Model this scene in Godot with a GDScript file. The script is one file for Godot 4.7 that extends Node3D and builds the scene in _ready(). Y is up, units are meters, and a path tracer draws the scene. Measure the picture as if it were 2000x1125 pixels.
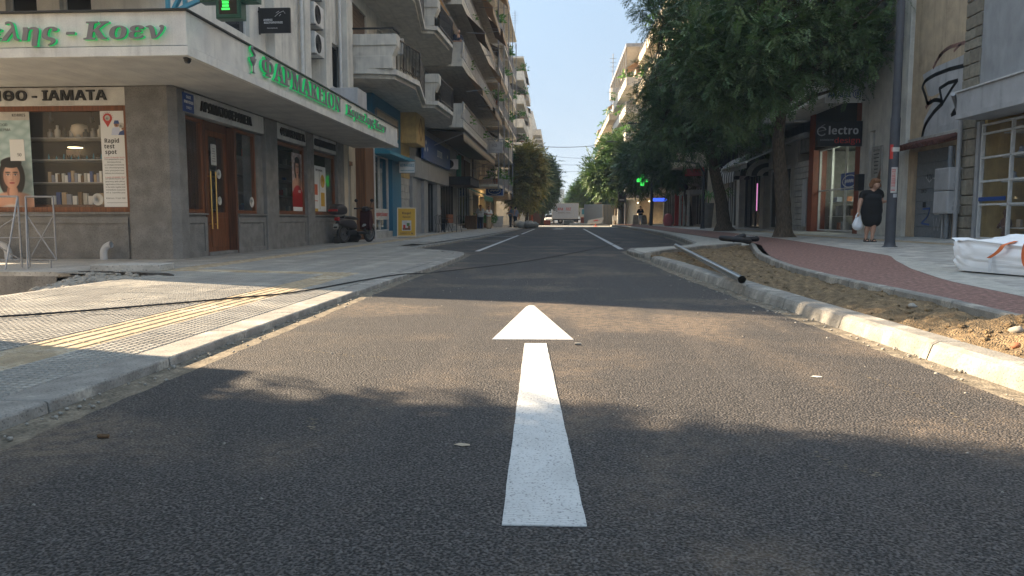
extends Node3D

var M := {}
var T := {}
var used := {}
var rng := RandomNumberGenerator.new()
const SUN_TRAVEL := Vector3(0.836, -0.5, 0.224)

class MB:
	var v := PackedVector3Array()
	var n := PackedVector3Array()
	var uv := PackedVector2Array()
	var ix := PackedInt32Array()
	func tri(a: Vector3, b: Vector3, c: Vector3):
		var q := (b - a).cross(c - a).normalized()
		var i := v.size()
		v.append_array([a, b, c]); n.append_array([q, q, q]); uv.append_array([Vector2.ZERO, Vector2.ZERO, Vector2.ZERO])
		ix.append_array([i, i + 2, i + 1])
	func quad(a: Vector3, b: Vector3, c: Vector3, d: Vector3):
		var q := (c - a).cross(d - b).normalized()
		var i := v.size()
		v.append_array([a, b, c, d]); n.append_array([q, q, q, q])
		uv.append_array([Vector2(0, 1), Vector2(1, 1), Vector2(1, 0), Vector2(0, 0)])
		ix.append_array([i, i + 2, i + 1, i, i + 3, i + 2])
		return self
	func box(ce: Vector3, s: Vector3, bv := 0.0, bs := Basis()):
		var h := s * 0.5
		bv = minf(bv, minf(h.x, minf(h.y, h.z)) * 0.8)
		var faces := [[0, 1, 2], [1, 2, 0], [2, 0, 1]]
		for f in faces:
			for sg in [1.0, -1.0]:
				var p := []
				for k in [[-1, -1], [1, -1], [1, 1], [-1, 1]]:
					var e := Vector3.ZERO
					e[f[0]] = sg * h[f[0]]
					e[f[1]] = k[0] * (h[f[1]] - bv)
					e[f[2]] = k[1] * (h[f[2]] - bv)
					p.append(ce + bs * e)
				if sg > 0: quad(p[0], p[1], p[2], p[3])
				else: quad(p[3], p[2], p[1], p[0])
		if bv > 0.0:
			for f in faces:
				for s1 in [1.0, -1.0]:
					for s2 in [1.0, -1.0]:
						var p := []
						for k in [[0, -1], [0, 1], [1, 1], [1, -1]]:
							var e := Vector3.ZERO
							e[f[0]] = k[1] * (h[f[0]] - bv)
							e[f[1]] = s1 * (h[f[1]] - (0.0 if k[0] == 0 else bv))
							e[f[2]] = s2 * (h[f[2]] - (bv if k[0] == 0 else 0.0))
							p.append(ce + bs * e)
						if s1 * s2 < 0: quad(p[0], p[1], p[2], p[3])
						else: quad(p[3], p[2], p[1], p[0])
			for sx in [1.0, -1.0]:
				for sy in [1.0, -1.0]:
					for sz in [1.0, -1.0]:
						var a := ce + bs * Vector3(sx * h.x, sy * (h.y - bv), sz * (h.z - bv))
						var b := ce + bs * Vector3(sx * (h.x - bv), sy * h.y, sz * (h.z - bv))
						var c := ce + bs * Vector3(sx * (h.x - bv), sy * (h.y - bv), sz * h.z)
						if sx * sy * sz > 0: tri(a, b, c)
						else: tri(a, c, b)
		return self
	func bx(x0: float, x1: float, y0: float, y1: float, z0: float, z1: float, bv := 0.0):
		return box(Vector3((x0 + x1) / 2, (y0 + y1) / 2, (z0 + z1) / 2), Vector3(absf(x1 - x0), absf(y1 - y0), absf(z1 - z0)), bv)
	func bar(a: Vector3, b: Vector3, w: float, h := -1.0):
		var d := b - a
		if h < 0: h = w
		var z := d.normalized()
		var x := (Vector3.UP if absf(z.y) < 0.95 else Vector3.RIGHT).cross(z).normalized()
		return box((a + b) / 2, Vector3(w, h, d.length()), 0.0, Basis(x, z.cross(x), z))
	func rings(pr: Array, cap0 := true, cap1 := true):   # rings of equal length, smooth
		var m: int = pr[0].size()
		var base := v.size()
		var k := pr.size()
		for i in k:
			for j in m:
				var du: Vector3 = pr[mini(i + 1, k - 1)][j] - pr[maxi(i - 1, 0)][j]
				var dv: Vector3 = pr[i][(j + 1) % m] - pr[i][(j + m - 1) % m]
				var q := dv.cross(du)
				if q.length() < 1e-9: q = du
				v.append(pr[i][j]); n.append(q.normalized()); uv.append(Vector2(float(j) / m, float(i) / maxi(k - 1, 1)))
		for i in k - 1:
			for j in m:
				var a := base + i * m + j
				var b := base + i * m + (j + 1) % m
				ix.append_array([a, a + m, b, b, a + m, b + m])
		if cap0: fan(pr[0], true)
		if cap1: fan(pr[k - 1], false)
		return self
	func fan(ring: Array, flip: bool):
		var c := Vector3.ZERO
		for p in ring: c += p
		c /= ring.size()
		for j in ring.size():
			var a: Vector3 = ring[j]
			var b: Vector3 = ring[(j + 1) % ring.size()]
			if flip: tri(c, b, a)
			else: tri(c, a, b)
	func tube(pts: Array, r, seg := 8, cap := true):
		var pr := []
		var ref := Vector3.ZERO
		for i in pts.size():
			var d: Vector3 = (pts[mini(i + 1, pts.size() - 1)] - pts[maxi(i - 1, 0)]).normalized()
			if ref == Vector3.ZERO: ref = Vector3.UP if absf(d.y) < 0.9 else Vector3.RIGHT
			var x := ref.cross(d).normalized()
			ref = d.cross(x)
			var rr: float = r[i] if r is Array else r
			var ring := []
			for j in seg:
				var t := TAU * j / seg
				ring.append(pts[i] + (x * cos(t) + ref * sin(t)) * rr)
			pr.append(ring)
		return rings(pr, cap, cap)
	func lathe(prof: Array, seg: int, tr := Transform3D()):   # profile of (r, y), bottom to top
		var pr := []
		for p in prof:
			var ring := []
			for j in seg:
				var t := -TAU * j / seg
				ring.append(tr * Vector3(cos(t) * p[0], p[1], sin(t) * p[0]))
			pr.append(ring)
		return rings(pr)
	func prism(poly: Array, tr: Transform3D, h: float):   # poly in local XY, extruded along local +Z
		var pp := PackedVector2Array(poly)
		if Geometry2D.is_polygon_clockwise(pp): pp.reverse()   # y up: make it CCW
		var ar := 0.0
		for i in pp.size(): ar += pp[i].cross(pp[(i + 1) % pp.size()])
		if ar < 0: pp.reverse()
		var ti := Geometry2D.triangulate_polygon(pp)
		for k in range(0, ti.size(), 3):
			var a := pp[ti[k]]; var b := pp[ti[k + 1]]; var c := pp[ti[k + 2]]
			if (b - a).cross(c - a) < 0:
				var s := b; b = c; c = s
			tri(tr * Vector3(a.x, a.y, h), tr * Vector3(b.x, b.y, h), tr * Vector3(c.x, c.y, h))
			if h != 0.0: tri(tr * Vector3(a.x, a.y, 0), tr * Vector3(c.x, c.y, 0), tr * Vector3(b.x, b.y, 0))
		if h != 0.0:
			for i in pp.size():
				var a := pp[i]; var b := pp[(i + 1) % pp.size()]
				quad(tr * Vector3(a.x, a.y, 0), tr * Vector3(b.x, b.y, 0), tr * Vector3(b.x, b.y, h), tr * Vector3(a.x, a.y, h))
		return self
	func slab(poly: Array, y0: float, y1: float):   # poly of (x, z), between two heights
		var pp := []
		for p in poly: pp.append(Vector2(p[0], -p[1]))
		return prism(pp, Transform3D(Basis(Vector3.RIGHT, Vector3(0, 0, -1), Vector3.UP), Vector3(0, y0, 0)), y1 - y0)
	func wall(o: Vector3, u: Vector3, w: float, h: float, holes: Array, dep: float):   # holes [u0, u1, v0, v1]
		var us := [0.0, w]; var vs := [0.0, h]
		for q in holes: us.append_array([q[0], q[1]]); vs.append_array([q[2], q[3]])
		us.sort(); vs.sort()
		var nn := u.cross(Vector3.UP)
		for i in us.size() - 1:
			if us[i + 1] - us[i] < 1e-4: continue
			for j in vs.size() - 1:
				if vs[j + 1] - vs[j] < 1e-4: continue
				var cu: float = (us[i] + us[i + 1]) / 2; var cv: float = (vs[j] + vs[j + 1]) / 2
				var open := false
				for q in holes:
					if cu > q[0] and cu < q[1] and cv > q[2] and cv < q[3]: open = true
				if open: continue
				quad(o + u * us[i] + Vector3.UP * vs[j], o + u * us[i + 1] + Vector3.UP * vs[j], o + u * us[i + 1] + Vector3.UP * vs[j + 1], o + u * us[i] + Vector3.UP * vs[j + 1])
		for q in holes:
			var a: Vector3 = o + u * q[0] + Vector3.UP * q[2]; var b: Vector3 = o + u * q[1] + Vector3.UP * q[2]
			var c: Vector3 = o + u * q[1] + Vector3.UP * q[3]; var d: Vector3 = o + u * q[0] + Vector3.UP * q[3]
			var k := -nn * dep
			quad(a, a + k, b + k, b)
			quad(b, b + k, c + k, c)
			quad(c, c + k, d + k, d)
			quad(d, d + k, a + k, a)
		return self
	func frame(o: Vector3, u: Vector3, w: float, h: float, t: float, d: float, mull: Array = [], trans: Array = []):   # window frame in a wall plane, depth d along the normal
		var nn := u.cross(Vector3.UP)
		var bs := Basis(u, Vector3.UP, nn)
		var m := func(u0: float, u1: float, v0: float, v1: float):
			box(o + u * (u0 + u1) / 2 + Vector3.UP * (v0 + v1) / 2 + nn * d / 2, Vector3(u1 - u0, v1 - v0, d), 0.004, bs)
		m.call(0, t, 0, h); m.call(w - t, w, 0, h); m.call(t, w - t, 0, t); m.call(t, w - t, h - t, h)
		for x in mull: m.call(x - t / 2, x + t / 2, t, h - t)
		for y in trans: m.call(t, w - t, y - t / 2, y + t / 2)
		return self
	func put(m: Mesh, tr: Transform3D, shear := 0.0, sx := 1.0):
		for s in m.get_surface_count():
			var a := m.surface_get_arrays(s)
			var i0 := v.size()
			var vv: PackedVector3Array = a[Mesh.ARRAY_VERTEX]
			var nn: PackedVector3Array = a[Mesh.ARRAY_NORMAL]
			var nb := tr.basis.orthonormalized()
			for i in vv.size():
				var p := vv[i]
				v.append(tr * Vector3(p.x * sx + p.y * shear, p.y, p.z)); n.append(nb * nn[i]); uv.append(Vector2.ZERO)
			var ii: PackedInt32Array = a[Mesh.ARRAY_INDEX] if a[Mesh.ARRAY_INDEX] != null else PackedInt32Array(range(vv.size()))
			for i in ii: ix.append(i0 + i)
		return self
	func mesh() -> ArrayMesh:
		var a := []
		a.resize(Mesh.ARRAY_MAX)
		a[Mesh.ARRAY_VERTEX] = v; a[Mesh.ARRAY_NORMAL] = n; a[Mesh.ARRAY_TEX_UV] = uv; a[Mesh.ARRAY_INDEX] = ix
		var m := ArrayMesh.new()
		m.add_surface_from_arrays(Mesh.PRIMITIVE_TRIANGLES, a)
		return m

func V(x: float, y: float, z: float) -> Vector3: return Vector3(x, y, z)
func nm(s: String) -> String:
	used[s] = used.get(s, -1) + 1
	return s if used[s] == 0 else "%s_%03d" % [s, used[s]]
func tag(o: Node3D, label: String, cat := "", grp := "", kind := "") -> Node3D:
	if label != "": o.set_meta("label", label)
	if cat != "": o.set_meta("category", cat)
	if grp != "": o.set_meta("group", grp)
	if kind != "": o.set_meta("kind", kind)
	return o
func thing(s: String, label: String, cat: String, at := Vector3.ZERO, yaw := 0.0, grp := "") -> Node3D:
	var o := Node3D.new()
	o.name = nm(s); add_child(o)
	o.position = at; o.rotation.y = yaw
	return tag(o, label, cat, grp)
func part(s: String, b, m: Material, p: Node3D = self, at := Vector3.ZERO) -> MeshInstance3D:   # own axes of the parent
	var o := MeshInstance3D.new()
	o.mesh = b.mesh() if b is MB else b
	o.material_override = m
	o.position = at
	if p == self: o.name = nm(s)
	else:
		var i := 0
		var q := s
		while p.has_node(NodePath(q)):
			i += 1
			q = "%s_%03d" % [s, i]
		o.name = q
	p.add_child(o, true)
	return o
func org(p: Node3D) -> Vector3:
	var q := Vector3.ZERO
	var o: Node = p
	while o != self:
		q += o.position
		o = o.get_parent()
	return q
func pw(s: String, b, m: Material, p: Node3D) -> MeshInstance3D:   # mesh given in world axes, parent not turned
	return part(s, b, m, p, -org(p))
func setting(s: String, b, m: Material) -> MeshInstance3D:
	var o := part(s, b, m)
	o.set_meta("kind", "structure")
	return o
func one(s: String, b, m: Material, label: String, cat: String, grp := "", at := Vector3.ZERO) -> MeshInstance3D:
	var o := part(s, b, m, self, at)
	tag(o, label, cat, grp)
	return o
func dup(o: Node3D, base: String, at: Vector3, yaw: float, label := "") -> Node3D:
	var r: Node3D = o.duplicate()
	r.name = nm(base)
	add_child(r)
	r.position = at; r.rotation.y = yaw
	if label != "": r.set_meta("label", label)
	return r

# ---------- materials and textures
func srgb(l: Color) -> Color:
	var c := l.linear_to_srgb()
	c.a = l.a
	return c
func mk(k: String, r: float, g: float, b: float, rough := 0.8, o := {}) -> StandardMaterial3D:
	var m := StandardMaterial3D.new()
	m.resource_name = k
	m.albedo_color = srgb(Color(r, g, b))
	m.roughness = rough
	m.metallic = o.get("metal", 0.0)
	if o.has("spec"): m.metallic_specular = o.spec
	if o.has("tex"):
		m.albedo_texture = T[o.tex]
	if o.has("bump"):
		m.heightmap_enabled = true; m.heightmap_texture = T[o.bump]; m.heightmap_scale = o.get("bs", 0.3)
	if o.has("tex") or o.has("bump"):
		m.uv1_triplanar = true; m.uv1_world_triplanar = not o.has("local")
		m.uv1_scale = Vector3.ONE * o.get("s", 1.0)
		m.uv1_triplanar_sharpness = 8.0
	if o.has("dirt"):
		m.detail_enabled = true; m.detail_albedo = T[o.dirt]; m.detail_blend_mode = BaseMaterial3D.BLEND_MODE_MIX
		m.detail_uv_layer = BaseMaterial3D.DETAIL_UV_2
		m.uv2_triplanar = true; m.uv2_world_triplanar = true; m.uv2_scale = Vector3.ONE * o.get("ds", 0.1)
	if o.has("emit"):
		m.emission_enabled = true; m.emission = srgb(Color(r, g, b)); m.emission_energy_multiplier = o.emit
	if o.has("back"):
		m.backlight_enabled = true; m.backlight = srgb(o.back)
	M[k] = m
	return m
func glass(k: String, r: float, g: float, b: float, a: float):
	var m := StandardMaterial3D.new()
	m.resource_name = k
	m.albedo_color = srgb(Color(r, g, b, a)); m.albedo_color.a = a
	m.transparency = BaseMaterial3D.TRANSPARENCY_ALPHA
	m.roughness = 0.03
	m.metallic_specular = 0.3
	M[k] = m
func noise(size: int, freq: float, oct := 4, sd := 1, type := FastNoiseLite.TYPE_SIMPLEX_SMOOTH, cell := FastNoiseLite.RETURN_DISTANCE, h := -1) -> PackedByteArray:
	var f := FastNoiseLite.new()
	f.noise_type = type; f.frequency = freq; f.seed = sd
	f.fractal_octaves = oct
	if type == FastNoiseLite.TYPE_CELLULAR:
		f.fractal_type = FastNoiseLite.FRACTAL_NONE; f.cellular_return_type = cell; f.cellular_jitter = 1.0
	var im := f.get_seamless_image(size, size if h < 0 else h, false, false, 0.15, true)
	im.convert(Image.FORMAT_L8)
	if h > 0 and h != size: im.resize(size, size, Image.INTERPOLATE_CUBIC)
	return im.get_data()
func tex(k: String, size: int, f: Callable, alpha := false):
	var d := PackedByteArray()
	var w := 4 if alpha else 3
	d.resize(size * size * w)
	for i in size * size:
		var c: Color = f.call(i)
		d[i * w] = clampi(int(c.r * 255), 0, 255); d[i * w + 1] = clampi(int(c.g * 255), 0, 255); d[i * w + 2] = clampi(int(c.b * 255), 0, 255)
		if alpha: d[i * w + 3] = clampi(int(c.a * 255), 0, 255)
	T[k] = ImageTexture.create_from_image(Image.create_from_data(size, size, false, Image.FORMAT_RGBA8 if alpha else Image.FORMAT_RGB8, d))
func ltex(k: String, d: PackedByteArray, size: int):
	var im := Image.create_from_data(size, size, false, Image.FORMAT_L8, d)
	im.convert(Image.FORMAT_RGB8)
	T[k] = ImageTexture.create_from_image(im)

func textures():
	# asphalt: packed stones of differing grey with light specks
	var cv := noise(1024, 0.155, 1, 3, FastNoiseLite.TYPE_CELLULAR, FastNoiseLite.RETURN_CELL_VALUE)
	var cd := noise(1024, 0.155, 1, 3, FastNoiseLite.TYPE_CELLULAR, FastNoiseLite.RETURN_DISTANCE)
	var fine := noise(1024, 0.3, 2, 5)
	var binder := noise(1024, 0.12, 3, 6)
	tex("asphalt", 1024, func(i):
		var a := cv[i] / 255.0
		var s := 0.62 + 0.36 * a + 0.3 * (fine[i] / 255.0 - 0.5)
		s *= lerpf(0.38, 1.0, smoothstep(0.36, 0.56, binder[i] / 255.0))   # black binder between and over the stones
		if a > 0.985: s += 0.25
		var w := 0.03 * a
		return Color(s + w, s, s - w * 0.4))
	var hh := PackedByteArray()
	hh.resize(1024 * 1024)
	for i in hh.size(): hh[i] = clampi(int((255 - cd[i]) * 0.75 + fine[i] * 0.25), 0, 255)
	ltex("asphalt_h", hh, 1024)
	var big := noise(512, 0.012, 5, 8)
	var streak := noise(512, 0.02, 4, 11, FastNoiseLite.TYPE_SIMPLEX_SMOOTH, FastNoiseLite.RETURN_DISTANCE, 128)
	var gr := noise(512, 0.25, 2, 12)
	tex("dust", 512, func(i):   # pale dry dust left on new asphalt, as grains in drifts
		var b := smoothstep(0.46, 0.86, big[i] / 255.0) * 0.75 + smoothstep(0.55, 0.95, streak[i] / 255.0) * 0.5
		var a := clampf(b * (1.9 * gr[i] / 255.0 - 0.1), 0.0, 1.0) * 0.26
		return Color(0.66, 0.57, 0.47, a), true)
	# plaster with blotches and fine rain streaks
	var p1 := noise(512, 0.01, 5, 21); var p2 := noise(512, 0.2, 3, 22)
	var st := noise(512, 0.05, 3, 23, FastNoiseLite.TYPE_SIMPLEX_SMOOTH, FastNoiseLite.RETURN_DISTANCE, 24)
	tex("plaster", 512, func(i):
		var s := 0.86 + 0.12 * (p1[i] / 255.0 - 0.4) + 0.07 * (p2[i] / 255.0 - 0.5) - 0.05 * smoothstep(0.6, 0.95, st[i] / 255.0)
		return Color(s, s * 0.995, s * (0.985 - 0.02 * (p1[i] / 255.0))))
	ltex("plaster_h", p2, 512)
	var c1 := noise(512, 0.012, 5, 31); var c2 := noise(512, 0.12, 3, 32)
	var pore := noise(512, 0.09, 1, 33, FastNoiseLite.TYPE_CELLULAR, FastNoiseLite.RETURN_DISTANCE)
	tex("concrete", 512, func(i):
		var s := 0.8 + 0.17 * (c1[i] / 255.0 - 0.45) + 0.12 * (c2[i] / 255.0 - 0.5)
		if pore[i] < 26: s -= 0.22
		return Color(s, s * 0.995, s * 0.985))
	var ch := PackedByteArray(); ch.resize(512 * 512)
	for i in ch.size(): ch[i] = clampi(c2[i] - (80 if pore[i] < 30 else 0), 0, 255)
	ltex("concrete_h", ch, 512)
	# soil
	var s1 := noise(512, 0.02, 5, 41); var s2 := noise(512, 0.14, 3, 42)
	var sc := noise(512, 0.06, 1, 43, FastNoiseLite.TYPE_CELLULAR, FastNoiseLite.RETURN_CELL_VALUE)
	tex("soil", 512, func(i):
		var s := 0.62 + 0.3 * (s1[i] / 255.0 - 0.5) + 0.35 * (s2[i] / 255.0 - 0.5) + (0.12 if sc[i] > 225 else 0.0)
		return Color(s * 1.0, s * 0.95, s * 0.88))
	ltex("soil_h", s2, 512)
	var w1 := noise(512, 0.06, 4, 51, FastNoiseLite.TYPE_SIMPLEX_SMOOTH, FastNoiseLite.RETURN_DISTANCE, 16)
	tex("wood", 512, func(i):
		var s := 0.75 + 0.35 * (w1[i] / 255.0 - 0.5) + 0.06 * (gr[i] / 255.0 - 0.5)
		return Color(s, s * 0.96, s * 0.92))
	# small ribbed paving seen from afar: 40 cm flags of 8 x 8 studs (texture covers 1.6 m)
	var tone := []
	for i in 64: tone.append(rng.randf_range(0.82, 1.0))
	var pav := func(i, m):
		var x: int = i % 512; var y: int = i / 512
		var fx := x % 16; var fy := y % 16
		var gx := x % 128; var gy := y % 128
		var joint := gx < 3 or gy < 3
		var groove := fx < 4 or fy < 4
		if m == 0:
			var s: float = tone[(x / 128) + 4 * (y / 128)] * (0.86 + 0.12 * (p2[i] / 255.0) + 0.2 * (c1[i] / 255.0 - 0.5))
			if joint: s *= 0.8
			return s
		return 0.0 if joint else (0.3 if groove else 0.8 + 0.2 * p2[i] / 255.0)
	tex("paver", 512, func(i):
		var s: float = pav.call(i, 0)
		return Color(s, s * 0.985, s * 0.96))
	tex("paver_h", 512, func(i):
		var s: float = pav.call(i, 1)
		return Color(s, s, s))
	# dirt, spatter and powder on pale ground
	tex("powder", 512, func(i):
		var b := smoothstep(0.55, 0.85, c1[i] / 255.0)
		return Color(0.86, 0.83, 0.77, clampf(b * (1.7 * gr[i] / 255.0 - 0.15), 0, 1) * 0.5), true)
	tex("grime", 512, func(i):
		var b := smoothstep(0.56, 0.9, st[i] / 255.0) * 0.6 + smoothstep(0.6, 0.9, p1[i] / 255.0) * 0.5
		return Color(0.16, 0.14, 0.12, clampf(b * (0.1 + 1.2 * p2[i] / 255.0), 0, 1) * 0.4), true)
	tex("wear", 512, func(i):   # fine cracks and pits in the road paint, showing the asphalt
		var a := smoothstep(0.05, 0.015, absf(c2[i] / 255.0 - 0.5)) * smoothstep(0.48, 0.62, gr[i] / 255.0) + smoothstep(0.78, 0.88, p2[i] / 255.0)
		return Color(0.13, 0.13, 0.13, clampf(a, 0, 1) * 0.75), true)
	var bk := noise(256, 0.05, 4, 61, FastNoiseLite.TYPE_SIMPLEX_SMOOTH, FastNoiseLite.RETURN_DISTANCE, 64)
	tex("bark", 256, func(i):
		var s := 0.5 + 0.5 * bk[i] / 255.0
		return Color(s, s * 0.96, s * 0.9))
	ltex("bark_h", bk, 256)
	tex("metal", 256, func(i):
		var s := 0.85 + 0.2 * (s1[i] / 255.0 - 0.5) + 0.05 * (s2[i] / 255.0)
		return Color(s, s, s))

func materials():
	mk("asphalt", 0.13, 0.124, 0.12, 0.8, {tex = "asphalt", bump = "asphalt_h", s = 0.62, bs = 1.1, dirt = "dust", ds = 0.09})
	mk("gutter", 0.49, 0.46, 0.4, 0.95, {tex = "soil", bump = "soil_h", s = 0.7, bs = 0.5})
	mk("marking", 0.74, 0.74, 0.725, 0.6, {tex = "metal", bump = "asphalt_h", s = 0.62, bs = 0.25, dirt = "wear", ds = 0.55})
	mk("kerb", 0.37, 0.355, 0.325, 0.9, {tex = "concrete", bump = "concrete_h", s = 0.8, bs = 0.25, dirt = "powder", ds = 0.3})
	mk("kerb_old", 0.42, 0.4, 0.37, 0.9, {tex = "concrete", bump = "concrete_h", s = 0.8, bs = 0.3, dirt = "powder", ds = 0.25})
	for i in 3: mk("flag%d" % i, 0.43 + 0.035 * i, 0.415 + 0.035 * i, 0.385 + 0.032 * i, 0.9, {tex = "concrete", s = 0.9, dirt = "powder", ds = 0.16})
	mk("bed", 0.2, 0.19, 0.175, 0.95, {tex = "concrete", s = 0.5})
	mk("paver", 0.52, 0.51, 0.49, 0.9, {tex = "paver", bump = "paver_h", s = 0.625, bs = 0.4, dirt = "powder", ds = 0.12})
	mk("tactile", 0.6, 0.475, 0.315, 0.85, {tex = "concrete", s = 0.9, dirt = "powder", ds = 0.3})
	mk("red", 0.6, 0.365, 0.35, 0.9, {tex = "soil", bump = "soil_h", s = 1.4, bs = 0.08})
	mk("white_strip", 0.66, 0.64, 0.58, 0.85, {tex = "concrete", bump = "concrete_h", s = 0.8, bs = 0.1})
	mk("soil", 0.56, 0.44, 0.285, 1.0, {tex = "soil", bump = "soil_h", s = 0.9, bs = 2.0})
	mk("rubble", 0.5, 0.47, 0.42, 0.95, {tex = "concrete", s = 1.5})
	mk("earth_ground", 0.16, 0.155, 0.145, 1.0, {tex = "soil", s = 0.2})
	mk("conc_grey", 0.37, 0.355, 0.335, 0.9, {tex = "concrete", bump = "concrete_h", s = 0.45, bs = 0.2, dirt = "grime", ds = 0.2})
	mk("conc_dark", 0.33, 0.322, 0.312, 0.85, {tex = "concrete", bump = "concrete_h", s = 0.5, bs = 0.15})
	mk("conc_light", 0.58, 0.56, 0.52, 0.9, {tex = "concrete", bump = "concrete_h", s = 0.4, bs = 0.15, dirt = "grime", ds = 0.14})
	mk("marble", 0.72, 0.7, 0.66, 0.6, {tex = "concrete", s = 0.3})
	mk("fascia", 0.87, 0.865, 0.85, 0.55, {tex = "plaster", s = 0.35, dirt = "grime", ds = 0.07})
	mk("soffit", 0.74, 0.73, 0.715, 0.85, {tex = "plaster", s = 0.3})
	mk("plaster_white", 0.81, 0.79, 0.75, 0.9, {tex = "plaster", bump = "plaster_h", s = 0.3, bs = 0.1, dirt = "grime", ds = 0.09})
	mk("plaster_cream", 0.74, 0.645, 0.51, 0.9, {tex = "plaster", bump = "plaster_h", s = 0.3, bs = 0.1, dirt = "grime", ds = 0.08})
	mk("plaster_beige", 0.62, 0.49, 0.35, 0.92, {tex = "plaster", bump = "plaster_h", s = 0.35, bs = 0.15, dirt = "grime", ds = 0.13})
	mk("plaster_grey", 0.57, 0.545, 0.51, 0.9, {tex = "plaster", bump = "plaster_h", s = 0.3, bs = 0.1, dirt = "grime", ds = 0.08})
	mk("balcony", 0.82, 0.795, 0.75, 0.9, {tex = "plaster", bump = "plaster_h", s = 0.4, bs = 0.1, dirt = "grime", ds = 0.2})
	mk("panel_grey", 0.43, 0.435, 0.445, 0.5, {tex = "metal", s = 0.5})
	mk("panel_pale", 0.55, 0.55, 0.56, 0.6, {tex = "metal", s = 0.3, dirt = "grime", ds = 0.1})
	mk("black", 0.015, 0.015, 0.016, 0.5)
	mk("black_gloss", 0.012, 0.012, 0.014, 0.2)
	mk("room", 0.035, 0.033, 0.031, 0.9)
	mk("dark_metal", 0.035, 0.037, 0.042, 0.45, {tex = "metal", s = 2.0, metal = 0.3})
	mk("post", 0.075, 0.08, 0.095, 0.5, {tex = "metal", bump = "plaster_h", s = 1.6, bs = 0.1, dirt = "grime", ds = 0.5})
	mk("steel", 0.42, 0.42, 0.43, 0.35, {metal = 0.8, tex = "metal", s = 2.0})
	mk("galv", 0.55, 0.57, 0.58, 0.3, {metal = 0.9, tex = "metal", s = 3.0})
	mk("white_metal", 0.76, 0.76, 0.74, 0.45, {tex = "metal", s = 1.0})
	mk("wood", 0.32, 0.12, 0.05, 0.45, {tex = "wood", s = 0.9})
	mk("wood_dark", 0.2, 0.085, 0.05, 0.45, {tex = "wood", s = 0.9})
	mk("wood_panel", 0.3, 0.15, 0.07, 0.55, {tex = "wood", s = 0.5})
	mk("brass", 0.72, 0.44, 0.14, 0.28, {metal = 0.95})
	mk("blue_shop", 0.025, 0.16, 0.27, 0.5)
	mk("teal", 0.03, 0.22, 0.32, 0.55)
	mk("blue_sign", 0.03, 0.09, 0.3, 0.4)
	mk("plate_blue", 0.025, 0.07, 0.24, 0.35)
	mk("white_print", 0.75, 0.75, 0.73, 0.5)
	mk("paper", 0.72, 0.71, 0.68, 0.7, {tex = "plaster", s = 1.0})
	mk("yellow", 0.62, 0.36, 0.03, 0.5)
	mk("yellow_box", 0.66, 0.47, 0.2, 0.6, {tex = "plaster", s = 0.6})
	mk("red_print", 0.5, 0.04, 0.03, 0.5)
	mk("orange_frame", 0.27, 0.065, 0.028, 0.55, {tex = "metal", s = 1.0})
	mk("green_metal", 0.01, 0.07, 0.045, 0.4)
	mk("teal_frame", 0.02, 0.12, 0.16, 0.5)
	mk("green_sign_glow", 0.02, 0.55, 0.16, 0.5, {emit = 0.09})
	mk("green_sign_led", 0.06, 0.95, 0.12, 0.5, {emit = 0.25})
	mk("warm_lamp_glow", 1.0, 0.78, 0.45, 0.5, {emit = 1.5})
	mk("white_lamp_glow", 0.95, 1.0, 0.9, 0.5, {emit = 1.2})
	mk("pink_neon_glow", 0.9, 0.35, 0.7, 0.5, {emit = 0.22})
	mk("blue_sign_glow", 0.05, 0.12, 0.9, 0.5, {emit = 0.4})
	mk("letter_grey", 0.17, 0.16, 0.165, 0.45)
	mk("pvc", 0.5, 0.5, 0.5, 0.4)
	mk("pvc_grey", 0.22, 0.24, 0.26, 0.45, {tex = "metal", s = 2.0})
	mk("rubber", 0.018, 0.018, 0.02, 0.7)
	mk("bark", 0.19, 0.16, 0.13, 0.95, {tex = "bark", bump = "bark_h", s = 1.6, bs = 2.0})
	mk("bag", 0.88, 0.89, 0.9, 0.5, {bump = "metal", s = 1.5, bs = 0.3})
	mk("strap", 0.72, 0.18, 0.05, 0.7)
	mk("plastic_bag", 0.75, 0.77, 0.8, 0.35)
	mk("plastic_blue", 0.55, 0.6, 0.75, 0.35)
	mk("tiles_red", 0.15, 0.055, 0.04, 0.85, {tex = "concrete", s = 1.5})
	mk("stone_a", 0.42, 0.38, 0.3, 0.9, {tex = "concrete", bump = "concrete_h", s = 0.9, bs = 0.6})
	mk("stone_b", 0.34, 0.3, 0.235, 0.9, {tex = "concrete", bump = "concrete_h", s = 0.9, bs = 0.6})
	mk("awning_cream", 0.76, 0.64, 0.5, 0.85, {tex = "plaster", s = 0.8, back = Color(0.5, 0.4, 0.3)})
	mk("awning_brown", 0.24, 0.17, 0.12, 0.85, {tex = "plaster", s = 0.8})
	mk("awning_ochre", 0.42, 0.22, 0.05, 0.8, {tex = "plaster", s = 0.8, back = Color(0.35, 0.18, 0.04)})
	mk("awning_green", 0.04, 0.2, 0.12, 0.8)
	mk("awning_white", 0.55, 0.55, 0.54, 0.8, {tex = "plaster", s = 0.8})
	mk("awning_grey", 0.4, 0.39, 0.38, 0.85, {tex = "plaster", s = 0.8})
	mk("awning_black", 0.02, 0.02, 0.022, 0.85)
	mk("shutter", 0.4, 0.35, 0.29, 0.7, {tex = "metal", s = 1.0})
	mk("shutter_dark", 0.12, 0.09, 0.07, 0.7)
	mk("dark_pane", 0.018, 0.02, 0.024, 0.06)
	mk("railing", 0.33, 0.33, 0.34, 0.5)
	mk("rail_panel", 0.66, 0.65, 0.62, 0.6)
	mk("skin", 0.5, 0.29, 0.2, 0.6)
	mk("hair_brown", 0.17, 0.075, 0.03, 0.7)
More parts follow.
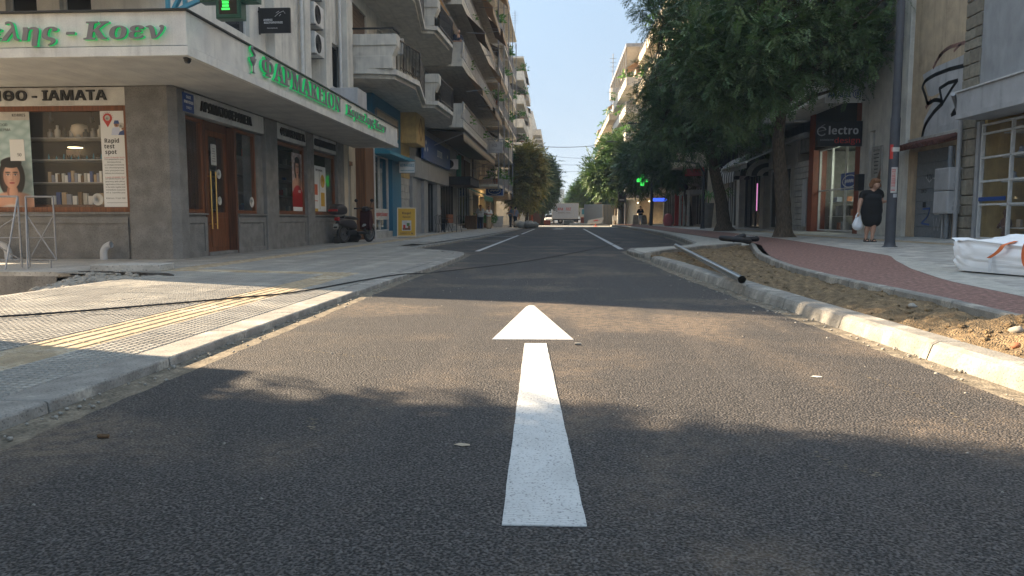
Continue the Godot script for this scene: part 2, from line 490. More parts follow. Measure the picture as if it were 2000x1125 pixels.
	mk("hair_dark", 0.02, 0.016, 0.013, 0.7)
	mk("dress_black", 0.008, 0.008, 0.009, 0.85)
	mk("cloth_white", 0.6, 0.62, 0.66, 0.85)
	mk("cloth_grey", 0.28, 0.3, 0.36, 0.85)
	mk("cloth_blue", 0.06, 0.1, 0.16, 0.85)
	mk("cloth_navy", 0.02, 0.025, 0.045, 0.85)
	mk("cloth_sand", 0.42, 0.31, 0.2, 0.85)
	mk("scooter_body", 0.035, 0.03, 0.035, 0.3)
	mk("scooter_red", 0.05, 0.014, 0.02, 0.25)
	mk("lens_red", 0.45, 0.02, 0.02, 0.15)
	mk("truck_grey", 0.5, 0.56, 0.66, 0.5)
	mk("container_grey", 0.36, 0.38, 0.39, 0.6)
	mk("container_cream", 0.66, 0.56, 0.42, 0.7)
	mk("pink_plastic", 0.6, 0.16, 0.2, 0.5)
	mk("vermilion", 0.6, 0.13, 0.05, 0.6)
	mk("terracotta", 0.3, 0.12, 0.06, 0.85)
	mk("crate_wood", 0.24, 0.15, 0.08, 0.8, {tex = "wood", s = 1.0})
	for a in [["leaf", 0.1, 0.16, 0.068], ["leaf_dry", 0.31, 0.3, 0.14], ["leaf_lime", 0.17, 0.26, 0.035], ["leaf_pot", 0.06, 0.13, 0.035]]:
		var m := mk(a[0], a[1], a[2], a[3], 0.55, {back = Color(a[1] * 1.5, a[2] * 1.6, a[3])})
		m.vertex_color_use_as_albedo = true
	glass("glass", 0.9, 0.95, 0.95, 0.012)
	glass("glass_dark", 0.1, 0.11, 0.12, 0.45)
	glass("bottle", 0.1, 0.3, 0.25, 0.5)

# ---------- text
var fonts := {}
func font(bold: bool, serif: bool) -> Font:
	var k := [bold, serif]
	if not fonts.has(k):
		var f := SystemFont.new()
		f.font_names = PackedStringArray(["Droid Serif" if serif else "Droid Sans"])
		f.font_weight = 700 if bold else 400
		fonts[k] = f
	return fonts[k]
func text(b: MB, s: String, at: Vector3, u: Vector3, cap: float, dep := 0.004, bold := true, serif := false, sx := 1.0, shear := 0.0, width := 0.0, n := Vector3.ZERO) -> MB:
	var t := TextMesh.new()
	t.text = s; t.font = font(bold, serif); t.font_size = 48
	t.pixel_size = cap / (0.714 * 48.0); t.depth = dep; t.curve_step = 0.9
	t.horizontal_alignment = HORIZONTAL_ALIGNMENT_CENTER; t.vertical_alignment = VERTICAL_ALIGNMENT_CENTER
	if width > 0.0:
		var bb := t.get_aabb()
		if bb.size.x > 0.0: sx = width / bb.size.x
	var w := n if n != Vector3.ZERO else u.cross(Vector3.UP)
	b.put(t, Transform3D(Basis(u, w.cross(u), w), at + w * dep * 0.5), shear, sx)
	return b

# ---------- ground, road, kerbs
func lerp_poly(pl: Array, z: float) -> float:   # x of a polyline of (x, z) with falling z
	for i in pl.size() - 1:
		if z <= pl[i][1] and z >= pl[i + 1][1]:
			return lerpf(pl[i][0], pl[i + 1][0], (pl[i][1] - z) / maxf(pl[i][1] - pl[i + 1][1], 1e-6))
	return pl[0][0] if z > pl[0][1] else pl[-1][0]
func ly(x: float) -> float: return 0.044 + 0.056 * clampf((-2.2 - x) / 3.0, 0.0, 1.0)
func gy(x: float) -> float: return 0.1 + 0.025 * (x - 2.2)
func strip(b: MB, left: Array, right: Array, z0: float, z1: float, step: float, y, rag := 0.0):
	var n := int(ceil((z0 - z1) / step))
	var pa := Vector3.ZERO; var pb := Vector3.ZERO
	for i in n + 1:
		var z := lerpf(z0, z1, float(i) / n)
		var xa := lerp_poly(left, z) + rng.randf_range(-rag, rag)
		var xb := lerp_poly(right, z) + rng.randf_range(-rag, rag)
		var a := V(xa, y.call(xa) if y is Callable else y, z)
		var c := V(xb, y.call(xb) if y is Callable else y, z)
		if i > 0: b.quad(pa, pb, c, a)
		pa = a; pb = c
const KL := [[-2.2, 3.0], [-2.2, -9.0], [-2.12, -11.0], [-2.06, -13.0], [-2.05, -15.5], [-2.12, -16.8], [-2.5, -17.8], [-3.1, -18.6], [-3.7, -19.4], [-3.95, -20.5], [-3.75, -24.0], [-3.4, -31.0], [-3.2, -40.0], [-3.1, -50.0], [-3.05, -62.0], [-3.0, -80.0]]
const KR := [[2.45, 3.0], [2.32, -1.5], [2.27, -3.7], [2.2, -4.6], [2.15, -5.8], [2.05, -8.1], [1.98, -9.9], [1.86, -12.9], [1.76, -15.3]]
const KR_BULB := [[1.64, -17.0], [1.62, -18.4], [1.9, -19.1], [2.6, -19.5], [3.5, -20.3], [3.95, -22.0], [4.4, -26.8], [4.95, -34.7], [5.4, -47.5], [5.5, -63.0], [5.5, -80.0]]
const KB := [[3.35, 3.0], [3.3, -1.0], [3.18, -4.0], [3.15, -5.15], [3.2, -6.1], [3.19, -7.1], [3.16, -8.2], [3.2, -9.6], [3.42, -11.7], [3.78, -14.0], [4.3, -16.3], [4.75, -18.2], [5.0, -19.6]]
const KE := [[1.76, -15.3], [2.15, -16.4], [3.0, -17.7], [4.0, -18.9], [5.0, -19.6]]
const RED_L := [[3.5, 3.0], [3.42, -1.0], [3.3, -4.0], [3.3, -7.1], [3.3, -8.2], [3.34, -9.6], [3.56, -11.7], [3.92, -14.0], [4.44, -16.3], [5.0, -18.6], [5.35, -20.9], [5.3, -25.3], [5.5, -34.0], [5.95, -51.8], [6.0, -80.0]]
const RED_R := [[3.95, 3.0], [3.92, -3.0], [4.0, -6.0], [4.26, -8.37], [4.7, -10.15], [5.3, -12.0], [5.75, -13.2], [6.15, -16.9], [6.75, -22.7], [7.33, -31.5], [7.4, -44.0], [7.9, -62.0], [7.9, -80.0]]
const PAV_R := [[4.15, 3.0], [4.15, -3.0], [4.25, -6.3], [4.4, -7.3], [4.85, -8.9], [5.35, -11.1], [5.95, -13.5], [6.3, -17.0], [6.88, -22.7], [7.46, -31.5], [7.52, -44.0], [8.0, -62.0], [8.0, -80.0]]
func offset(pl: Array, d: float) -> Array:
	var r := []
	for i in pl.size():
		var a := Vector2(pl[maxi(i - 1, 0)][0], pl[maxi(i - 1, 0)][1]); var c := Vector2(pl[mini(i + 1, pl.size() - 1)][0], pl[mini(i + 1, pl.size() - 1)][1])
		var t := (c - a).normalized()
		r.append([pl[i][0] + t.y * -d, pl[i][1] + t.x * d])   # positive d: to the right when looking along falling z
	return r
func resample(pl: Array, step: float) -> Array:
	var r := [[pl[0][0], pl[0][1]]]
	var acc := 0.0
	for i in pl.size() - 1:
		var a := Vector2(pl[i][0], pl[i][1]); var c := Vector2(pl[i + 1][0], pl[i + 1][1])
		var l := a.distance_to(c)
		var t := step - acc
		while t <= l:
			var p := a.lerp(c, t / l)
			r.append([p.x, p.y])
			t += step
		acc = l - (t - step)
	return r
func kerb_run(p: Node3D, pl: Array, width: float, y0: float, y1, bv: float, mats: Array, step := 1.0, tilt := 0.0):
	# face along pl, body to the side of sign(width); each stone its own piece
	var rs := resample(pl, step)
	for i in rs.size() - 1:
		var a := V(rs[i][0], 0, rs[i][1]); var c := V(rs[i + 1][0], 0, rs[i + 1][1])
		var d := (c - a).normalized()
		var s := V(-d.z, 0, d.x) * signf(width)
		var w := absf(width)
		var b := MB.new()
		var ja := a + d * rng.randf_range(0.004, 0.009); var jc := c - d * rng.randf_range(0.004, 0.009)
		var pr := []
		var o := rng.randf_range(-0.004, 0.004)
		for q in [ja, ja + d * 0.012, jc - d * 0.012, jc]:
			var e := 0.006 if q == ja or q == jc else 0.0
			var h: float = (y1.call(q.x) if y1 is Callable else y1) + o - e
			pr.append([q + V(0, y0, 0) + s * (-tilt), q + V(0, h - bv, 0) + s * e, q + V(0, h - bv * 0.35, 0) + s * (bv * 0.3 + e), q + V(0, h, 0) + s * (bv + e), q + V(0, h, 0) + s * (w - bv), q + V(0, h - bv, 0) + s * w, q + V(0, y0, 0) + s * w])
		for k in 3:
			for j in 6:
				var q1: Vector3 = pr[k][j]; var q2: Vector3 = pr[k + 1][j]; var q3: Vector3 = pr[k + 1][j + 1]; var q4: Vector3 = pr[k][j + 1]
				if width > 0: b.quad(q1, q4, q3, q2)
				else: b.quad(q1, q2, q3, q4)
		for k in [0, 3]:
			if (k == 0) == (width > 0): 
				for j in range(1, 6): b.tri(pr[k][0], pr[k][j + 1], pr[k][j])
			else:
				for j in range(1, 6): b.tri(pr[k][0], pr[k][j], pr[k][j + 1])
		part("kerb_stone", b, mats[i % mats.size()], p)

func ground():
	var b := MB.new()
	# one sheet to the horizon, with the hole of the pit left out
	for r in [[-600, -12.5, -700, 300], [-5.25, 600, -700, 300], [-12.5, -5.25, -700, -9.7], [-12.5, -5.25, -2.0, 300]]:
		b.quad(V(r[0], -0.05, r[3]), V(r[1], -0.05, r[3]), V(r[1], -0.05, r[2]), V(r[0], -0.05, r[2]))
	setting("ground", b, M.earth_ground)
	b = MB.new()   # the bed of the gutters, under the asphalt and up to the kerbs
	strip(b, offset(KL, -0.2), offset(KR, 0.15), 3.0, -15.3, 0.6, -0.008)
	strip(b, offset(KL, -0.2), offset(KR_BULB, 0.15), -15.3, -80.0, 0.6, -0.008)
	setting("gutter", b, M.gutter)
	b = MB.new()
	var le := [[-1.96, 3.0], [-2.0, -3.0], [-2.02, -9.0], [-1.98, -12.0], [-1.96, -15.0], [-2.02, -16.9], [-2.4, -18.1], [-3.0, -18.9], [-3.55, -19.6], [-3.8, -20.5], [-3.6, -24.0], [-3.25, -31.0], [-3.1, -40.0], [-3.0, -50.0], [-3.0, -80.0]]
	var re := [[2.12, 3.0], [2.07, -3.3], [2.05, -4.25], [1.97, -5.72], [1.87, -7.69], [1.73, -10.27], [1.66, -13.76], [1.56, -16.5], [1.54, -18.6], [1.75, -19.3], [2.4, -19.8], [3.3, -20.6], [3.8, -22.2], [4.25, -27.0], [4.8, -35.0], [5.25, -47.5], [5.35, -63.0], [5.35, -80.0]]
	strip(b, le, re, 3.0, -24.0, 0.07, 0.0, 0.012)
	strip(b, le, re, -24.0, -70.0, 0.5, 0.0, 0.03)
	# cut edge of the asphalt layer
	setting("road", b, M.asphalt)
	b = MB.new()
	b.quad(V(-60, -0.004, -70), V(60, -0.004, -70), V(60, -0.004, -92), V(-60, -0.004, -92))
	setting("cross_street", b, M.white_strip)
	# road markings
	b = MB.new()
	var bar := [[-0.15, -1.925], [0.08, -1.93], [-0.08, -4.86], [-0.225, -4.85]]
	var pts := []
	for i in 41: pts.append([lerpf(bar[0][0], bar[3][0], i / 40.0) + rng.randf_range(-0.0015, 0.0015), lerpf(bar[0][1], bar[3][1], i / 40.0)])
	for i in 41: pts.append([lerpf(bar[2][0], bar[1][0], i / 40.0) + rng.randf_range(-0.0015, 0.0015), lerpf(bar[2][1], bar[1][1], i / 40.0)])
	b.slab(pts, 0.001, 0.0045)
	b.slab([[-0.455, -5.0], [0.105, -5.02], [-0.235, -7.0], [-0.28, -7.02], [-0.305, -6.9]], 0.001, 0.0045)
	var ar := one("road_arrow", b, M.marking, "white straight-ahead arrow painted on the dark asphalt in the foreground", "road marking")
	ar.set_meta("kind", "structure")
	var mm := [[[[-2.14, -18.7], [-2.02, -18.7], [-1.95, -36.5], [-2.07, -36.5]], "white parking line ahead of the left pavement's rounded end"],
		[[[-2.05, -39.5], [-1.93, -39.5], [-1.9, -60], [-2.02, -60]], "white parking line at the far left, beyond the gap"],
		[[[1.62, -20.2], [1.76, -20.2], [2.05, -60], [1.91, -60]], "long white edge line along the right parking bay"],
		[[[-3.5, -27.5], [-2.1, -27.4], [-2.1, -27.28], [-3.5, -27.38]], "thin white bay line across the left parking lane, nearer one"],
		[[[-3.3, -34.5], [-2.05, -34.4], [-2.05, -34.26], [-3.3, -34.36]], "thin white bay line across the left parking lane, farther one"],
		[[[-0.6, -58.0], [0.5, -58.2], [0.2, -62.0], [-0.2, -62.0]], "small white arrow head painted far down the road"]]
	for q in mm:
		b = MB.new()
		b.slab(q[0], 0.001, 0.0045)
		one("road_line", b, M.marking, q[1], "road marking").set_meta("kind", "structure")
	# left pavement: bed, flags, kerb
	b = MB.new()
	var kin := offset(KL, -0.22)
	var poly := []
	for q in kin:
		if q[1] > -24.0: poly.append(q)
	poly.append([lerp_poly(kin, -24.0), -24.0])
	poly.append_array([[-6.9, -24.0], [-6.9, -9.7], [-5.25, -9.7], [-5.25, 3.0]])
	b.slab(poly, -0.04, 0.026)
	var lp := setting("left_pavement", b, M.bed)
	b = MB.new()
	strip(b, [[-6.9, -24.0], [-6.9, -80.0]], kin, -24.0, -80.0, 1.0, func(x): return ly(x))
	part("paving", b, M.paver, lp)
	flags(lp)
	var k := thing("left_kerb", "weathered grey kerb of single stones along the left pavement", "kerb", V(-2.2, 0, 0))
	k.set_meta("kind", "structure")
	kerb_run_world(k, KL, -0.25, -0.03, 0.044, 0.012, [M.kerb_old])
	# right: planter, red lane, pavements
	k = thing("planter_kerb", "pale concrete kerb of single stones between the road and the earth bed", "kerb", V(2.2, 0, -4))
	k.set_meta("kind", "structure")
	kerb_run_world(k, KR, 0.24, -0.03, 0.105, 0.05, [M.kerb], 1.25, 0.02)
	k = thing("planter_back_kerb", "narrow pale kerb between the earth bed and the red cycle lane", "kerb", V(3.2, 0, -8))
	k.set_meta("kind", "structure")
	kerb_run_world(k, KB, -0.1, -0.03, func(x): return gy(x) + 0.06, 0.015, [M.kerb])
	k = thing("planter_end_kerb", "pale kerb closing the far end of the earth bed", "kerb", V(3, 0, -17))
	k.set_meta("kind", "structure")
	kerb_run_world(k, KE, 0.12, -0.03, func(x): return gy(x) + 0.05, 0.015, [M.kerb])
	k = thing("parking_kerb", "grey kerb curving round the right parking bay", "kerb", V(4, 0, -22))
	k.set_meta("kind", "structure")
	kerb_run_world(k, [[1.72, -15.9]] + KR_BULB, 0.2, -0.03, func(x): return 0.09 + 0.02 * maxf(x - 2.0, 0.0), 0.03, [M.kerb])
	b = MB.new()
	strip(b, offset(KR_BULB, 0.1), [[2.2, -16.4], [2.2, -16.5], [3.0, -17.7], [4.0, -18.9], [5.0, -19.3], [5.35, -20.9], [5.3, -25.3], [5.5, -34.0], [5.95, -51.8], [6.0, -80.0]], -16.4, -80.0, 0.4, func(x): return 0.085 + 0.025 * maxf(x - 2.2, 0.0))
	setting("kerbside_paving", b, M.white_strip)
	b = MB.new()
	strip(b, RED_L, RED_R, 3.0, -80.0, 0.4, func(x): return gy(x) + 0.0)
	setting("cycle_lane", b, M.red)
	b = MB.new()
	strip(b, RED_R, PAV_R, 3.0, -80.0, 0.4, func(x): return gy(x) + 0.002)
	setting("white_border_strip", b, M.white_strip)
	b = MB.new()
	strip(b, PAV_R, [[14.0, 3.0], [14.0, -80.0]], 3.0, -80.0, 0.4, func(x): return gy(x) - 0.002)
	setting("right_pavement", b, M.paver)
	b = MB.new()
	strip(b, [[8.7, 3.0], [8.6, -14.0], [8.3, -20.0], [8.2, -26.0], [8.7, -34.0], [9.3, -50.0], [9.4, -80]], [[9.0, 3.0], [9.0, -14.0], [8.8, -20.0], [8.7, -26.0], [9.2, -34.0], [9.8, -50.0], [9.9, -80]], 3.0, -80.0, 1.0, func(x): return gy(x) + 0.004)
	setting("guide_strip", b, M.tactile)
	for q in [[6.0, -24.6], [6.55, -25.6]]:
		b = MB.new()
		b.slab([[q[0] - 0.25, q[1]], [q[0] + 0.25, q[1] - 0.1], [q[0] + 0.2, q[1] - 1.6], [q[0] - 0.2, q[1] - 1.5]], gy(q[0]) + 0.001, gy(q[0]) + 0.018)
		one("lane_symbol", b, M.marking, "white symbol painted on the red cycle lane, " + ("nearer the road" if q[0] < 6.2 else "nearer the shops"), "road marking").set_meta("kind", "structure")
	soil_bed()
	pit()
	chalk_marks()

func kerb_run_world(k: Node3D, pl: Array, w: float, y0: float, y1, bv: float, mats: Array, step := 1.0, tilt := 0.0):
	var h := Node3D.new()
	add_child(h)
	kerb_run(h, pl, w, y0, y1, bv, mats, step, tilt)
	var list := h.get_children()
	for c in list:
		h.remove_child(c)
		var i := k.get_child_count()
		c.name = "kerb_stone" if i == 0 else "kerb_stone_%03d" % i
		k.add_child(c)
		c.position = -k.position
	remove_child(h)
	h.free()

func flag_mesh(ribs: bool) -> ArrayMesh:   # 40 cm flag: base and raised studs, or tactile ribs
	var b := MB.new()
	b.box(V(0, -0.0065, 0) if ribs else V(0, -0.008, 0), V(0.394, 0.013 if ribs else 0.01, 0.394))
	var stud := func(x0, x1, z0, z1, y0, y1, c):
		var a := V(x0, y0, z1); var d := V(x1, y0, z1); var e := V(x1, y0, z0); var f := V(x0, y0, z0)
		var a1 := V(x0 + c, y1, z1 - c); var d1 := V(x1 - c, y1, z1 - c); var e1 := V(x1 - c, y1, z0 + c); var f1 := V(x0 + c, y1, z0 + c)
		b.quad(a1, d1, e1, f1); b.quad(a, d, d1, a1); b.quad(d, e, e1, d1); b.quad(e, f, f1, e1); b.quad(f, a, a1, f1)
	if ribs:
		for i in 4: stud.call(-0.175 + i * 0.1, -0.125 + i * 0.1, -0.197, 0.197, 0.0, 0.006, 0.008)
	else:
		for i in 8:
			for j in 8: stud.call(-0.197 + i * 0.04925 + 0.0045, -0.197 + i * 0.04925 + 0.04475, -0.197 + j * 0.04925 + 0.0045, -0.197 + j * 0.04925 + 0.04475, -0.003, 0.005, 0.0035)
	return b.mesh()

func flags(lp: Node3D):
	var fm := flag_mesh(false)
	var tm := flag_mesh(true)
	var far := []
	var guide := thing("tactile_strip", "yellow ribbed tactile guide strip zigzagging along the left pavement", "guide strip", V(-3.05, 0.095, -6))
	guide.set_meta("kind", "structure")
	var strip_at := func(x: float, z: float):
		if absf(x + 3.05) < 0.21 and z > -10.4: return 1
		if absf(z + 10.2) < 0.21 and x < -2.84 and x > -5.66: return 2
		if absf(x + 5.45) < 0.21 and z < -10.4: return 1
		return 0
	var kin := offset(KL, -0.25)
	for j in range(-4, 60):
		for i in 11:
			var x := -2.65 - 0.4 * i
			var z := -0.2 - 0.4 * j
			if z < -24.0: continue
			if x < -5.25 and z > -9.75: continue
			if x < -6.65 and z > -12.9: continue
			if x + 0.2 > lerp_poly(kin, z) + 0.06: continue
			var s: int = strip_at.call(x, z)
			var y := ly(x) - 0.005 + rng.randf_range(-0.0015, 0.0015)
			var bs := Basis(Vector3.BACK, -0.0187 if x > -5.2 else 0.0) * Basis(Vector3.UP, rng.randf_range(-0.004, 0.004))
			if s > 0:
				if s == 2: bs = bs * Basis(Vector3.UP, PI / 2)
				var o := part("tactile_flag", tm, M.tactile, guide)
				o.transform = Transform3D(bs, V(x, y, z) - guide.position)
				continue
			bs = bs * Basis(Vector3.RIGHT, rng.randf_range(-0.003, 0.003))
			if z > -9.4 and z < -1.0:
				var o := part("paving_flag", fm, M["flag%d" % rng.randi_range(0, 2)], lp)
				o.transform = Transform3D(bs, V(x, y, z))
			else: far.append(Transform3D(bs, V(x, y, z)))
	for z in range(0, 30):
		var o := part("tactile_flag", tm, M.tactile, guide)
		o.position = V(-5.5 - z * 0.04, 0.104, -24.3 - z * 1.6) - guide.position
		o.scale.z = 4.0
	var mm := MultiMesh.new()
	mm.transform_format = MultiMesh.TRANSFORM_3D
	mm.mesh = fm; mm.instance_count = far.size()
	for i in far.size(): mm.set_instance_transform(i, far[i])
	var mi := MultiMeshInstance3D.new()
	mi.multimesh = mm; mi.material_override = M.flag1; mi.name = "paving_flags"
	mi.set_meta("kind", "stuff")
	lp.add_child(mi)
	# smooth cement band between the kerb and the flags, with a toothed inner edge
	var b := MB.new()
	strip(b, offset(KL, -0.47), offset(KL, -0.245), -9.0, -16.5, 0.4, 0.0455)
	part("cement_band", b, M.kerb_old, lp)

func soil_h(x: float, z: float, f: FastNoiseLite) -> float:
	var a := lerp_poly(KR, z) + 0.24 if z > -15.3 else lerp_poly([[1.76, -15.3], [2.15, -16.4], [3.0, -17.7], [4.0, -18.9], [5.0, -19.6]], z)
	var c := lerp_poly(KB, z)
	var t := clampf((x - a) / maxf(c - a, 0.1), 0.0, 1.0)
	var h := 0.055 + 0.03 * t + 0.07 * sin(t * PI) * (0.6 + f.get_noise_2d(x * 30, z * 30))
	h += 0.1 * smoothstep(0.45, 0.95, t) * smoothstep(-8.5, -5.0, z) * (0.5 + f.get_noise_2d(x * 60 + 50, z * 60))
	h += 0.045 * f.get_noise_2d(x * 150, z * 150) + 0.02 * f.get_noise_2d(x * 420, z * 420)
	return h
func soil_bed():
	var f := FastNoiseLite.new()
	f.seed = 4; f.frequency = 0.02
	var pts := []
	var n := 330; var m := 26
	for i in n + 1:
		var z := lerpf(2.0, -19.4, float(i) / n)
		var a := lerp_poly(KR, z) + 0.2 if z > -15.3 else lerp_poly(KE, z) + 0.03
		var c := lerp_poly(KB, z) - 0.02
		if c < a: c = a + 0.02
		var row := []
		for j in m + 1:
			var x := lerpf(a, c, float(j) / m)
			var e := 0.0 if j == 0 or j == m else 1.0
			row.append(V(x, soil_h(x, z, f) * (0.7 + 0.3 * e), z))
		pts.append(row)
	var b := MB.new()
	for i in n:
		for j in m:
			b.quad(pts[i][j], pts[i][j + 1], pts[i + 1][j + 1], pts[i + 1][j])
	setting("soil_bed", b, M.soil)
	# clods and stones
	var mats := [M.soil, M.rubble, M.soil]
	var list := []
	for i in 420:
		var z := -2.0 - 16.0 * pow(rng.randf(), 1.5)
		var a := lerp_poly(KR, z) + 0.26 if z > -15.3 else lerp_poly(KE, z) + 0.1
		var x := lerpf(a, lerp_poly(KB, z) - 0.05, pow(rng.randf(), 0.7))
		list.append([V(x, soil_h(x, z, f), z), rng.randf_range(0.006, 0.03)])
	b = MB.new()
	for q in list: pebble(b, q[0], q[1])
	var o := setting("soil_clods", b, M.soil)
	o.set_meta("kind", "stuff"); o.set_meta("label", "brown clods and crumbs lying on the earth bed")
	for q in [[2.95, -4.9, 0.04, "large tan clod on the earth bed against the back kerb"], [2.62, -4.35, 0.026, "reddish stone half sunk in the near earth bed"], [2.8, -6.0, 0.03, "pale flat stone in the sunlit part of the earth bed"]]:
		b = MB.new()
		pebble(b, Vector3.ZERO, q[2], 7)
		one("stone", b, M.terracotta if q[3].begins_with("red") else M.rubble, q[3], "stone", "", V(q[0], soil_h(q[0], q[1], f) + q[2] * 0.2, q[1]))
	# grit in the gutters and on the road
	b = MB.new()
	for i in 500:
		var z := -1.6 - 14.0 * pow(rng.randf(), 1.6)
		var right := rng.randf() < 0.55
		var x := (lerp_poly(KR, z) - absf(rng.randfn(0.0, 0.14)) - 0.02) if right else (lerp_poly(KL, z) + absf(rng.randfn(0.0, 0.1)) + 0.01)
		pebble(b, V(x, 0.0, z), rng.randf_range(0.003, 0.012))
	for i in 90: pebble(b, V(rng.randf_range(-1.9, 1.9), 0.002, -1.7 - 9 * rng.randf()), rng.randf_range(0.002, 0.006))
	o = setting("gutter_grit", b, M.rubble)
	o.set_meta("kind", "stuff"); o.set_meta("label", "pale grit scattered in the gutters")
	var lit := [[-1.72, -2.63, M.crate_wood, "brown stub of a twig on the asphalt by the left gutter"], [-0.35, -2.62, M.awning_cream, "dry leaf on the asphalt left of the arrow"], [1.93, -2.83, M.yellow, "yellow leaf on the asphalt at the right edge"], [1.35, -3.9, M.paper, "white scrap of paper on the sunlit asphalt"], [0.13, -4.82, M.rubble, "pebble just right of the arrow's gap"]]
	for q in lit:
		b = MB.new()
		if q[3].contains("leaf") or q[3].contains("paper"):
			b.prism([Vector2(-0.03, 0), Vector2(-0.01, 0.012), Vector2(0.028, 0.004), Vector2(0.03, -0.006), Vector2(0.0, -0.012)], Transform3D(Basis(Vector3.RIGHT, -1.4), V(0, 0.004, 0)), 0.0015)
		else: b.tube([V(-0.022, 0.008, 0), V(0, 0.009, 0.003), V(0.02, 0.008, 0)], [0.008, 0.009, 0.007], 7)
		one("litter", b, q[2], q[3], "litter", "", V(q[0], 0.001, q[1]))
func pebble(b: MB, at: Vector3, r: float, seg := 5):
	var rs := []
	for i in 4:
		var ring := []
		var t := [-0.5, 0.0, 0.5, 0.85][i] as float
		var q := [0.6, 1.0, 0.8, 0.35][i] as float
		for j in seg:
			var a := -TAU * j / seg
			ring.append(at + V(cos(a) * q * r * rng.randf_range(0.75, 1.25) * 1.2, t * r * rng.randf_range(0.8, 1.1), sin(a) * q * r * rng.randf_range(0.75, 1.25)))
		rs.append(ring)
	b.rings(rs, false, true)

func pit():
	var b := MB.new()
	b.slab([[-12.5, -9.7], [-12.5, -9.95], [-5.25, -9.95], [-5.25, -9.7]], -1.6, 0.06)
	b.slab([[-5.25, -2.0], [-5.25, -9.7], [-5.45, -9.7], [-5.45, -2.0]], -1.6, 0.08)
	b.slab([[-12.5, -2.0], [-12.5, -9.7], [-12.7, -9.7], [-12.7, -2.0]], -1.6, 0.0)
	b.slab([[-12.5, -1.8], [-12.5, -2.0], [-5.25, -2.0], [-5.25, -1.8]], -1.6, 0.0)
	b.slab([[-12.5, -2.0], [-12.5, -9.7], [-5.45, -9.7], [-5.45, -2.0]], -1.6, -1.5)
	var o := setting("excavation_wall", b, M.conc_grey)
	b = MB.new()
	var pp := [[-14.0, -9.68], [-6.7, -9.7], [-6.62, -10.5], [-6.72, -12.9], [-14.0, -12.9]]
	b.slab(pp, 0.04, 0.1)
	setting("stone_landing", b, M.marble)
	b = MB.new()   # rubble slope in the corner of the pit
	var f := FastNoiseLite.new(); f.frequency = 0.9; f.seed = 9
	var n := 26
	var grid := []
	for i in n + 1:
		var row := []
		for j in n + 1:
			var x := lerpf(-6.75, -5.44, float(i) / n); var z := lerpf(-9.69, -7.6, float(j) / n)
			row.append(V(x, 0.07 - 0.34 * pow(float(j) / n, 1.6) - 0.5 * pow(maxf(0.0, 0.3 - float(i) / n), 1.1) + 0.05 * f.get_noise_2d(x * 5, z * 5), z))
		grid.append(row)
	for i in n:
		for j in n: b.quad(grid[i][j + 1], grid[i + 1][j + 1], grid[i + 1][j], grid[i][j])
	for i in 260:
		var u := rng.randf(); var w := pow(rng.randf(), 1.4)
		var q: Vector3 = grid[int(u * n)][int(w * n)]
		pebble(b, q + V(rng.randf_range(-0.03, 0.03), 0.0, rng.randf_range(-0.03, 0.03)), rng.randf_range(0.012, 0.05))
	o = setting("rubble", b, M.rubble)
	o.set_meta("kind", "stuff"); o.set_meta("label", "heap of pale broken rubble at the corner of the pit")
	b = MB.new()
	b.slab([[-6.6, -9.72], [-6.5, -9.86], [-5.2, -9.5], [-4.95, -9.18], [-5.1, -9.2], [-5.5, -9.5]], 0.085, 0.108)
	one("bitumen_sheet", b, M.black, "black bitumen sheet lying along the edge of the rubble", "sheet")
	b = MB.new()
	b.box(V(0, 0.045, 0), V(0.95, 0.09, 0.5), 0.006, Basis(Vector3.UP, 0.12))
	one("stone_block", b, M.marble, "flat white stone block lying between rubble and pharmacy front", "stone block", "", V(-6.05, 0.1, -10.12))
	# black hose across pavement and road
	var cp := [V(-5.2, 0.115, -4.55), V(-4.2, 0.096, -5.25), V(-3.52, 0.081, -6.17), V(-3.1, 0.073, -6.85), V(-2.75, 0.066, -7.5), V(-2.45, 0.058, -9.2), V(-2.2, 0.054, -10.2), V(-1.95, 0.02, -10.9), V(-1.7, 0.012, -11.6), V(-0.6, 0.012, -14.3), V(0.78, 0.012, -19.5), V(1.9, 0.012, -24.5), V(2.6, 0.012, -30.0)]
	var cu := Curve3D.new()
	for i in cp.size():
		var d: Vector3 = (cp[mini(i + 1, cp.size() - 1)] - cp[maxi(i - 1, 0)]) * 0.17
		cu.add_point(cp[i], -d, d)
	var pts := []
	var len := cu.get_baked_length()
	for i in 121: pts.append(cu.sample_baked(len * i / 120.0))
	b = MB.new()
	var rr := []
	for p in pts: rr.append(0.0085 if p.x < -2.0 else 0.0055)
	b.tube(pts, rr, 7)
	one("cable", b, M.rubber, "thin black cable lying across the pavement and the road", "cable")

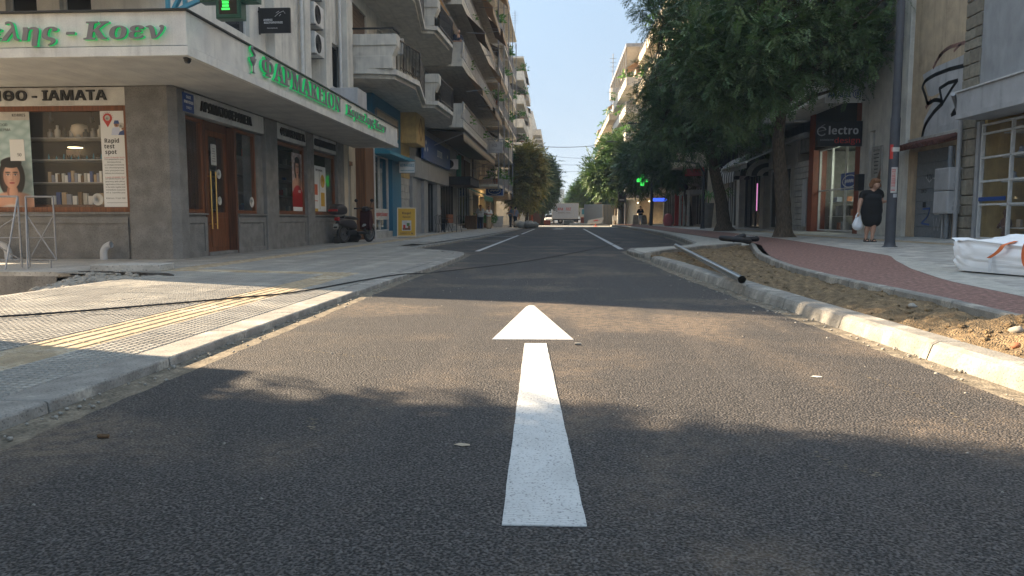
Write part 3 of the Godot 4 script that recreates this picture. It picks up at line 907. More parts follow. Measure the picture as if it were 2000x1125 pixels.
func chalk_marks():   # surveyors' chalk and scrapes left on the new asphalt: crumbs of pale dust in broken lines
	for q in [[[V(1.62, 0, -4.0), V(1.7, 0, -3.4), V(1.66, 0, -2.9)], 90, 0.008, "broken tan chalk line on the asphalt near the right gutter"], [[V(-0.95, 0, -6.25), V(-0.6, 0, -6.0), V(-0.25, 0, -5.85)], 130, 0.03, "tan chalk scribble on the sunlit asphalt left of the arrow head"], [[V(-1.6, 0, -4.5), V(-1.2, 0, -4.35), V(-0.95, 0, -4.25)], 70, 0.03, "pale scrape on the sunlit asphalt left of the arrow shaft"], [[V(-1.02, 0, -2.95), V(-0.95, 0, -2.75)], 40, 0.012, "small pale scrape on the shaded asphalt at the left"], [[V(0.9, 0, -2.6), V(1.05, 0, -2.35)], 50, 0.02, "small pale scrape on the shaded asphalt at the right"]]:
		var b := MB.new()
		for i in q[1]:
			var t: float = rng.randf() * (q[0].size() - 1)
			var k: int = mini(int(t), q[0].size() - 2)
			var p: Vector3 = q[0][k].lerp(q[0][k + 1], t - k) + V(rng.randfn() * q[2], 0.0025, rng.randfn() * q[2])
			var r: float = rng.randf_range(0.002, 0.007)
			var pts := []
			for j in 5:
				var a := -TAU * j / 5
				pts.append(p + V(cos(a) * r * rng.randf_range(0.6, 2.0), 0, sin(a) * r * rng.randf_range(0.5, 1.1)))
			for j in range(1, 4): b.tri(pts[0], pts[j], pts[j + 1])
		var o := one("chalk_mark", b, M.gutter, q[3], "chalk mark")
		o.set_meta("kind", "structure")

# ---------- pharmacy on the left corner
const XL := -6.83
func panel_dado(p: Node3D, z0: float, z1: float, x := XL):   # low wall under a shop window, with a sunk panel
	var w := absf(z1 - z0)
	var b := MB.new()
	b.bx(x - 0.35, x - 0.07, 0.05, 0.9, z0, z1)
	part_w("dado", b, M.conc_dark, p)
	b = MB.new()
	for q in [[0.0, 0.1, 0.05, 0.86], [w - 0.1, w, 0.05, 0.86]]: b.bx(x - 0.07, x - 0.045, q[2], q[3], z0 - q[0], z0 - q[1], 0.004)
	b.bx(x - 0.07, x - 0.045, 0.05, 0.2, z0 - 0.1, z1 + 0.1, 0.004); b.bx(x - 0.07, x - 0.045, 0.74, 0.86, z0 - 0.1, z1 + 0.1, 0.004)
	part_w("dado_moulding", b, M.conc_dark, p)
	b = MB.new()
	b.bx(x - 0.34, x - 0.01, 0.901, 0.935, z0, z1, 0.008)
	part_w("sill", b, M.conc_dark, p)
func part_w(s: String, b: MB, m: Material, p: Node3D) -> MeshInstance3D: return pw(s, b, m, p)
func shop_window(p: Node3D, z0: float, z1: float, y0: float, y1: float, x: float, fm: Material, gm: Material, t := 0.07, mull := [], trans := []):
	# in a facade that looks towards +x
	var b := MB.new()
	b.frame(V(x - 0.08, y0, z0), V(0, 0, -1), z0 - z1, y1 - y0, t, 0.08, mull, trans)
	var f := pw("window_frame", b, fm, p)
	b = MB.new()
	b.box(V(x - 0.05, (y0 + y1) / 2, (z0 + z1) / 2), V(0.008, y1 - y0 - t, z0 - z1 - t))
	pw("pane", b, gm, f)

func letter_row(called: String, label: String, s: String, at: Vector3, u: Vector3, cap: float, width: float, fm: Material, dep: float, stand: float, bold: bool, serif: bool, shear := 0.0, glow := false):
	# single raised letters on a wall; at = middle of the row on the wall
	var nn := u.cross(Vector3.UP)
	var t := thing(called, label, "sign", at)
	var ft := font(bold, serif)
	var full := ft.get_string_size(s, HORIZONTAL_ALIGNMENT_LEFT, -1, 48).x
	var k := cap / (0.714 * 48.0)
	var sx := width / (full * k) if width > 0.0 else 1.0
	for i in s.length():
		if s[i] == " ": continue
		var x0 := ft.get_string_size(s.substr(0, i), HORIZONTAL_ALIGNMENT_LEFT, -1, 48).x
		var cw := ft.get_string_size(s[i], HORIZONTAL_ALIGNMENT_LEFT, -1, 48).x
		var off := ((x0 + cw / 2) - full / 2) * k * sx
		for g in ([true, false] if glow else [false]):
			var tm := TextMesh.new()
			tm.text = s[i]; tm.font = ft; tm.font_size = 48; tm.pixel_size = k; tm.curve_step = 0.9
			tm.depth = (stand - 0.012) if g else dep
			tm.horizontal_alignment = HORIZONTAL_ALIGNMENT_CENTER; tm.vertical_alignment = VERTICAL_ALIGNMENT_CENTER
			var b := MB.new()
			b.put(tm, Transform3D(Basis(u, Vector3.UP, nn), nn * ((0.012 + tm.depth / 2) if g else (stand + dep / 2 + 0.001)) + u * off), shear, sx)
			part("sign_glow" if g else "letter", b, M.green_sign_glow if g else fm, t)
	return t

func pharmacy():
	var p := thing("pharmacy_building", "corner apartment block with the pharmacy and its long white canopy", "building", V(-7, 0.1, -13))
	var b := MB.new()
	b.slab([[-7.72, -12.9], [-6.95, -12.9], [-6.83, -13.02], [-6.83, -13.3], [-7.2, -13.3], [-7.2, -13.25], [-7.72, -13.25]], 0.02, 3.17)
	pw("pillar", b, M.conc_dark, p)
	for q in [[-17.0, -17.75], [-19.85, -20.42], [-22.6, -23.3]]:
		b = MB.new()
		b.bx(XL - 0.4, XL, 0.02, 3.17, q[0], q[1], 0.012)
		pw("pillar", b, M.conc_dark, p)
	# dados, windows and door of the long side
	panel_dado(p, -13.3, -14.1); panel_dado(p, -15.52, -17.0); panel_dado(p, -17.75, -19.85); panel_dado(p, -20.42, -22.6)
	var xw := XL - 0.09
	shop_window(p, -13.32, -14.1, 0.94, 2.74, xw, M.wood, M.glass)
	shop_window(p, -15.54, -16.6, 0.94, 2.74, xw, M.wood, M.glass)
	shop_window(p, -17.77, -19.83, 0.94, 2.74, xw, M.wood, M.glass, 0.09)
	shop_window(p, -20.44, -22.58, 0.94, 2.74, xw, M.wood, M.glass, 0.09)
	b = MB.new()
	b.bx(xw - 0.3, xw - 0.0, 0.94, 2.74, -16.6, -17.0)
	pw("wood_reveal", b, M.conc_dark, p)
	b = MB.new()
	b.bx(-7.3, XL - 0.06, 0.1, 2.74, -14.1, -14.17, 0.004); b.bx(-7.3, XL - 0.06, 0.1, 2.74, -15.45, -15.52, 0.004); b.bx(-7.3, -7.06, 2.6, 2.78, -14.17, -15.45, 0.004)
	pw("door_frame", b, M.wood_dark, p)
	b = MB.new()
	b.frame(V(-7.12, 0.42, -14.17), V(0, 0, -1), 0.34, 2.2, 0.05, 0.05)
	b.bx(-7.12, -7.07, 0.13, 0.42, -14.17, -14.51, 0.004)
	var sl := pw("side_light", b, M.wood, p)
	b = MB.new(); b.bx(-7.1, -7.095, 0.45, 2.58, -14.21, -14.47)
	pw("pane", b, M.glass, sl)
	b = MB.new()
	b.frame(V(-7.12, 0.85, -14.53), V(0, 0, -1), 0.92, 1.75, 0.11, 0.055)
	b.bx(-7.12, -7.065, 0.13, 0.85, -14.53, -15.45, 0.006)
	b.bx(-7.068, -7.05, 0.25, 0.74, -14.65, -15.33, 0.012)
	var d := pw("door", b, M.wood, p)
	b = MB.new(); b.bx(-7.1, -7.092, 0.95, 2.5, -14.63, -15.35)
	pw("pane", b, M.glass, d)
	for z in [-14.56, -14.78]:
		b = MB.new()
		b.tube([V(-7.0, 0.62, z), V(-7.0, 1.78, z)], 0.017, 8)
		for y in [0.72, 1.68]: b.tube([V(-7.06, y, z), V(-7.0, y, z)], 0.013, 6)
		pw("handle", b, M.brass, d)
	b = MB.new(); b.bx(-7.3, XL - 0.05, 0.02, 0.16, -14.17, -15.45, 0.01)
	pw("step", b, M.conc_dark, p)
	# front towards the side street
	b = MB.new()
	b.bx(-14, -7.72, 0.02, 0.92, -13.25, -12.98); b.bx(-14, -7.72, 0.905, 0.95, -13.25, -12.92, 0.01)
	b.bx(-14, -7.8, 0.06, 0.22, -12.98, -12.95, 0.004); b.bx(-14, -7.8, 0.74, 0.86, -12.98, -12.95, 0.004); b.bx(-7.98, -7.8, 0.22, 0.74, -12.98, -12.95, 0.004)
	pw("dado", b, M.conc_dark, p)
	b = MB.new()
	b.frame(V(-10.6, 0.95, -13.08), V(1, 0, 0), 2.88, 1.9, 0.09, 0.1)
	var f := pw("window_frame", b, M.wood, p)
	b = MB.new(); b.bx(-10.52, -7.78, 1.02, 2.78, -13.05, -13.042)
	pw("pane", b, M.glass, f)
	b = MB.new(); b.bx(-14, -10.6, 0.95, 2.85, -13.3, -12.98)
	pw("pillar", b, M.conc_dark, p)
	b = MB.new(); b.bx(-14, -7.72, 2.85, 3.17, -13.2, -12.93, 0.006)
	pw("fascia_board", b, M.fascia, p)
	for q in [[-13.3, -17.0], [-17.75, -19.85], [-20.42, -22.6]]:
		b = MB.new(); b.bx(XL - 0.25, XL - 0.03, 2.78, 3.17, q[0] - 0.003, q[1] + 0.003, 0.006)
		pw("fascia_board", b, M.fascia, p)
	# canopy
	b = MB.new()
	b.slab([[-14, -10.45], [-5.3, -10.45], [-5.3, -24.2], [-6.82, -24.2], [-6.82, -12.89], [-14, -12.89]], 3.29, 3.76)
	var c := pw("canopy", b, M.fascia, p)
	b = MB.new()
	b.bx(-14, -5.27, 3.14, 3.275, -10.5, -10.42, 0.004); b.bx(-5.35, -5.27, 3.14, 3.275, -10.5, -24.22, 0.004); b.bx(-6.8, -5.35, 3.14, 3.275, -24.15, -24.22, 0.004)
	pw("canopy_lip", b, M.fascia, c)
	b = MB.new()
	b.bx(-14, -5.26, 3.762, 3.79, -10.62, -10.4, 0.004); b.bx(-5.48, -5.26, 3.762, 3.79, -10.62, -24.22, 0.004)
	pw("canopy_flashing", b, M.dark_metal, c)
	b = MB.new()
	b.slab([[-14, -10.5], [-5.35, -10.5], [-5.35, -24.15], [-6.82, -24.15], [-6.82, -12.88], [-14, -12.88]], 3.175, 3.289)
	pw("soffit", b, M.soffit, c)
	# upper floors: front wall with windows, side wall with recess and pilasters
	b = MB.new()
	var wins := []
	for fl in 5:
		for q in [[3.62, 4.2], [4.62, 5.2], [1.2, 2.4]]: wins.append([q[0], q[1], 0.75 + fl * 3.0, 2.25 + fl * 3.0])
	b.wall(V(-13.45, 3.2, -12.9), V(1, 0, 0), 6.62, 15.8, wins, 0.16)
	pw("wall", b, M.plaster_white, p)
	for q in wins:
		b = MB.new()
		b.frame(V(-13.45 + q[0], 3.2 + q[2], -13.06), V(1, 0, 0), q[1] - q[0], q[3] - q[2], 0.05, 0.05)
		f = pw("window", b, M.white_metal, p)
		b = MB.new(); b.box(V(-13.45 + (q[0] + q[1]) / 2, 3.2 + (q[2] + q[3]) / 2, -13.05), V(q[1] - q[0] - 0.06, q[3] - q[2] - 0.06, 0.01))
		pw("pane", b, M.dark_pane, f)
	b = MB.new()
	var side := [[7.1, 8.2, 0.0, 15.8]]
	for fl in 5:
		for q in [[2.2, 3.4], [9.4, 10.3]]: side.append([q[0], q[1], 1.6 + fl * 3.0, 2.9 + fl * 3.0])
	b.wall(V(XL, 3.2, -12.9), V(0, 0, -1), 11.0, 15.8, side, 0.5)
	b.bx(XL - 0.56, XL - 0.5, 3.2, 19, -20.0, -21.1)
	b.quad(V(-13.45, 19, -12.9), V(XL, 19, -12.9), V(XL, 19, -23.9), V(-13.45, 19, -23.9))
	b.quad(V(-13.45, 0, -23.9), V(-13.45, 0, -12.9), V(-13.45, 19, -12.9), V(-13.45, 19, -23.9))
	b.quad(V(XL, 3.2, -23.9), V(-13.45, 3.2, -23.9), V(-13.45, 19, -23.9), V(XL, 19, -23.9))
	pw("wall", b, M.plaster_white, p)
	var bay := MB.new()
	bay.bx(-13.45, XL, 4.72, 19, -10.8, -12.89)
	pw("bay", bay, M.plaster_white, p)
	for q in side.slice(1):
		b = MB.new()
		b.frame(V(XL - 0.14, 3.2 + q[2], -12.9 - q[0]), V(0, 0, -1), q[1] - q[0], q[3] - q[2], 0.06, 0.06)
		f = pw("window", b, M.white_metal, p)
		b = MB.new(); b.box(V(XL - 0.12, 3.2 + (q[2] + q[3]) / 2, -12.9 - (q[0] + q[1]) / 2), V(0.01, q[3] - q[2] - 0.06, q[1] - q[0] - 0.06))
		pw("pane", b, M.dark_pane, f)
	for q in [[-17.2, -17.62, 0.22], [-19.55, -19.98, 0.14], [-21.1, -21.5, 0.2], [-22.9, -23.5, 0.3]]:
		b = MB.new(); b.bx(XL, XL + q[2], 3.77, 19, q[0], q[1], 0.01)
		pw("pilaster", b, M.plaster_white, p)
	for q in [[-19.4, 0.1], [-22.75, 0.12]]:
		b = MB.new(); b.tube([V(XL + q[1], 3.8, q[0]), V(XL + q[1], 18.5, q[0])], 0.05, 8)
		pw("downpipe", b, M.white_metal, p)
	# room behind the panes
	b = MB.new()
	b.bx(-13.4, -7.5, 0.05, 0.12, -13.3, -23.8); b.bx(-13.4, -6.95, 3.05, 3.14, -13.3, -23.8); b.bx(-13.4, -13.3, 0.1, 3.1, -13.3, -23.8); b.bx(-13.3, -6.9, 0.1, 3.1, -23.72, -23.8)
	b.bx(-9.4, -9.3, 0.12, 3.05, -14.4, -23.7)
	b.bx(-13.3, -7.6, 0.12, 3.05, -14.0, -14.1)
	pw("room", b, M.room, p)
	# shelves behind the front window
	var sh := thing("window_shelving", "glass shelves with products behind the pharmacy's front window", "shelving", V(-8.9, 0.95, -13.5))
	for y in [1.09, 1.5, 1.92, 2.32]:
		b = MB.new(); b.bx(-10.5, -7.8, y - 0.018, y, -13.75, -13.2, 0.003)
		pw("shelf", b, M.panel_grey if y > 1.3 else M.wood_dark, sh)
	b = MB.new(); b.bx(-10.55, -7.75, 0.95, 1.07, -13.9, -13.15)
	pw("ledge", b, M.wood_dark, sh)
	b = MB.new(); b.bx(-10.5, -7.8, 1.1, 2.9, -13.92, -13.88)
	pw("back_panel", b, M.room, sh)
	var box_m := [M.white_print, M.paper, M.plate_blue, M.cloth_grey, M.crate_wood, M.white_print, M.cloth_sand]
	var cnt := 0
	for q in [[1.92, 34, 0.1, 0.0], [1.5, 20, 0.19, 0.0], [1.09, 12, 0.2, 0.3], [2.32, 9, 0.2, 0.0]]:
		for i in q[1]:
			var x: float = lerpf(-9.55, -8.3, (i + 0.5) / q[1]) + rng.randf_range(-0.01, 0.01)
			b = MB.new()
			var h: float = q[2] * rng.randf_range(0.7, 1.2)
			var lab := ""
			var mt: Material
			if q[0] == 1.92 or q[0] == 2.32:
				var r := 0.016 if q[0] == 1.92 else 0.05
				b.lathe([[0.0, 0.0], [r, 0.002], [r, h * 0.62], [r * 0.45, h * 0.75], [r * 0.45, h], [0.0, h + 0.001]], 8)
				mt = M.black_gloss if i % 4 else M.teal
				lab = ["teal", "small black"][1 if i % 4 else 0] + " bottle in the row on the upper middle shelf of the pharmacy window" if q[0] == 1.92 else ["steel", "white", "dark"][i % 3] + " jar on the top shelf of the pharmacy window"
				if q[0] == 2.32: mt = [M.steel, M.paper, M.dark_metal][i % 3]
			else:
				b.box(V(0, h / 2, 0), V(0.052 if q[0] == 1.5 else 0.085, h, 0.05), 0.002, Basis(Vector3.UP, rng.randf_range(-0.15, 0.15)))
				var bi: int = (i * 3 + cnt) % box_m.size()
				mt = box_m[bi]
				lab = ["white", "cream", "blue", "grey", "brown", "white", "sand-coloured"][bi] + (" product box standing on the lower middle shelf of the pharmacy window" if q[0] == 1.5 else " gift pack on the lowest shelf of the pharmacy window")
			var o := one("bottle" if q[0] == 1.92 else ("jar" if q[0] == 2.32 else "product_box"), b, mt, lab, "bottle" if q[0] == 1.92 else ("jar" if q[0] == 2.32 else "box"), {1.92: "dark bottles in the pharmacy window", 2.32: "jars on the top shelf", 1.5: "boxes on the lower middle shelf", 1.09: "gift packs on the lowest shelf"}[q[0]], V(x, q[0], -13.38 - q[3] * 0.1))
			cnt += 1
	b = MB.new()
	b.lathe([[0.0, -0.14], [0.1, -0.12], [0.155, 0.0], [0.13, 0.1], [0.06, 0.13], [0.0, 0.131]], 16)
	one("ceramic_pot", b, M.container_cream, "round cream pot on the top shelf of the pharmacy window", "pot", "", V(-8.95, 2.46, -13.45))
	b = MB.new(); b.bx(-0.13, 0.13, 0.0, 0.2, 0.0, 0.015); 
	var pf := one("framed_card", b, M.awning_cream, "small framed picture behind the dark bottles in the pharmacy window", "picture", "", V(-9.2, 1.93, -13.6))
	b = MB.new(); b.lathe([[0.0, 0.05], [0.03, 0.05], [0.15, 0.0], [0.0, -0.002]], 16)
	var pl := thing("pendant_lamp", "lit round ceiling lamp inside the pharmacy window", "lamp", V(-9.3, 2.2, -13.82))
	part("shade", b, M.dark_metal, pl)
	b = MB.new(); b.lathe([[0.0, -0.02], [0.13, -0.016], [0.13, -0.006], [0.0, -0.004]], 16)
	part("lamp_glow", b, M.warm_lamp_glow, pl)
	lamp(V(-9.3, 2.12, -13.7), Color(1, 0.8, 0.55), 0.005, 0.1)
	for x in [-9.55, -8.75]:
		b = MB.new(); b.tube([V(0, 0.1, 0), V(0.0, 0.0, 0)], 0.02, 8); b.lathe([[0.0, -0.1], [0.04, -0.1], [0.045, -0.02], [0.02, 0.02], [0.0, 0.02]], 10, Transform3D(Basis(Vector3.RIGHT, 0.5), Vector3.ZERO))
		one("spotlight", b, M.black, "black ceiling spotlight at the top of the pharmacy window, " + ("left one" if x < -9.0 else "right one"), "spotlight", "", V(x, 2.72, -13.5))
	# signs
	letter_row("name_letters", "grey slanted letters glowing green, on the canopy front, reading the owners' names", "Κομπελης - Κοεν", V(-7.55, 3.49, -10.45), V(1, 0, 0), 0.25, 3.95, M.letter_grey, 0.02, 0.055, true, true, 0.22, true)
	letter_row("pharmacy_letters", "large grey capital letters glowing green along the canopy side, reading ΦΑΡΜΑΚΕΙΟΝ", "ΦΑΡΜΑΚΕΙΟΝ", V(-5.3, 3.53, -15.35), V(0, 0, -1), 0.34, 4.75, M.letter_grey, 0.02, 0.055, true, true, 0.0, true)
	letter_row("owner_letters", "smaller slanted letters glowing green at the far end of the canopy side", "Κομπελης-Κοεν", V(-5.3, 3.52, -20.3), V(0, 0, -1), 0.24, 4.1, M.letter_grey, 0.02, 0.05, true, true, 0.2, true)
	letter_row("wall_letters", "black letters reading ΑΝΘΟ - ΙΑΜΑΤΑ over the pharmacy's front window", "ΑΝΘΟ - ΙΑΜΑΤΑ", V(-9.26, 3.02, -12.93), V(1, 0, 0), 0.175, 2.4, M.black, 0.03, 0.003, true, false)
	letter_row("wall_letters", "black letters reading ΑΡΩΜΑΤΟΘΕΡΑΠΕΙΑ over the pharmacy door", "ΑΡΩΜΑΤΟΘΕΡΑΠΕΙΑ", V(XL - 0.03, 2.97, -15.1), V(0, 0, -1), 0.19, 2.35, M.black, 0.03, 0.003, true, false)
	letter_row("wall_letters", "black letters reading ΦΥΤΟΘΕΡΑΠΕΙΑ over the middle shop window", "ΦΥΤΟΘΕΡΑΠΕΙΑ", V(XL - 0.03, 2.97, -18.85), V(0, 0, -1), 0.19, 1.75, M.black, 0.03, 0.003, true, false)
	letter_row("wall_letters", "black letters reading ΟΜΟΙΟΠΑΘΗΤΙΚΗ over the last pharmacy window", "ΟΜΟΙΟΠΑΘΗΤΙΚΗ", V(XL - 0.03, 2.97, -21.5), V(0, 0, -1), 0.19, 1.95, M.black, 0.03, 0.003, true, false)
	# snake and cup emblem
	var em := thing("pharmacy_emblem", "grey snake-and-cup emblem glowing green before the large letters", "emblem", V(-5.24, 3.53, -12.62))
	for g in [true, false]:
		b = MB.new()
		var x := -0.03 if g else 0.0
		var pts := []
		for i in 25:
			var t := i / 24.0
			pts.append(V(x, -0.05 + 0.27 * t, sin(t * 9.0) * 0.09 * (1.0 - 0.5 * t)))
		b.tube(pts, 0.022, 6)
		b.lathe([[0.0, -0.22], [0.07, -0.215], [0.02, -0.19], [0.016, -0.1], [0.05, -0.07], [0.13, 0.03], [0.0, 0.03]], 12, Transform3D(Basis.from_scale(V(0.25, 1, 1)), V(x, 0, 0)))
		part("sign_glow" if g else "emblem_face", b, M.green_sign_glow if g else M.letter_grey, em)
	# street-name plate
	var sp := thing("street_plate", "blue street-name plate at the pharmacy corner", "sign", V(XL - 0.005, 2.95, -13.42))
	b = MB.new(); b.box(V(0.01, 0, 0), V(0.02, 0.34, 0.4), 0.003)
	part("plate", b, M.plate_blue, sp)
	b = MB.new()
	text(b, "ΟΔΟΣ", V(0.021, 0.1, 0), V(0, 0, -1), 0.05, 0.002)
	text(b, "ΠΡΙΜΕΝΤΙΓΛΩΣΗ", V(0.021, 0.01, 0), V(0, 0, -1), 0.05, 0.002, true, false, 1, 0, 0.34)
	text(b, "STREET", V(0.021, -0.09, 0), V(0, 0, -1), 0.045, 0.002, false)
	part("lettering", b, M.white_print, sp)
	b = MB.new(); b.lathe([[0.0, -0.05], [0.03, -0.045], [0.05, -0.015], [0.05, 0.012], [0.06, 0.014], [0.06, 0.03], [0.0, 0.03]], 14)
	one("security_camera", b, M.black_gloss, "small black dome camera under the canopy corner", "camera", "", V(-5.45, 3.145, -10.75))
	# lit cross on its bracket
	var cr := thing("pharmacy_cross", "green lit pharmacy cross on a blue bracket above the canopy corner", "cross sign", V(-4.88, 4.2, -11.0))
	var cross := func(hw: float, aw: float) -> Array: return [Vector2(-aw, -hw), Vector2(aw, -hw), Vector2(aw, -aw), Vector2(hw, -aw), Vector2(hw, aw), Vector2(aw, aw), Vector2(aw, hw), Vector2(-aw, hw), Vector2(-aw, aw), Vector2(-hw, aw), Vector2(-hw, -aw), Vector2(-aw, -aw)]
	b = MB.new()
	b.prism(cross.call(0.43, 0.19), Transform3D(Basis(), V(0, 0, -0.09)), 0.18)
	b.prism(cross.call(0.41, 0.17), Transform3D(Basis(), V(0, 0, -0.105)), 0.21)
	part("housing", b, M.green_metal, cr)
	b = MB.new()
	b.prism(cross.call(0.37, 0.135), Transform3D(Basis(), V(0, 0, 0.1)), 0.01)
	part("face_plate", b, M.black_gloss, cr)
	b = MB.new()
	for i in 14:
		var y := -0.3 + i * 0.046
		var w := 0.15 if absf(y) < 0.1 else 0.06
		b.box(V(-0.03, y, 0.117), V(w * 2 * (0.8 if i % 3 else 1.0), 0.03, 0.01))
	part("led_sign", b, M.green_sign_led, cr)
	b = MB.new()
	for q in [[V(-0.19, 0.1, 0), V(-1.9, 0.1, -0.6)], [V(-0.43, -0.12, 0), V(-1.9, -0.42, -0.6)], [V(-0.8, -0.42, -0.2), V(-0.8, 0.6, -0.2)], [V(-0.8, 0.1, -0.2), V(-1.25, -0.42, -0.4)], [V(-1.15, -0.42, -0.35), V(-1.15, 0.6, -0.35)]]: b.bar(q[0], q[1], 0.055)
	part("bracket", b, M.teal, cr)
	# black blade sign
	var bs := thing("blade_sign", "black square blade sign with a white runner emblem above the canopy", "sign", V(-6.43, 5.29, -16.8))
	b = MB.new(); b.box(Vector3.ZERO, V(0.7, 0.55, 0.06), 0.006)
	part("panel", b, M.black, bs)
	b = MB.new(); b.bar(V(-0.37, -0.3, 0), V(-0.37, 0.3, 0), 0.03); b.bar(V(-0.42, 0.2, 0), V(-0.3, 0.2, 0), 0.03)
	part("bracket", b, M.dark_metal, bs)
	b = MB.new()
	text(b, "ΔΗΜΟΣ", V(-0.16, 0.01, 0.031), V(1, 0, 0), 0.042, 0.002)
	text(b, "ΚΩΣΤΟΠΟΥΛΟΣ", V(-0.04, -0.05, 0.031), V(1, 0, 0), 0.042, 0.002, true, false, 1, 0, 0.43)
	text(b, "Φυσικοθεραπευτής", V(-0.07, -0.17, 0.031), V(1, 0, 0), 0.02, 0.002, false)
	for q in [[0.0, 0.08, 0.1, 0.16], [0.1, 0.16, 0.2, 0.2], [0.2, 0.2, 0.24, 0.14], [0.03, 0.16, 0.1, 0.2], [0.1, 0.09, 0.14, 0.13]]: b.bar(V(q[0], q[1], 0.033), V(q[2], q[3], 0.033), 0.014, 0.004)
	part("lettering", b, M.white_print, bs)
	# vent cowls and air conditioners
	for q in [[-8.14, "grey elbow vent pipe at the foot of the pharmacy front, nearer the corner"], [-9.93, "grey elbow vent pipe at the foot of the pharmacy front, behind the rail"]]:
		b = MB.new()
		var sg := 1.0 if q[0] > -9 else -1.0
		var pts := []
		for i in 10: pts.append(V((0.17 - 0.17 * cos(i / 9.0 * 1.45)) * sg, 0.1 + 0.17 * sin(i / 9.0 * 1.45), 0))
		pts.push_front(V(0, 0, 0))
		b.tube(pts, 0.062, 12, false)
		one("vent_pipe", b, M.pvc, q[1], "pipe", "", V(q[0], 0.1, -12.72))
	for q in [[5.32, "lowest air conditioner in the recess of the white block"], [6.1, "second air conditioner up in the recess of the white block"], [6.88, "third air conditioner up in the recess of the white block"]]:
		aircon(q[1], V(XL + 0.05, q[0], -20.55), PI / 2)
	b = MB.new()
	b.box(Vector3.ZERO, V(0.95, 0.8, 1.0), 0.01)
	var dk := one("duct_box", b, M.panel_pale, "pale sheet-metal duct box standing behind the canopy's far end", "duct", "", V(-6.3, 4.2, -21.9))
	posters()
	rail_barrier()

func lamp(at: Vector3, c: Color, e: float, sz := 0.05):
	var l := OmniLight3D.new()
	l.light_color = c; l.light_energy = e; l.light_size = sz; l.omni_range = 12.0; l.omni_attenuation = 2.0
	l.shadow_enabled = true; l.position = at; l.name = nm("lamp_light")
	add_child(l)
var ac0: Node3D
func aircon(label: String, at: Vector3, yaw: float):
	if ac0 == null:
		ac0 = thing("air_conditioner", label, "air conditioner", at, yaw)   # its face looks along its own +z
		var b := MB.new(); b.box(V(0, 0.29, 0), V(0.8, 0.58, 0.3), 0.015)
		part("casing", b, M.white_metal, ac0)
		b = MB.new()
		for i in 9:
			b.tube(ring_pts(V(-0.12, 0.29, 0.155), 0.03 + i * 0.026), 0.005, 4, false)
		for i in 4: b.bar(V(-0.12, 0.29, 0.156) + V(cos(i * PI / 4), sin(i * PI / 4), 0) * 0.25, V(-0.12, 0.29, 0.156) - V(cos(i * PI / 4), sin(i * PI / 4), 0) * 0.25, 0.008)
		part("fan_grille", b, M.dark_metal, ac0)
		b = MB.new(); b.lathe([[0.0, 0.0], [0.25, 0.0], [0.25, 0.004], [0.0, 0.004]], 20, Transform3D(Basis(Vector3.RIGHT, PI / 2), V(-0.12, 0.29, 0.1501)))
		part("fan_opening", b, M.black, ac0)
		b = MB.new()
		for x in [-0.3, 0.3]:
			b.bar(V(x, -0.015, -0.25), V(x, -0.015, 0.16), 0.03)
		part("bracket", b, M.steel, ac0)
	else: dup(ac0, "air_conditioner", at, yaw, label)
func ring_pts(c: Vector3, r: float) -> Array:
	var a := []
	for i in 25: a.append(c + V(cos(i * TAU / 24), sin(i * TAU / 24), 0) * r)
	return a

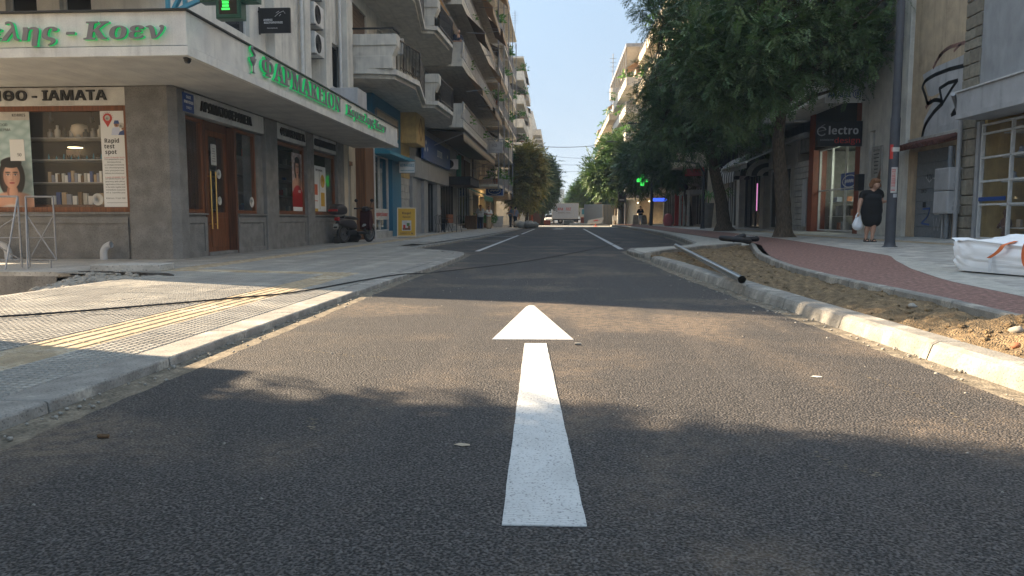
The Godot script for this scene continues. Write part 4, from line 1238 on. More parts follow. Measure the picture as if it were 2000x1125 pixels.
func face_tex(k: String, bg: Color, hair: Color, cloth: Color, lo: Color, fy := 0.5):   # printed portrait of nobody in particular
	var w := 160; var h := 336
	var im := Image.create(w, h, false, Image.FORMAT_RGB8)
	var skin := Color(0.8, 0.61, 0.51); var dark := Color(0.62, 0.42, 0.34)
	for y in h:
		for x in w:
			var u := (x + 0.5) / w - 0.52; var v := ((y + 0.5) / h - fy) * 2.1
			var e := func(cx: float, cy: float, rx: float, ry: float, soft := 0.12) -> float: return 1.0 - smoothstep(1.0 - soft, 1.0 + soft, sqrt(pow((u - cx) / rx, 2) + pow((v - cy) / ry, 2)))
			var c := bg.lerp(Color(0.9, 0.94, 0.94), 0.45 * absf(sin(u * 9 + v * 11) * sin(v * 14 - u * 5)))
			c = c.lerp(hair, e.call(0.0, 0.06, 0.3, 0.44, 0.06))
			c = c.lerp(skin, e.call(0.0, 0.62, 0.52, 0.26))
			if v > 0.62: c = c.lerp(cloth.lerp(lo, smoothstep(0.7, 1.2, v)), e.call(0.0, 1.3, 0.62, 0.66, 0.05))
			c = c.lerp(dark, e.call(0.0, 0.36, 0.13, 0.16)); c = c.lerp(skin, e.call(0.02, 0.42, 0.1, 0.2))
			c = c.lerp(skin, e.call(0.0, 0.03, 0.19, 0.27, 0.05))
			c = c.lerp(dark, 0.5 * e.call(-0.16, 0.08, 0.06, 0.22, 0.9)); c = c.lerp(hair, e.call(0.0, -0.26, 0.24, 0.11, 0.1))
			for sg in [-1.0, 1.0]:
				c = c.lerp(dark, 0.6 * e.call(0.083 * sg, -0.015, 0.06, 0.04, 0.6)); c = c.lerp(Color(0.93, 0.9, 0.88), e.call(0.083 * sg, 0.0, 0.04, 0.014)); c = c.lerp(Color(0.12, 0.08, 0.07), e.call(0.083 * sg, 0.0, 0.016, 0.016)); c = c.lerp(hair, 0.9 * e.call(0.085 * sg, -0.055, 0.06, 0.013, 0.4)); c = c.lerp(hair, 0.8 * e.call(0.083 * sg, -0.013, 0.045, 0.008, 0.5))
			c = c.lerp(dark, 0.55 * e.call(0.028, 0.06, 0.014, 0.07, 0.8)); c = c.lerp(dark, 0.7 * e.call(0.0, 0.115, 0.036, 0.012, 0.6))
			c = c.lerp(Color(0.66, 0.32, 0.3), e.call(0.0, 0.175, 0.062, 0.022, 0.2)); c = c.lerp(Color(0.45, 0.2, 0.2), 0.8 * e.call(0.0, 0.173, 0.058, 0.004, 0.5))
			c = c.lerp(c.darkened(0.35), smoothstep(-0.05, 0.3, u) * e.call(0.0, 0.2, 0.5, 0.75, 0.3)).lerp(c.lightened(0.2), 0.6 * e.call(-0.09, -0.02, 0.09, 0.16, 0.9))
			im.set_pixel(x, y, c)
	T[k] = ImageTexture.create_from_image(im)
	var m := StandardMaterial3D.new()
	m.albedo_texture = T[k]; m.roughness = 0.5; m.resource_name = k
	M[k] = m
func sheet_poster(called: String, label: String, o: Vector3, u: Vector3, w: float, h: float, m: Material) -> Node3D:
	var nn := u.cross(Vector3.UP)
	var t := thing(called, label, "poster", o)
	var b := MB.new()
	b.quad(Vector3.ZERO, u * w, u * w + Vector3.UP * h, Vector3.UP * h)
	var bk := -nn * 0.004
	b.quad(u * w + bk, bk, Vector3.UP * h + bk, u * w + Vector3.UP * h + bk)
	part("sheet", b, m, t)
	return t
func posters():
	face_tex("poster_pale", Color(0.62, 0.72, 0.72), Color(0.08, 0.07, 0.06), Color(0.85, 0.8, 0.76), Color(0.8, 0.72, 0.66), 0.66)
	face_tex("poster_red", Color(0.7, 0.6, 0.58), Color(0.07, 0.05, 0.05), Color(0.72, 0.12, 0.14), Color(0.6, 0.06, 0.08), 0.24)
	var u := V(1, 0, 0)
	var t := sheet_poster("beauty_poster", "tall pale poster with a woman's face at the left of the pharmacy window", V(-10.45, 1.03, -13.03), u, 0.84, 1.76, M.poster_pale)
	var b := MB.new()
	b.bx(0, 0.84, 1.58, 1.76, 0.001, 0.003)
	part("header", b, M.paper, t)
	b = MB.new()
	text(b, "KORRES", V(0.64, 1.67, 0.003), u, 0.05, 0.002)
	text(b, "GOOD", V(0.32, 1.5, 0.001), u, 0.05, 0.002, false); text(b, "ΔΕΡΜΑ", V(0.36, 1.41, 0.001), u, 0.05, 0.002, false); text(b, "50", V(0.62, 0.96, 0.012), u, 0.055, 0.002, false)
	part("lettering", b, M.black, t)
	b = MB.new(); b.bx(0.44, 0.72, 0.85, 1.24, 0.001, 0.011, 0.004)
	part("printed_tube", b, M.white_print, t)
	t = sheet_poster("test_poster", "white poster reading Rapid test spot beside the pharmacy's corner pillar", V(-8.27, 1.03, -13.02), u, 0.49, 1.76, M.white_print)
	b = MB.new()
	text(b, "Rapid", V(0.2, 1.2, 0.001), u, 0.075, 0.002); text(b, "test", V(0.15, 1.1, 0.001), u, 0.075, 0.002); text(b, "spot", V(0.175, 1.0, 0.001), u, 0.075, 0.002)
	var lines := ["Στο φαρμακείο μας", "διενεργούνται", "με επίσημη αποτύπωση", "του αποτελέσματος", "στο μητρώο και", "έκδοση πιστοποιητικού", "", "are performed in our", "pharmacy with official", "registration of the result", "in the state register and", "immediate issuance", "of a certificate", "", "Κόστος / Cost 10€"]
	for i in lines.size():
		if lines[i] != "": text(b, lines[i], V(0.225, 0.87 - 0.05 * i, 0.001), u, 0.024, 0.001, false, false, 1, 0, 0.36 if lines[i].length() > 13 else 0.26)
	b.bx(0.05, 0.47, 0.085, 0.09, 0.001, 0.002)
	part("lettering", b, M.black, t)
	b = MB.new()
	text(b, "Covid-19 RAPID TESTS", V(0.235, 0.9, 0.001), u, 0.022, 0.001, false, false, 1, 0, 0.38); text(b, "Covid-19 RAPID TEST", V(0.235, 0.545, 0.001), u, 0.024, 0.001, false, false, 1, 0, 0.38)
	var pin := []
	for i in 20:
		var a := -0.4 + i / 19.0 * (PI + 0.8)
		pin.append(Vector2(cos(a), sin(a)) * 0.085 + Vector2(0.14, 1.6))
	pin.append(Vector2(0.14, 1.44))
	b.prism(pin, Transform3D(Basis(), V(0, 0, 0.001)), 0.002)
	for i in 11:
		var a := -0.3 + i / 10.0 * (PI + 0.6)
		b.bar(V(0.14 + cos(a) * 0.08, 1.6 + sin(a) * 0.08, 0.002), V(0.14 + cos(a) * 0.112, 1.6 + sin(a) * 0.112, 0.002), 0.014, 0.002)
	part("red_print", b, M.red_print, t)
	b = MB.new(); b.lathe([[0.0, 0.0], [0.05, 0.0], [0.05, 0.002], [0.0, 0.002]], 16, Transform3D(Basis(Vector3.RIGHT, PI / 2), V(0.14, 1.605, 0.004)))
	b.lathe([[0.0, 0.0], [0.05, 0.0], [0.05, 0.002], [0.0, 0.002]], 16, Transform3D(Basis(Vector3.RIGHT, PI / 2), V(0.395, 1.47, 0.008)))
	part("pale_print", b, M.paper, t)
	b = MB.new(); b.prism([Vector2(0.2, 1.3), Vector2(0.36, 1.3), Vector2(0.36, 1.42), Vector2(0.3, 1.46), Vector2(0.22, 1.42)], Transform3D(Basis(), V(0, 0, 0.001)), 0.002)
	part("pale_blue_print", b, M.plastic_blue, t)
	b = MB.new(); b.prism([Vector2(0.33, 1.3), Vector2(0.48, 1.3), Vector2(0.48, 1.36), Vector2(0.43, 1.39), Vector2(0.36, 1.36)], Transform3D(Basis(), V(0, 0, 0.004)), 0.002)
	b.prism([Vector2(0.25, 1.5), Vector2(0.36, 1.5), Vector2(0.34, 1.56), Vector2(0.27, 1.56)], Transform3D(Basis(), V(0, 0, 0.004)), 0.002)
	part("blue_print", b, M.plate_blue, t)
	b = MB.new(); b.lathe([[0.0, 0.0], [0.05, 0.0], [0.05, 0.002], [0.0, 0.002]], 16, Transform3D(Basis(Vector3.RIGHT, PI / 2), V(0.305, 1.49, 0.003)))
	b.lathe([[0.0, 0.0], [0.035, 0.0], [0.035, 0.002], [0.0, 0.002]], 16, Transform3D(Basis(Vector3.RIGHT, PI / 2), V(0.425, 1.42, 0.006)))
	part("skin_print", b, M.skin, t)
	b = MB.new()
	b.lathe([[0.0, 0.0], [0.11, 0.0], [0.11, 0.003], [0.0, 0.003]], 24, Transform3D(Basis(Vector3.RIGHT, PI / 2), Vector3.ZERO))
	one("window_sticker", b, M.paper, "round white sticker on the pharmacy's front pane", "sticker", "", V(-8.4, 1.18, -13.035))
	u = V(0, 0, -1)
	t = sheet_poster("red_poster", "tall red poster with a smiling face in the middle pharmacy window", V(XL - 0.12, 1.0, -19.0), u, 0.74, 1.55, M.poster_red)
	b = MB.new(); text(b, "ΝΕΟ", V(0.001, 0.55, -0.5), u, 0.07, 0.002); b.bx(0.0, 0.003, 0.02, 0.14, -0.02, -0.72)
	part("white_print", b, M.white_print, t)
	t = sheet_poster("price_poster", "white poster with orange product pictures in the last pharmacy window", V(XL - 0.12, 1.04, -20.62), u, 1.15, 1.3, M.white_print)
	b = MB.new(); b.box(V(0.002, 0.35, -0.85), V(0.003, 0.4, 0.34)); b.lathe([[0.0, 0.0], [0.19, 0.0], [0.19, 0.003], [0.0, 0.003]], 18, Transform3D(Basis(Vector3.BACK, -PI / 2), V(0.001, 0.88, -0.85))); b.box(V(0.002, 0.04, -0.2), V(0.003, 0.08, 0.4))
	part("orange_print", b, M.yellow, t)
	b = MB.new(); b.box(V(0.002, 0.62, -0.25), V(0.003, 0.3, 0.28)); b.box(V(0.002, 0.3, -0.25), V(0.003, 0.02, 0.3))
	part("red_print", b, M.vermilion, t)
	b = MB.new(); b.box(V(0.002, 0.6, -0.575), V(0.003, 1.1, 0.012)); text(b, "ΠΡΟΣΦΟΡΑ", V(0.001, 1.18, -0.55), u, 0.06, 0.002, true, false, 1, 0, 0.6)
	part("black_print", b, M.black, t)
	for q in [[V(-7.06, 1.75, -15.05), 0.1, "round white sticker high on the pharmacy door"], [V(-7.06, 1.2, -15.05), 0.09, "round white sticker low on the pharmacy door"], [V(XL - 0.12, 1.2, -16.4), 0.12, "round pale sticker on the window right of the pharmacy door"]]:
		b = MB.new(); b.lathe([[0.0, 0.0], [q[1], 0.0], [q[1], 0.003], [0.0, 0.003]], 20, Transform3D(Basis(Vector3.BACK, -PI / 2), Vector3.ZERO))
		one("window_sticker", b, M.paper, q[2], "sticker", "", q[0])
	t = sheet_poster("door_notice", "white paper notice taped on the pharmacy door", V(-7.055, 1.92, -14.72), u, 0.24, 0.42, M.paper)
	b = MB.new()
	for i in 6: b.box(V(0.001, 0.08 + i * 0.05, -0.12), V(0.002, 0.014, 0.14 - 0.02 * (i % 3)))
	part("lettering", b, M.letter_grey, t)
	# fittings seen through the side panes
	b = MB.new(); b.bx(-7.75, -7.6, 0.95, 2.7, -13.5, -13.9)
	one("display_column", b, M.cloth_grey, "pale upright column inside the window left of the pharmacy door", "column")
	var s := thing("side_shelving", "shelves of goods behind the pharmacy's side windows", "shelving", V(-8.2, 0.1, -16))
	for y in [1.05, 1.5, 1.95, 2.4]:
		b = MB.new(); b.bx(-8.5, -8.0, y - 0.02, y, -15.4, -23.5)
		pw("shelf", b, M.panel_grey, s)
	b = MB.new(); b.bx(-8.54, -8.5, 0.2, 2.9, -15.4, -23.5)
	pw("back_panel", b, M.conc_dark, s)
	for i in 48:
		b = MB.new()
		var h := rng.randf_range(0.1, 0.26)
		b.box(V(0, h / 2, 0), V(0.1, h, rng.randf_range(0.06, 0.16)), 0.004)
		one("product_box", b, [M.white_print, M.red_print, M.plate_blue, M.paper, M.teal, M.cloth_sand][i % 6], ["white", "red", "blue", "cream", "teal", "sand-coloured"][i % 6] + " pack on the " + ["lowest", "second", "third", "top"][i % 4] + " shelf behind the pharmacy's side windows", "box", "packs behind the side windows", V(-8.2, [1.05, 1.5, 1.95, 2.4][i % 4], -15.6 - 7.6 * rng.randf()))

func rail_barrier():
	var t := thing("metal_barrier", "grey tubular metal barrier on the landing beside the pit", "barrier", V(-8.3, 0.1, -10.4))
	# measured: right panel between the posts, a left panel beyond
	var mk_panel := func(called: String, a: Vector3, c: Vector3):
		var b := MB.new()
		var up := V(0, 1.05, 0)
		b.tube([a + up, c + up], 0.015, 8); b.tube([a + V(0, 0.78, 0), c + V(0, 0.78, 0)], 0.011, 6)
		b.tube([a + V(0, 0.45, 0), c + V(0, 0.45, 0)], 0.012, 6); b.tube([a + V(0, 0.12, 0), c + V(0, 0.12, 0)], 0.012, 6)
		b.tube([a + V(0, 0.02, 0), a + up], 0.013, 8); b.tube([c + V(0, 0.12, 0), c + up], 0.012, 8)
		b.tube([a + V(0, 0.78, 0), c + V(0, 0.12, 0)], 0.009, 6); b.tube([a + V(0, 0.12, 0), c + V(0, 0.78, 0)], 0.009, 6)
		part(called, b, M.steel, t)
	mk_panel.call("panel", V(0.5, 0, 0.0), V(0.86, 0, -0.08))
	mk_panel.call("panel", V(0.44, 0, 0.08), V(-0.6, 0, 0.16))
	var b := MB.new()
	b.tube([V(0.5, 1.05, 0.0), V(0.57, 0.0, 0.14)], 0.012, 8); b.tube([V(0.44, 1.05, 0.08), V(0.4, 0.0, 0.36)], 0.012, 8); b.tube([V(0.78, 0.12, -0.07), V(0.78, 0, -0.07)], 0.01, 6)
	part("foot", b, M.steel, t)

# ---------- apartment blocks
# o: {x, z0, z1, y0, floors, fh, side (+1 looks to +x), wall, depth, bays, win}
func block_shell(called: String, label: String, o: Dictionary) -> Node3D:
	var sd: float = o.side
	var x: float = o.x
	var t := thing(called, label, "building", V(x, 0, o.z0))
	var u := V(0, 0, -sd)
	var w: float = o.z0 - o.z1
	var top: float = o.y0 + o.floors * o.fh + 1.0
	var org_ := V(x, o.y0, o.z0 if sd > 0 else o.z1)
	var holes := []
	var kinds := []
	var nb: int = o.bays
	for f in o.floors:
		for k in nb:
			var c := w * (k + 0.5) / nb
			if rng.randf() < 0.6:
				holes.append([c - 1.0, c + 0.0, f * o.fh + 0.15, f * o.fh + 2.3]); kinds.append(0)
				holes.append([c + 0.35, c + 1.15, f * o.fh + 1.0, f * o.fh + 2.3]); kinds.append(1)
			else:
				holes.append([c - 0.9, c + 0.9, f * o.fh + 0.15, f * o.fh + 2.3]); kinds.append(2)
	var b := MB.new()
	b.wall(org_, u, w, top - o.y0, holes, 0.22)
	var xb: float = x - sd * o.depth
	# ends, back and roof
	var e := func(z: float, f: bool):
		var a := V(minf(x, xb), 0, z); var c := V(maxf(x, xb), 0, z)
		if f: b.quad(a, c, c + V(0, top, 0), a + V(0, top, 0))
		else: b.quad(c, a, a + V(0, top, 0), c + V(0, top, 0))
	e.call(o.z0, true); e.call(o.z1, false)
	b.quad(V(minf(x, xb), top, o.z0), V(maxf(x, xb), top, o.z0), V(maxf(x, xb), top, o.z1), V(minf(x, xb), top, o.z1))
	if sd > 0: b.quad(V(xb, 0, o.z1), V(xb, 0, o.z0), V(xb, top, o.z0), V(xb, top, o.z1))
	else: b.quad(V(xb, 0, o.z0), V(xb, 0, o.z1), V(xb, top, o.z1), V(xb, top, o.z0))
	if o.get("base", false): b.quad(org_ - V(0, o.y0, 0) - u.cross(Vector3.UP) * 0.3, org_ - V(0, o.y0, 0) - u.cross(Vector3.UP) * 0.3 + u * w, org_ + u * w - u.cross(Vector3.UP) * 0.3, org_ - u.cross(Vector3.UP) * 0.3)
	pw("wall", b, o.wall, t)
	var nn := u.cross(Vector3.UP)
	for i in holes.size():
		var q: Array = holes[i]
		var at: Vector3 = org_ + u * q[0] + V(0, q[2], 0) - nn * 0.17
		var fw: float = q[1] - q[0]; var fh: float = q[3] - q[2]
		b = MB.new()
		b.frame(at, u, fw, fh, 0.07, 0.06, [fw / 2] if kinds[i] == 2 else [])
		var fr := pw("window", b, M.white_metal if (i * 7) % 3 else M.wood_dark, t)
		b = MB.new()
		var bs := Basis(u, Vector3.UP, nn)
		b.box(at + u * fw / 2 + V(0, fh / 2, 0) + nn * 0.02, V(fw - 0.08, fh - 0.08, 0.012), 0.0, bs)
		pw("pane", b, M.dark_pane, fr)
		var dr := rng.randf()
		if dr < 0.55:   # roller shutter let down part of the way
			b = MB.new()
			var hh := fh * (0.25 + 0.7 * rng.randf())
			var n := int(hh / 0.14) + 1
			for j in n: b.box(at + u * fw / 2 + V(0, fh - (j + 0.5) * hh / n, 0) + nn * 0.09, V(fw - 0.02, hh / n - 0.012, 0.02), 0.0, bs)
			pw("roller_shutter", b, M.shutter if rng.randf() < 0.6 else M.shutter_dark, fr)
	return t

func rail(b: MB, pts: Array, y0: float, y1: float, step := 0.13, th := 0.022):
	for i in pts.size() - 1:
		var a: Vector3 = pts[i]; var c: Vector3 = pts[i + 1]
		b.bar(V(a.x, y1, a.z), V(c.x, y1, c.z), 0.05, 0.04)
		b.bar(V(a.x, y0 + 0.08, a.z), V(c.x, y0 + 0.08, c.z), 0.03)
		var n := maxi(1, int(a.distance_to(c) / step))
		for k in n + 1:
			var p := a.lerp(c, float(k) / n)
			b.box(V(p.x, (y0 + y1) / 2, p.z), V(th, y1 - y0, th))
func potted(p: Node3D, at: Vector3, s: float, n := 40):   # leafy plant in a pot, as one part with its foliage
	var b := MB.new()
	b.lathe([[0.0, 0.0], [0.11 * s, 0.0], [0.15 * s, 0.26 * s], [0.0, 0.24 * s]], 9, Transform3D(Basis(), at))
	var pot := pw("plant_pot", b, M.terracotta, p)
	b = MB.new()
	for i in n:
		var d := V(rng.randfn(0, 0.5), absf(rng.randfn(0.3, 0.5)), rng.randfn(0, 0.5)).normalized()
		var c := at + V(0, 0.28 * s, 0) + d * s * rng.randf_range(0.1, 0.5)
		var q := d.cross(V(rng.randf() - 0.5, rng.randf() - 0.5, rng.randf() - 0.5)).normalized() * 0.07 * s
		b.tri(c - q, c + q, c + d * 0.2 * s + V(0, -0.05 * s, 0))
	pw("foliage", b, M.leaf_pot, pot)
func scallop_awning(p: Node3D, x0: float, x1: float, y0: float, y1: float, z0: float, z1: float, m: Material, m2: Material):
	# sloping cloth from the wall (x0, y0) out to (x1, y1), with a scalloped hanging edge
	var b := MB.new()
	var n := maxi(3, int(absf(z0 - z1) / 0.55))
	for s in [0.0, -0.012]:
		var a := V(x0, y0 + s, z0); var c := V(x1, y1 + s, z0); var d := V(x1, y1 + s, z1); var e := V(x0, y0 + s, z1)
		if (x1 > x0) == (s == 0.0): b.quad(a, c, d, e)
		else: b.quad(e, d, c, a)
	var o := pw("awning", b, m, p)
	b = MB.new()
	for i in n:
		var za := lerpf(z0, z1, float(i) / n); var zb := lerpf(z0, z1, (i + 1.0) / n)
		for k in 6:
			var t0 := k / 6.0; var t1 := (k + 1) / 6.0
			var d0 := -0.2 - 0.22 * sin(t0 * PI); var d1 := -0.2 - 0.22 * sin(t1 * PI)
			b.quad(V(x1, y1 + d0, lerpf(za, zb, t0)), V(x1, y1 + d1, lerpf(za, zb, t1)), V(x1, y1, lerpf(za, zb, t1)), V(x1, y1, lerpf(za, zb, t0)))
	pw("valance", b, m2, o)
	b = MB.new()
	b.tube([V(x1, y1, z0), V(x1, y1, z1)], 0.03, 6)
	for z in [z0 - 0.2, z1 + 0.2]: b.tube([V(x0, y0 - 0.9, z), V(x1, y1, z)], 0.02, 6)
	pw("awning_arm", b, M.railing, o)
func flower_box(p: Node3D, x0: float, x1: float, z: float, y: float, d := 0.4, plants := 0):
	# parapet of stepped outline, wide above, looking towards the camera
	var b := MB.new()
	var pr := [Vector2(x0, y), Vector2(x1 - 0.1, y), Vector2(x1 - 0.1, y + 0.42), Vector2(x1 + 0.06, y + 0.72), Vector2(x1 + 0.06, y + 1.08), Vector2(x0, y + 1.08)]
	b.prism(pr, Transform3D(Basis(), V(0, 0, z - d)), d - 0.06)
	b.bx(x0, x1 + 0.05, y + 0.73, y + 1.08, z - d, z, 0.01)
	b.bx(x0, x1 - 0.1, y + 0.002, y + 0.4, z - d, z - 0.03, 0.01)
	var o := pw("parapet", b, M.balcony, p)
	if plants:
		b = MB.new()
		for i in plants:
			var c := V(rng.randf_range(x0 + 0.05, x1), y + 1.05, z - rng.randf_range(0.05, d))
			var dr := V(rng.randfn(0, 0.35), 1, rng.randfn(0, 0.35)).normalized() * rng.randf_range(0.2, 0.5)
			var q := dr.cross(V(rng.randf() - 0.5, 0, rng.randf() - 0.5)).normalized() * 0.035
			b.tri(c - q, c + q, c + dr)
		pw("foliage", b, M.leaf_pot, o)

func left_blocks():
	# second block: white, with slabs of broken outline
	var o := {x = XL - 0.02, z0 = -23.95, z1 = -37.2, y0 = 5.65, floors = 5, fh = 3.0, side = 1.0, wall = M.plaster_white, depth = 12.0, bays = 4}
	var t := block_shell("apartment_block", "white apartment block with hexagonal balconies next to the pharmacy block", o)
	var b := MB.new()
	b.bx(XL - 3, XL - 0.04, 0, 5.65, -34.3, -37.2)
	pw("lower_wall", b, M.panel_grey, t)
	for f in 5:
		var y := 5.5 + 3.0 * f
		b = MB.new()
		b.slab([[XL - 0.4, -24.0], [-6.2, -24.0], [-5.3, -24.25], [-4.95, -26.4], [-5.5, -30.6], [-5.0, -30.7], [-4.85, -34.0], [-5.4, -37.3], [XL - 0.4, -37.3]], y, y + 0.16)
		b.slab([[XL - 0.4, -24.2], [-6.25, -24.2], [-5.4, -24.4], [-5.1, -26.4], [-5.65, -30.7], [-5.15, -30.8], [-5.0, -34.0], [-5.5, -37.1], [XL - 0.4, -37.1]], y - 0.12, y - 0.001)
		var bal := pw("balcony", b, M.balcony, t)
		flower_box(bal, XL + 0.12, -5.3, -24.02, y + 0.161, 0.5, 0)
		flower_box(bal, -5.62, -5.02, -30.62, y + 0.161, 0.6, 60 if f == 1 else 0)
		b = MB.new()
		rail(b, [V(-5.25, 0, -24.6), V(-4.95, 0, -26.4), V(-5.5, 0, -30.4)], y + 0.2, y + 1.15, 0.14, 0.02)
		rail(b, [V(-4.98, 0, -31.2), V(-4.85, 0, -34.0), V(-5.4, 0, -37.2)], y + 0.2, y + 1.15, 0.14, 0.02)
		pw("railing", b, M.dark_metal, bal)
		b = MB.new()
		b.bar(V(XL + 0.1, y + 1.42, -24.05), V(-5.35, y + 1.42, -24.05), 0.05); b.bar(V(-5.35, y + 1.42, -24.05), V(-5.2, y + 1.3, -24.3), 0.05); b.bar(V(XL + 0.12, y + 0.16, -24.05), V(XL + 0.12, y + 1.42, -24.05), 0.04)
		pw("hand_rail", b, M.dark_metal, bal)
		if f == 1: 
			scallop_awning(bal, XL, -5.0, y + 2.8, y + 1.5, -31.3, -34.0, M.awning_ochre, M.awning_ochre)
			scallop_awning(bal, XL, -5.0, y + 2.8, y + 1.5, -34.3, -37.0, M.awning_brown, M.awning_brown)
	aircon("air conditioner standing on the first hexagonal balcony", V(-6.3, 7.0, -28.2), 0.3)
	aircon("air conditioner over the small balcony beside the ochre awning", V(-6.2, 9.4, -37.9), 0.2)
	# third block: brown cloth awnings with scalloped edges along straight balconies
	o = {x = XL - 0.02, z0 = -37.2, z1 = -57.0, y0 = 5.65, floors = 5, fh = 3.0, side = 1.0, wall = M.plaster_grey, depth = 12.0, bays = 5}
	t = block_shell("apartment_block", "apartment block with long balconies and scalloped cream awnings", o)
	for f in 5:
		var y := 5.5 + 3.0 * f
		b = MB.new(); b.bx(XL - 0.3, -4.85, y - 0.1, y + 0.12, -37.4, -56.9, 0.01)
		b.bx(-5.0, -4.84, y + 0.121, y + 0.3, -37.4, -56.9, 0.01)
		var bal := pw("balcony", b, M.balcony, t)
		b = MB.new()
		for k in 13: b.box(V(-4.9, y + 0.72, -38.2 - k * 1.5), V(0.03, 0.66, 1.4))
		pw("railing_panel", b, M.rail_panel, bal)
		b = MB.new()
		rail(b, [V(-4.86, 0, -37.4), V(-4.86, 0, -56.9)], y + 0.3, y + 1.15, 0.5, 0.03)
		pw("railing", b, M.railing, bal)
		b = MB.new()
		b.prism([Vector2(-6.8, y + 0.12), Vector2(-4.95, y + 0.12), Vector2(-4.95, y + 0.5), Vector2(-4.8, y + 0.75), Vector2(-4.8, y + 1.1), Vector2(-6.8, y + 1.1)], Transform3D(Basis(), V(0, 0, -37.75)), 0.25)
		pw("parapet", b, M.balcony, bal)
		var segs := [[-39.0, -44.6], [-45.2, -50.6], [-51.2, -56.6]]
		for k in 3:
			if (f * 2 + k) % 4 == 3: continue
			scallop_awning(bal, -4.87, -4.0 + 0.12 * ((f + k) % 3), y + 2.86, y + 2.05 - 0.15 * ((f + k) % 2), segs[k][0], segs[k][1], [M.awning_cream, M.awning_brown, M.awning_cream][(f + k) % 3], M.awning_cream)
		for k in 2: potted(bal, V(-5.2, y + 0.13, -40.5 - k * 7.3 - f), 1.2)
	for k in 4: aircon("air conditioner on the " + ["lowest", "second", "third", "fourth"][k] + " balcony of the block with scalloped awnings", V(-6.2, 5.65 + 3.0 * k, -42.5 - 3.2 * k), 0.5)
	# under the first floor a scalloped valance
	scallop_awning(t, XL, -4.9, 5.35, 5.2, -38.0, -56.5, M.awning_brown, M.awning_cream)
	# fourth block: slender steel posts, dark glass, plants
	o = {x = XL - 0.02, z0 = -57.0, z1 = -81.0, y0 = 3.4, floors = 5, fh = 3.0, side = 1.0, wall = M.plaster_cream, depth = 12.0, bays = 6}
	t = block_shell("apartment_block", "tall apartment block with thin steel posts along its planted balconies", o)
	for f in 5:
		var y := 3.3 + 3.0 * f
		b = MB.new()
		for k in 4:
			b.bx(XL - 0.3, -4.7, y, y + 0.2, -57.3 - k * 6.0, -62.6 - k * 6.0, 0.01)
		var bal := pw("balcony", b, M.balcony, t)
		b = MB.new()
		for k in 4: rail(b, [V(XL, 0, -57.35 - k * 6.0), V(-4.75, 0, -57.35 - k * 6.0), V(-4.75, 0, -62.5 - k * 6.0), V(XL, 0, -62.5 - k * 6.0)], y + 0.2, y + 1.2, 0.2, 0.025)
		pw("railing", b, M.railing, bal)
		for k in 4:
			if (k + f) % 2 == 0: potted(bal, V(-4.95, y + 0.2, -58.3 - k * 6.0), 1.7, 70)
			if (k + f) % 3 == 0: scallop_awning(bal, XL, -4.75, y + 2.8, y + 1.6, -58.0 - k * 6.0, -62.0 - k * 6.0, [M.awning_brown, M.awning_grey, M.awning_cream][(k + f) % 3], M.awning_brown)
			if (k * 2 + f) % 4 == 1:
				b = MB.new(); b.bx(-4.78, -4.72, y + 0.22, y + 1.15, -57.6 - k * 6.0, -62.3 - k * 6.0)
				pw("railing_panel", b, M.panel_pale, bal)
	b = MB.new()
	for k in 5: b.box(V(-4.68, 11.2, -57.3 - k * 5.8), V(0.09, 16.4, 0.09))
	pw("steel_post", b, M.steel, t)
	b = MB.new(); b.bx(-9, -5.9, 19.41, 21.6, -58, -70)
	b.bx(-6.8, -4.6, 19.41, 19.6, -57.5, -80)
	pw("roof_house", b, M.plaster_white, t)
	# fifth block, past the cross street
	o = {x = XL + 0.6, z0 = -93.0, z1 = -118.0, y0 = 3.6, floors = 6, fh = 2.9, side = 1.0, base = true, wall = M.plaster_cream, depth = 14.0, bays = 6}
	t = block_shell("apartment_block", "far beige apartment block with concrete balconies beyond the cross street", o)
	for f in 6:
		var y := 3.5 + 2.9 * f
		b = MB.new()
		for k in 3:
			b.bx(XL, -4.5, y, y + 0.2, -93.4 - k * 8.0, -99.6 - k * 8.0); b.bx(-4.62, -4.5, y + 0.2, y + 1.05, -93.4 - k * 8.0, -99.6 - k * 8.0); b.bx(XL + 0.6, -4.63, y + 0.2, y + 1.05, -93.4 - k * 8.0, -93.55 - k * 8.0)
		var bal := pw("balcony", b, M.balcony, t)
		for k in 3:
			if (f + k) % 2 == 0: scallop_awning(bal, XL + 0.6, -4.3, y + 2.7, y + 1.7, -93.6 - k * 8.0, -99.0 - k * 8.0, M.awning_grey, M.awning_grey)
		potted(bal, V(-4.8, y + 0.8, -95.0), 2.0, 50)
	b = MB.new(); b.bx(-12, -6.6, 22.01, 24.2, -95, -103); b.bx(-6.2, -4.5, 20.6, 20.8, -93.2, -112)
	pw("roof_house", b, M.plaster_white, t)
	b = MB.new(); b.tube([V(-5.6, 21.9, -94.0), V(-5.6, 26.5, -94.0)], 0.03, 5)
	for i in 5: b.bar(V(-6.0, 25.0 + 0.3 * i, -94.0), V(-5.2, 25.0 + 0.3 * i, -94.0), 0.02)
	one("antenna", b, M.dark_metal, "thin television aerial on the far left roof", "antenna")
	# sixth, small in the distance
	o = {x = -4.6, z0 = -128.0, z1 = -160.0, y0 = 3.6, floors = 5, fh = 2.9, side = 1.0, base = true, wall = M.plaster_white, depth = 14.0, bays = 6}
	t = block_shell("apartment_block", "pale block far down the street above the truck", o)
	b = MB.new()
	for f in 5:
		for k in 4: b.bx(-4.9, -3.2, 3.5 + 2.9 * f, 4.5 + 2.9 * f, -128.5 - k * 8.0, -133.5 - k * 8.0)
	pw("balcony", b, M.balcony, t)
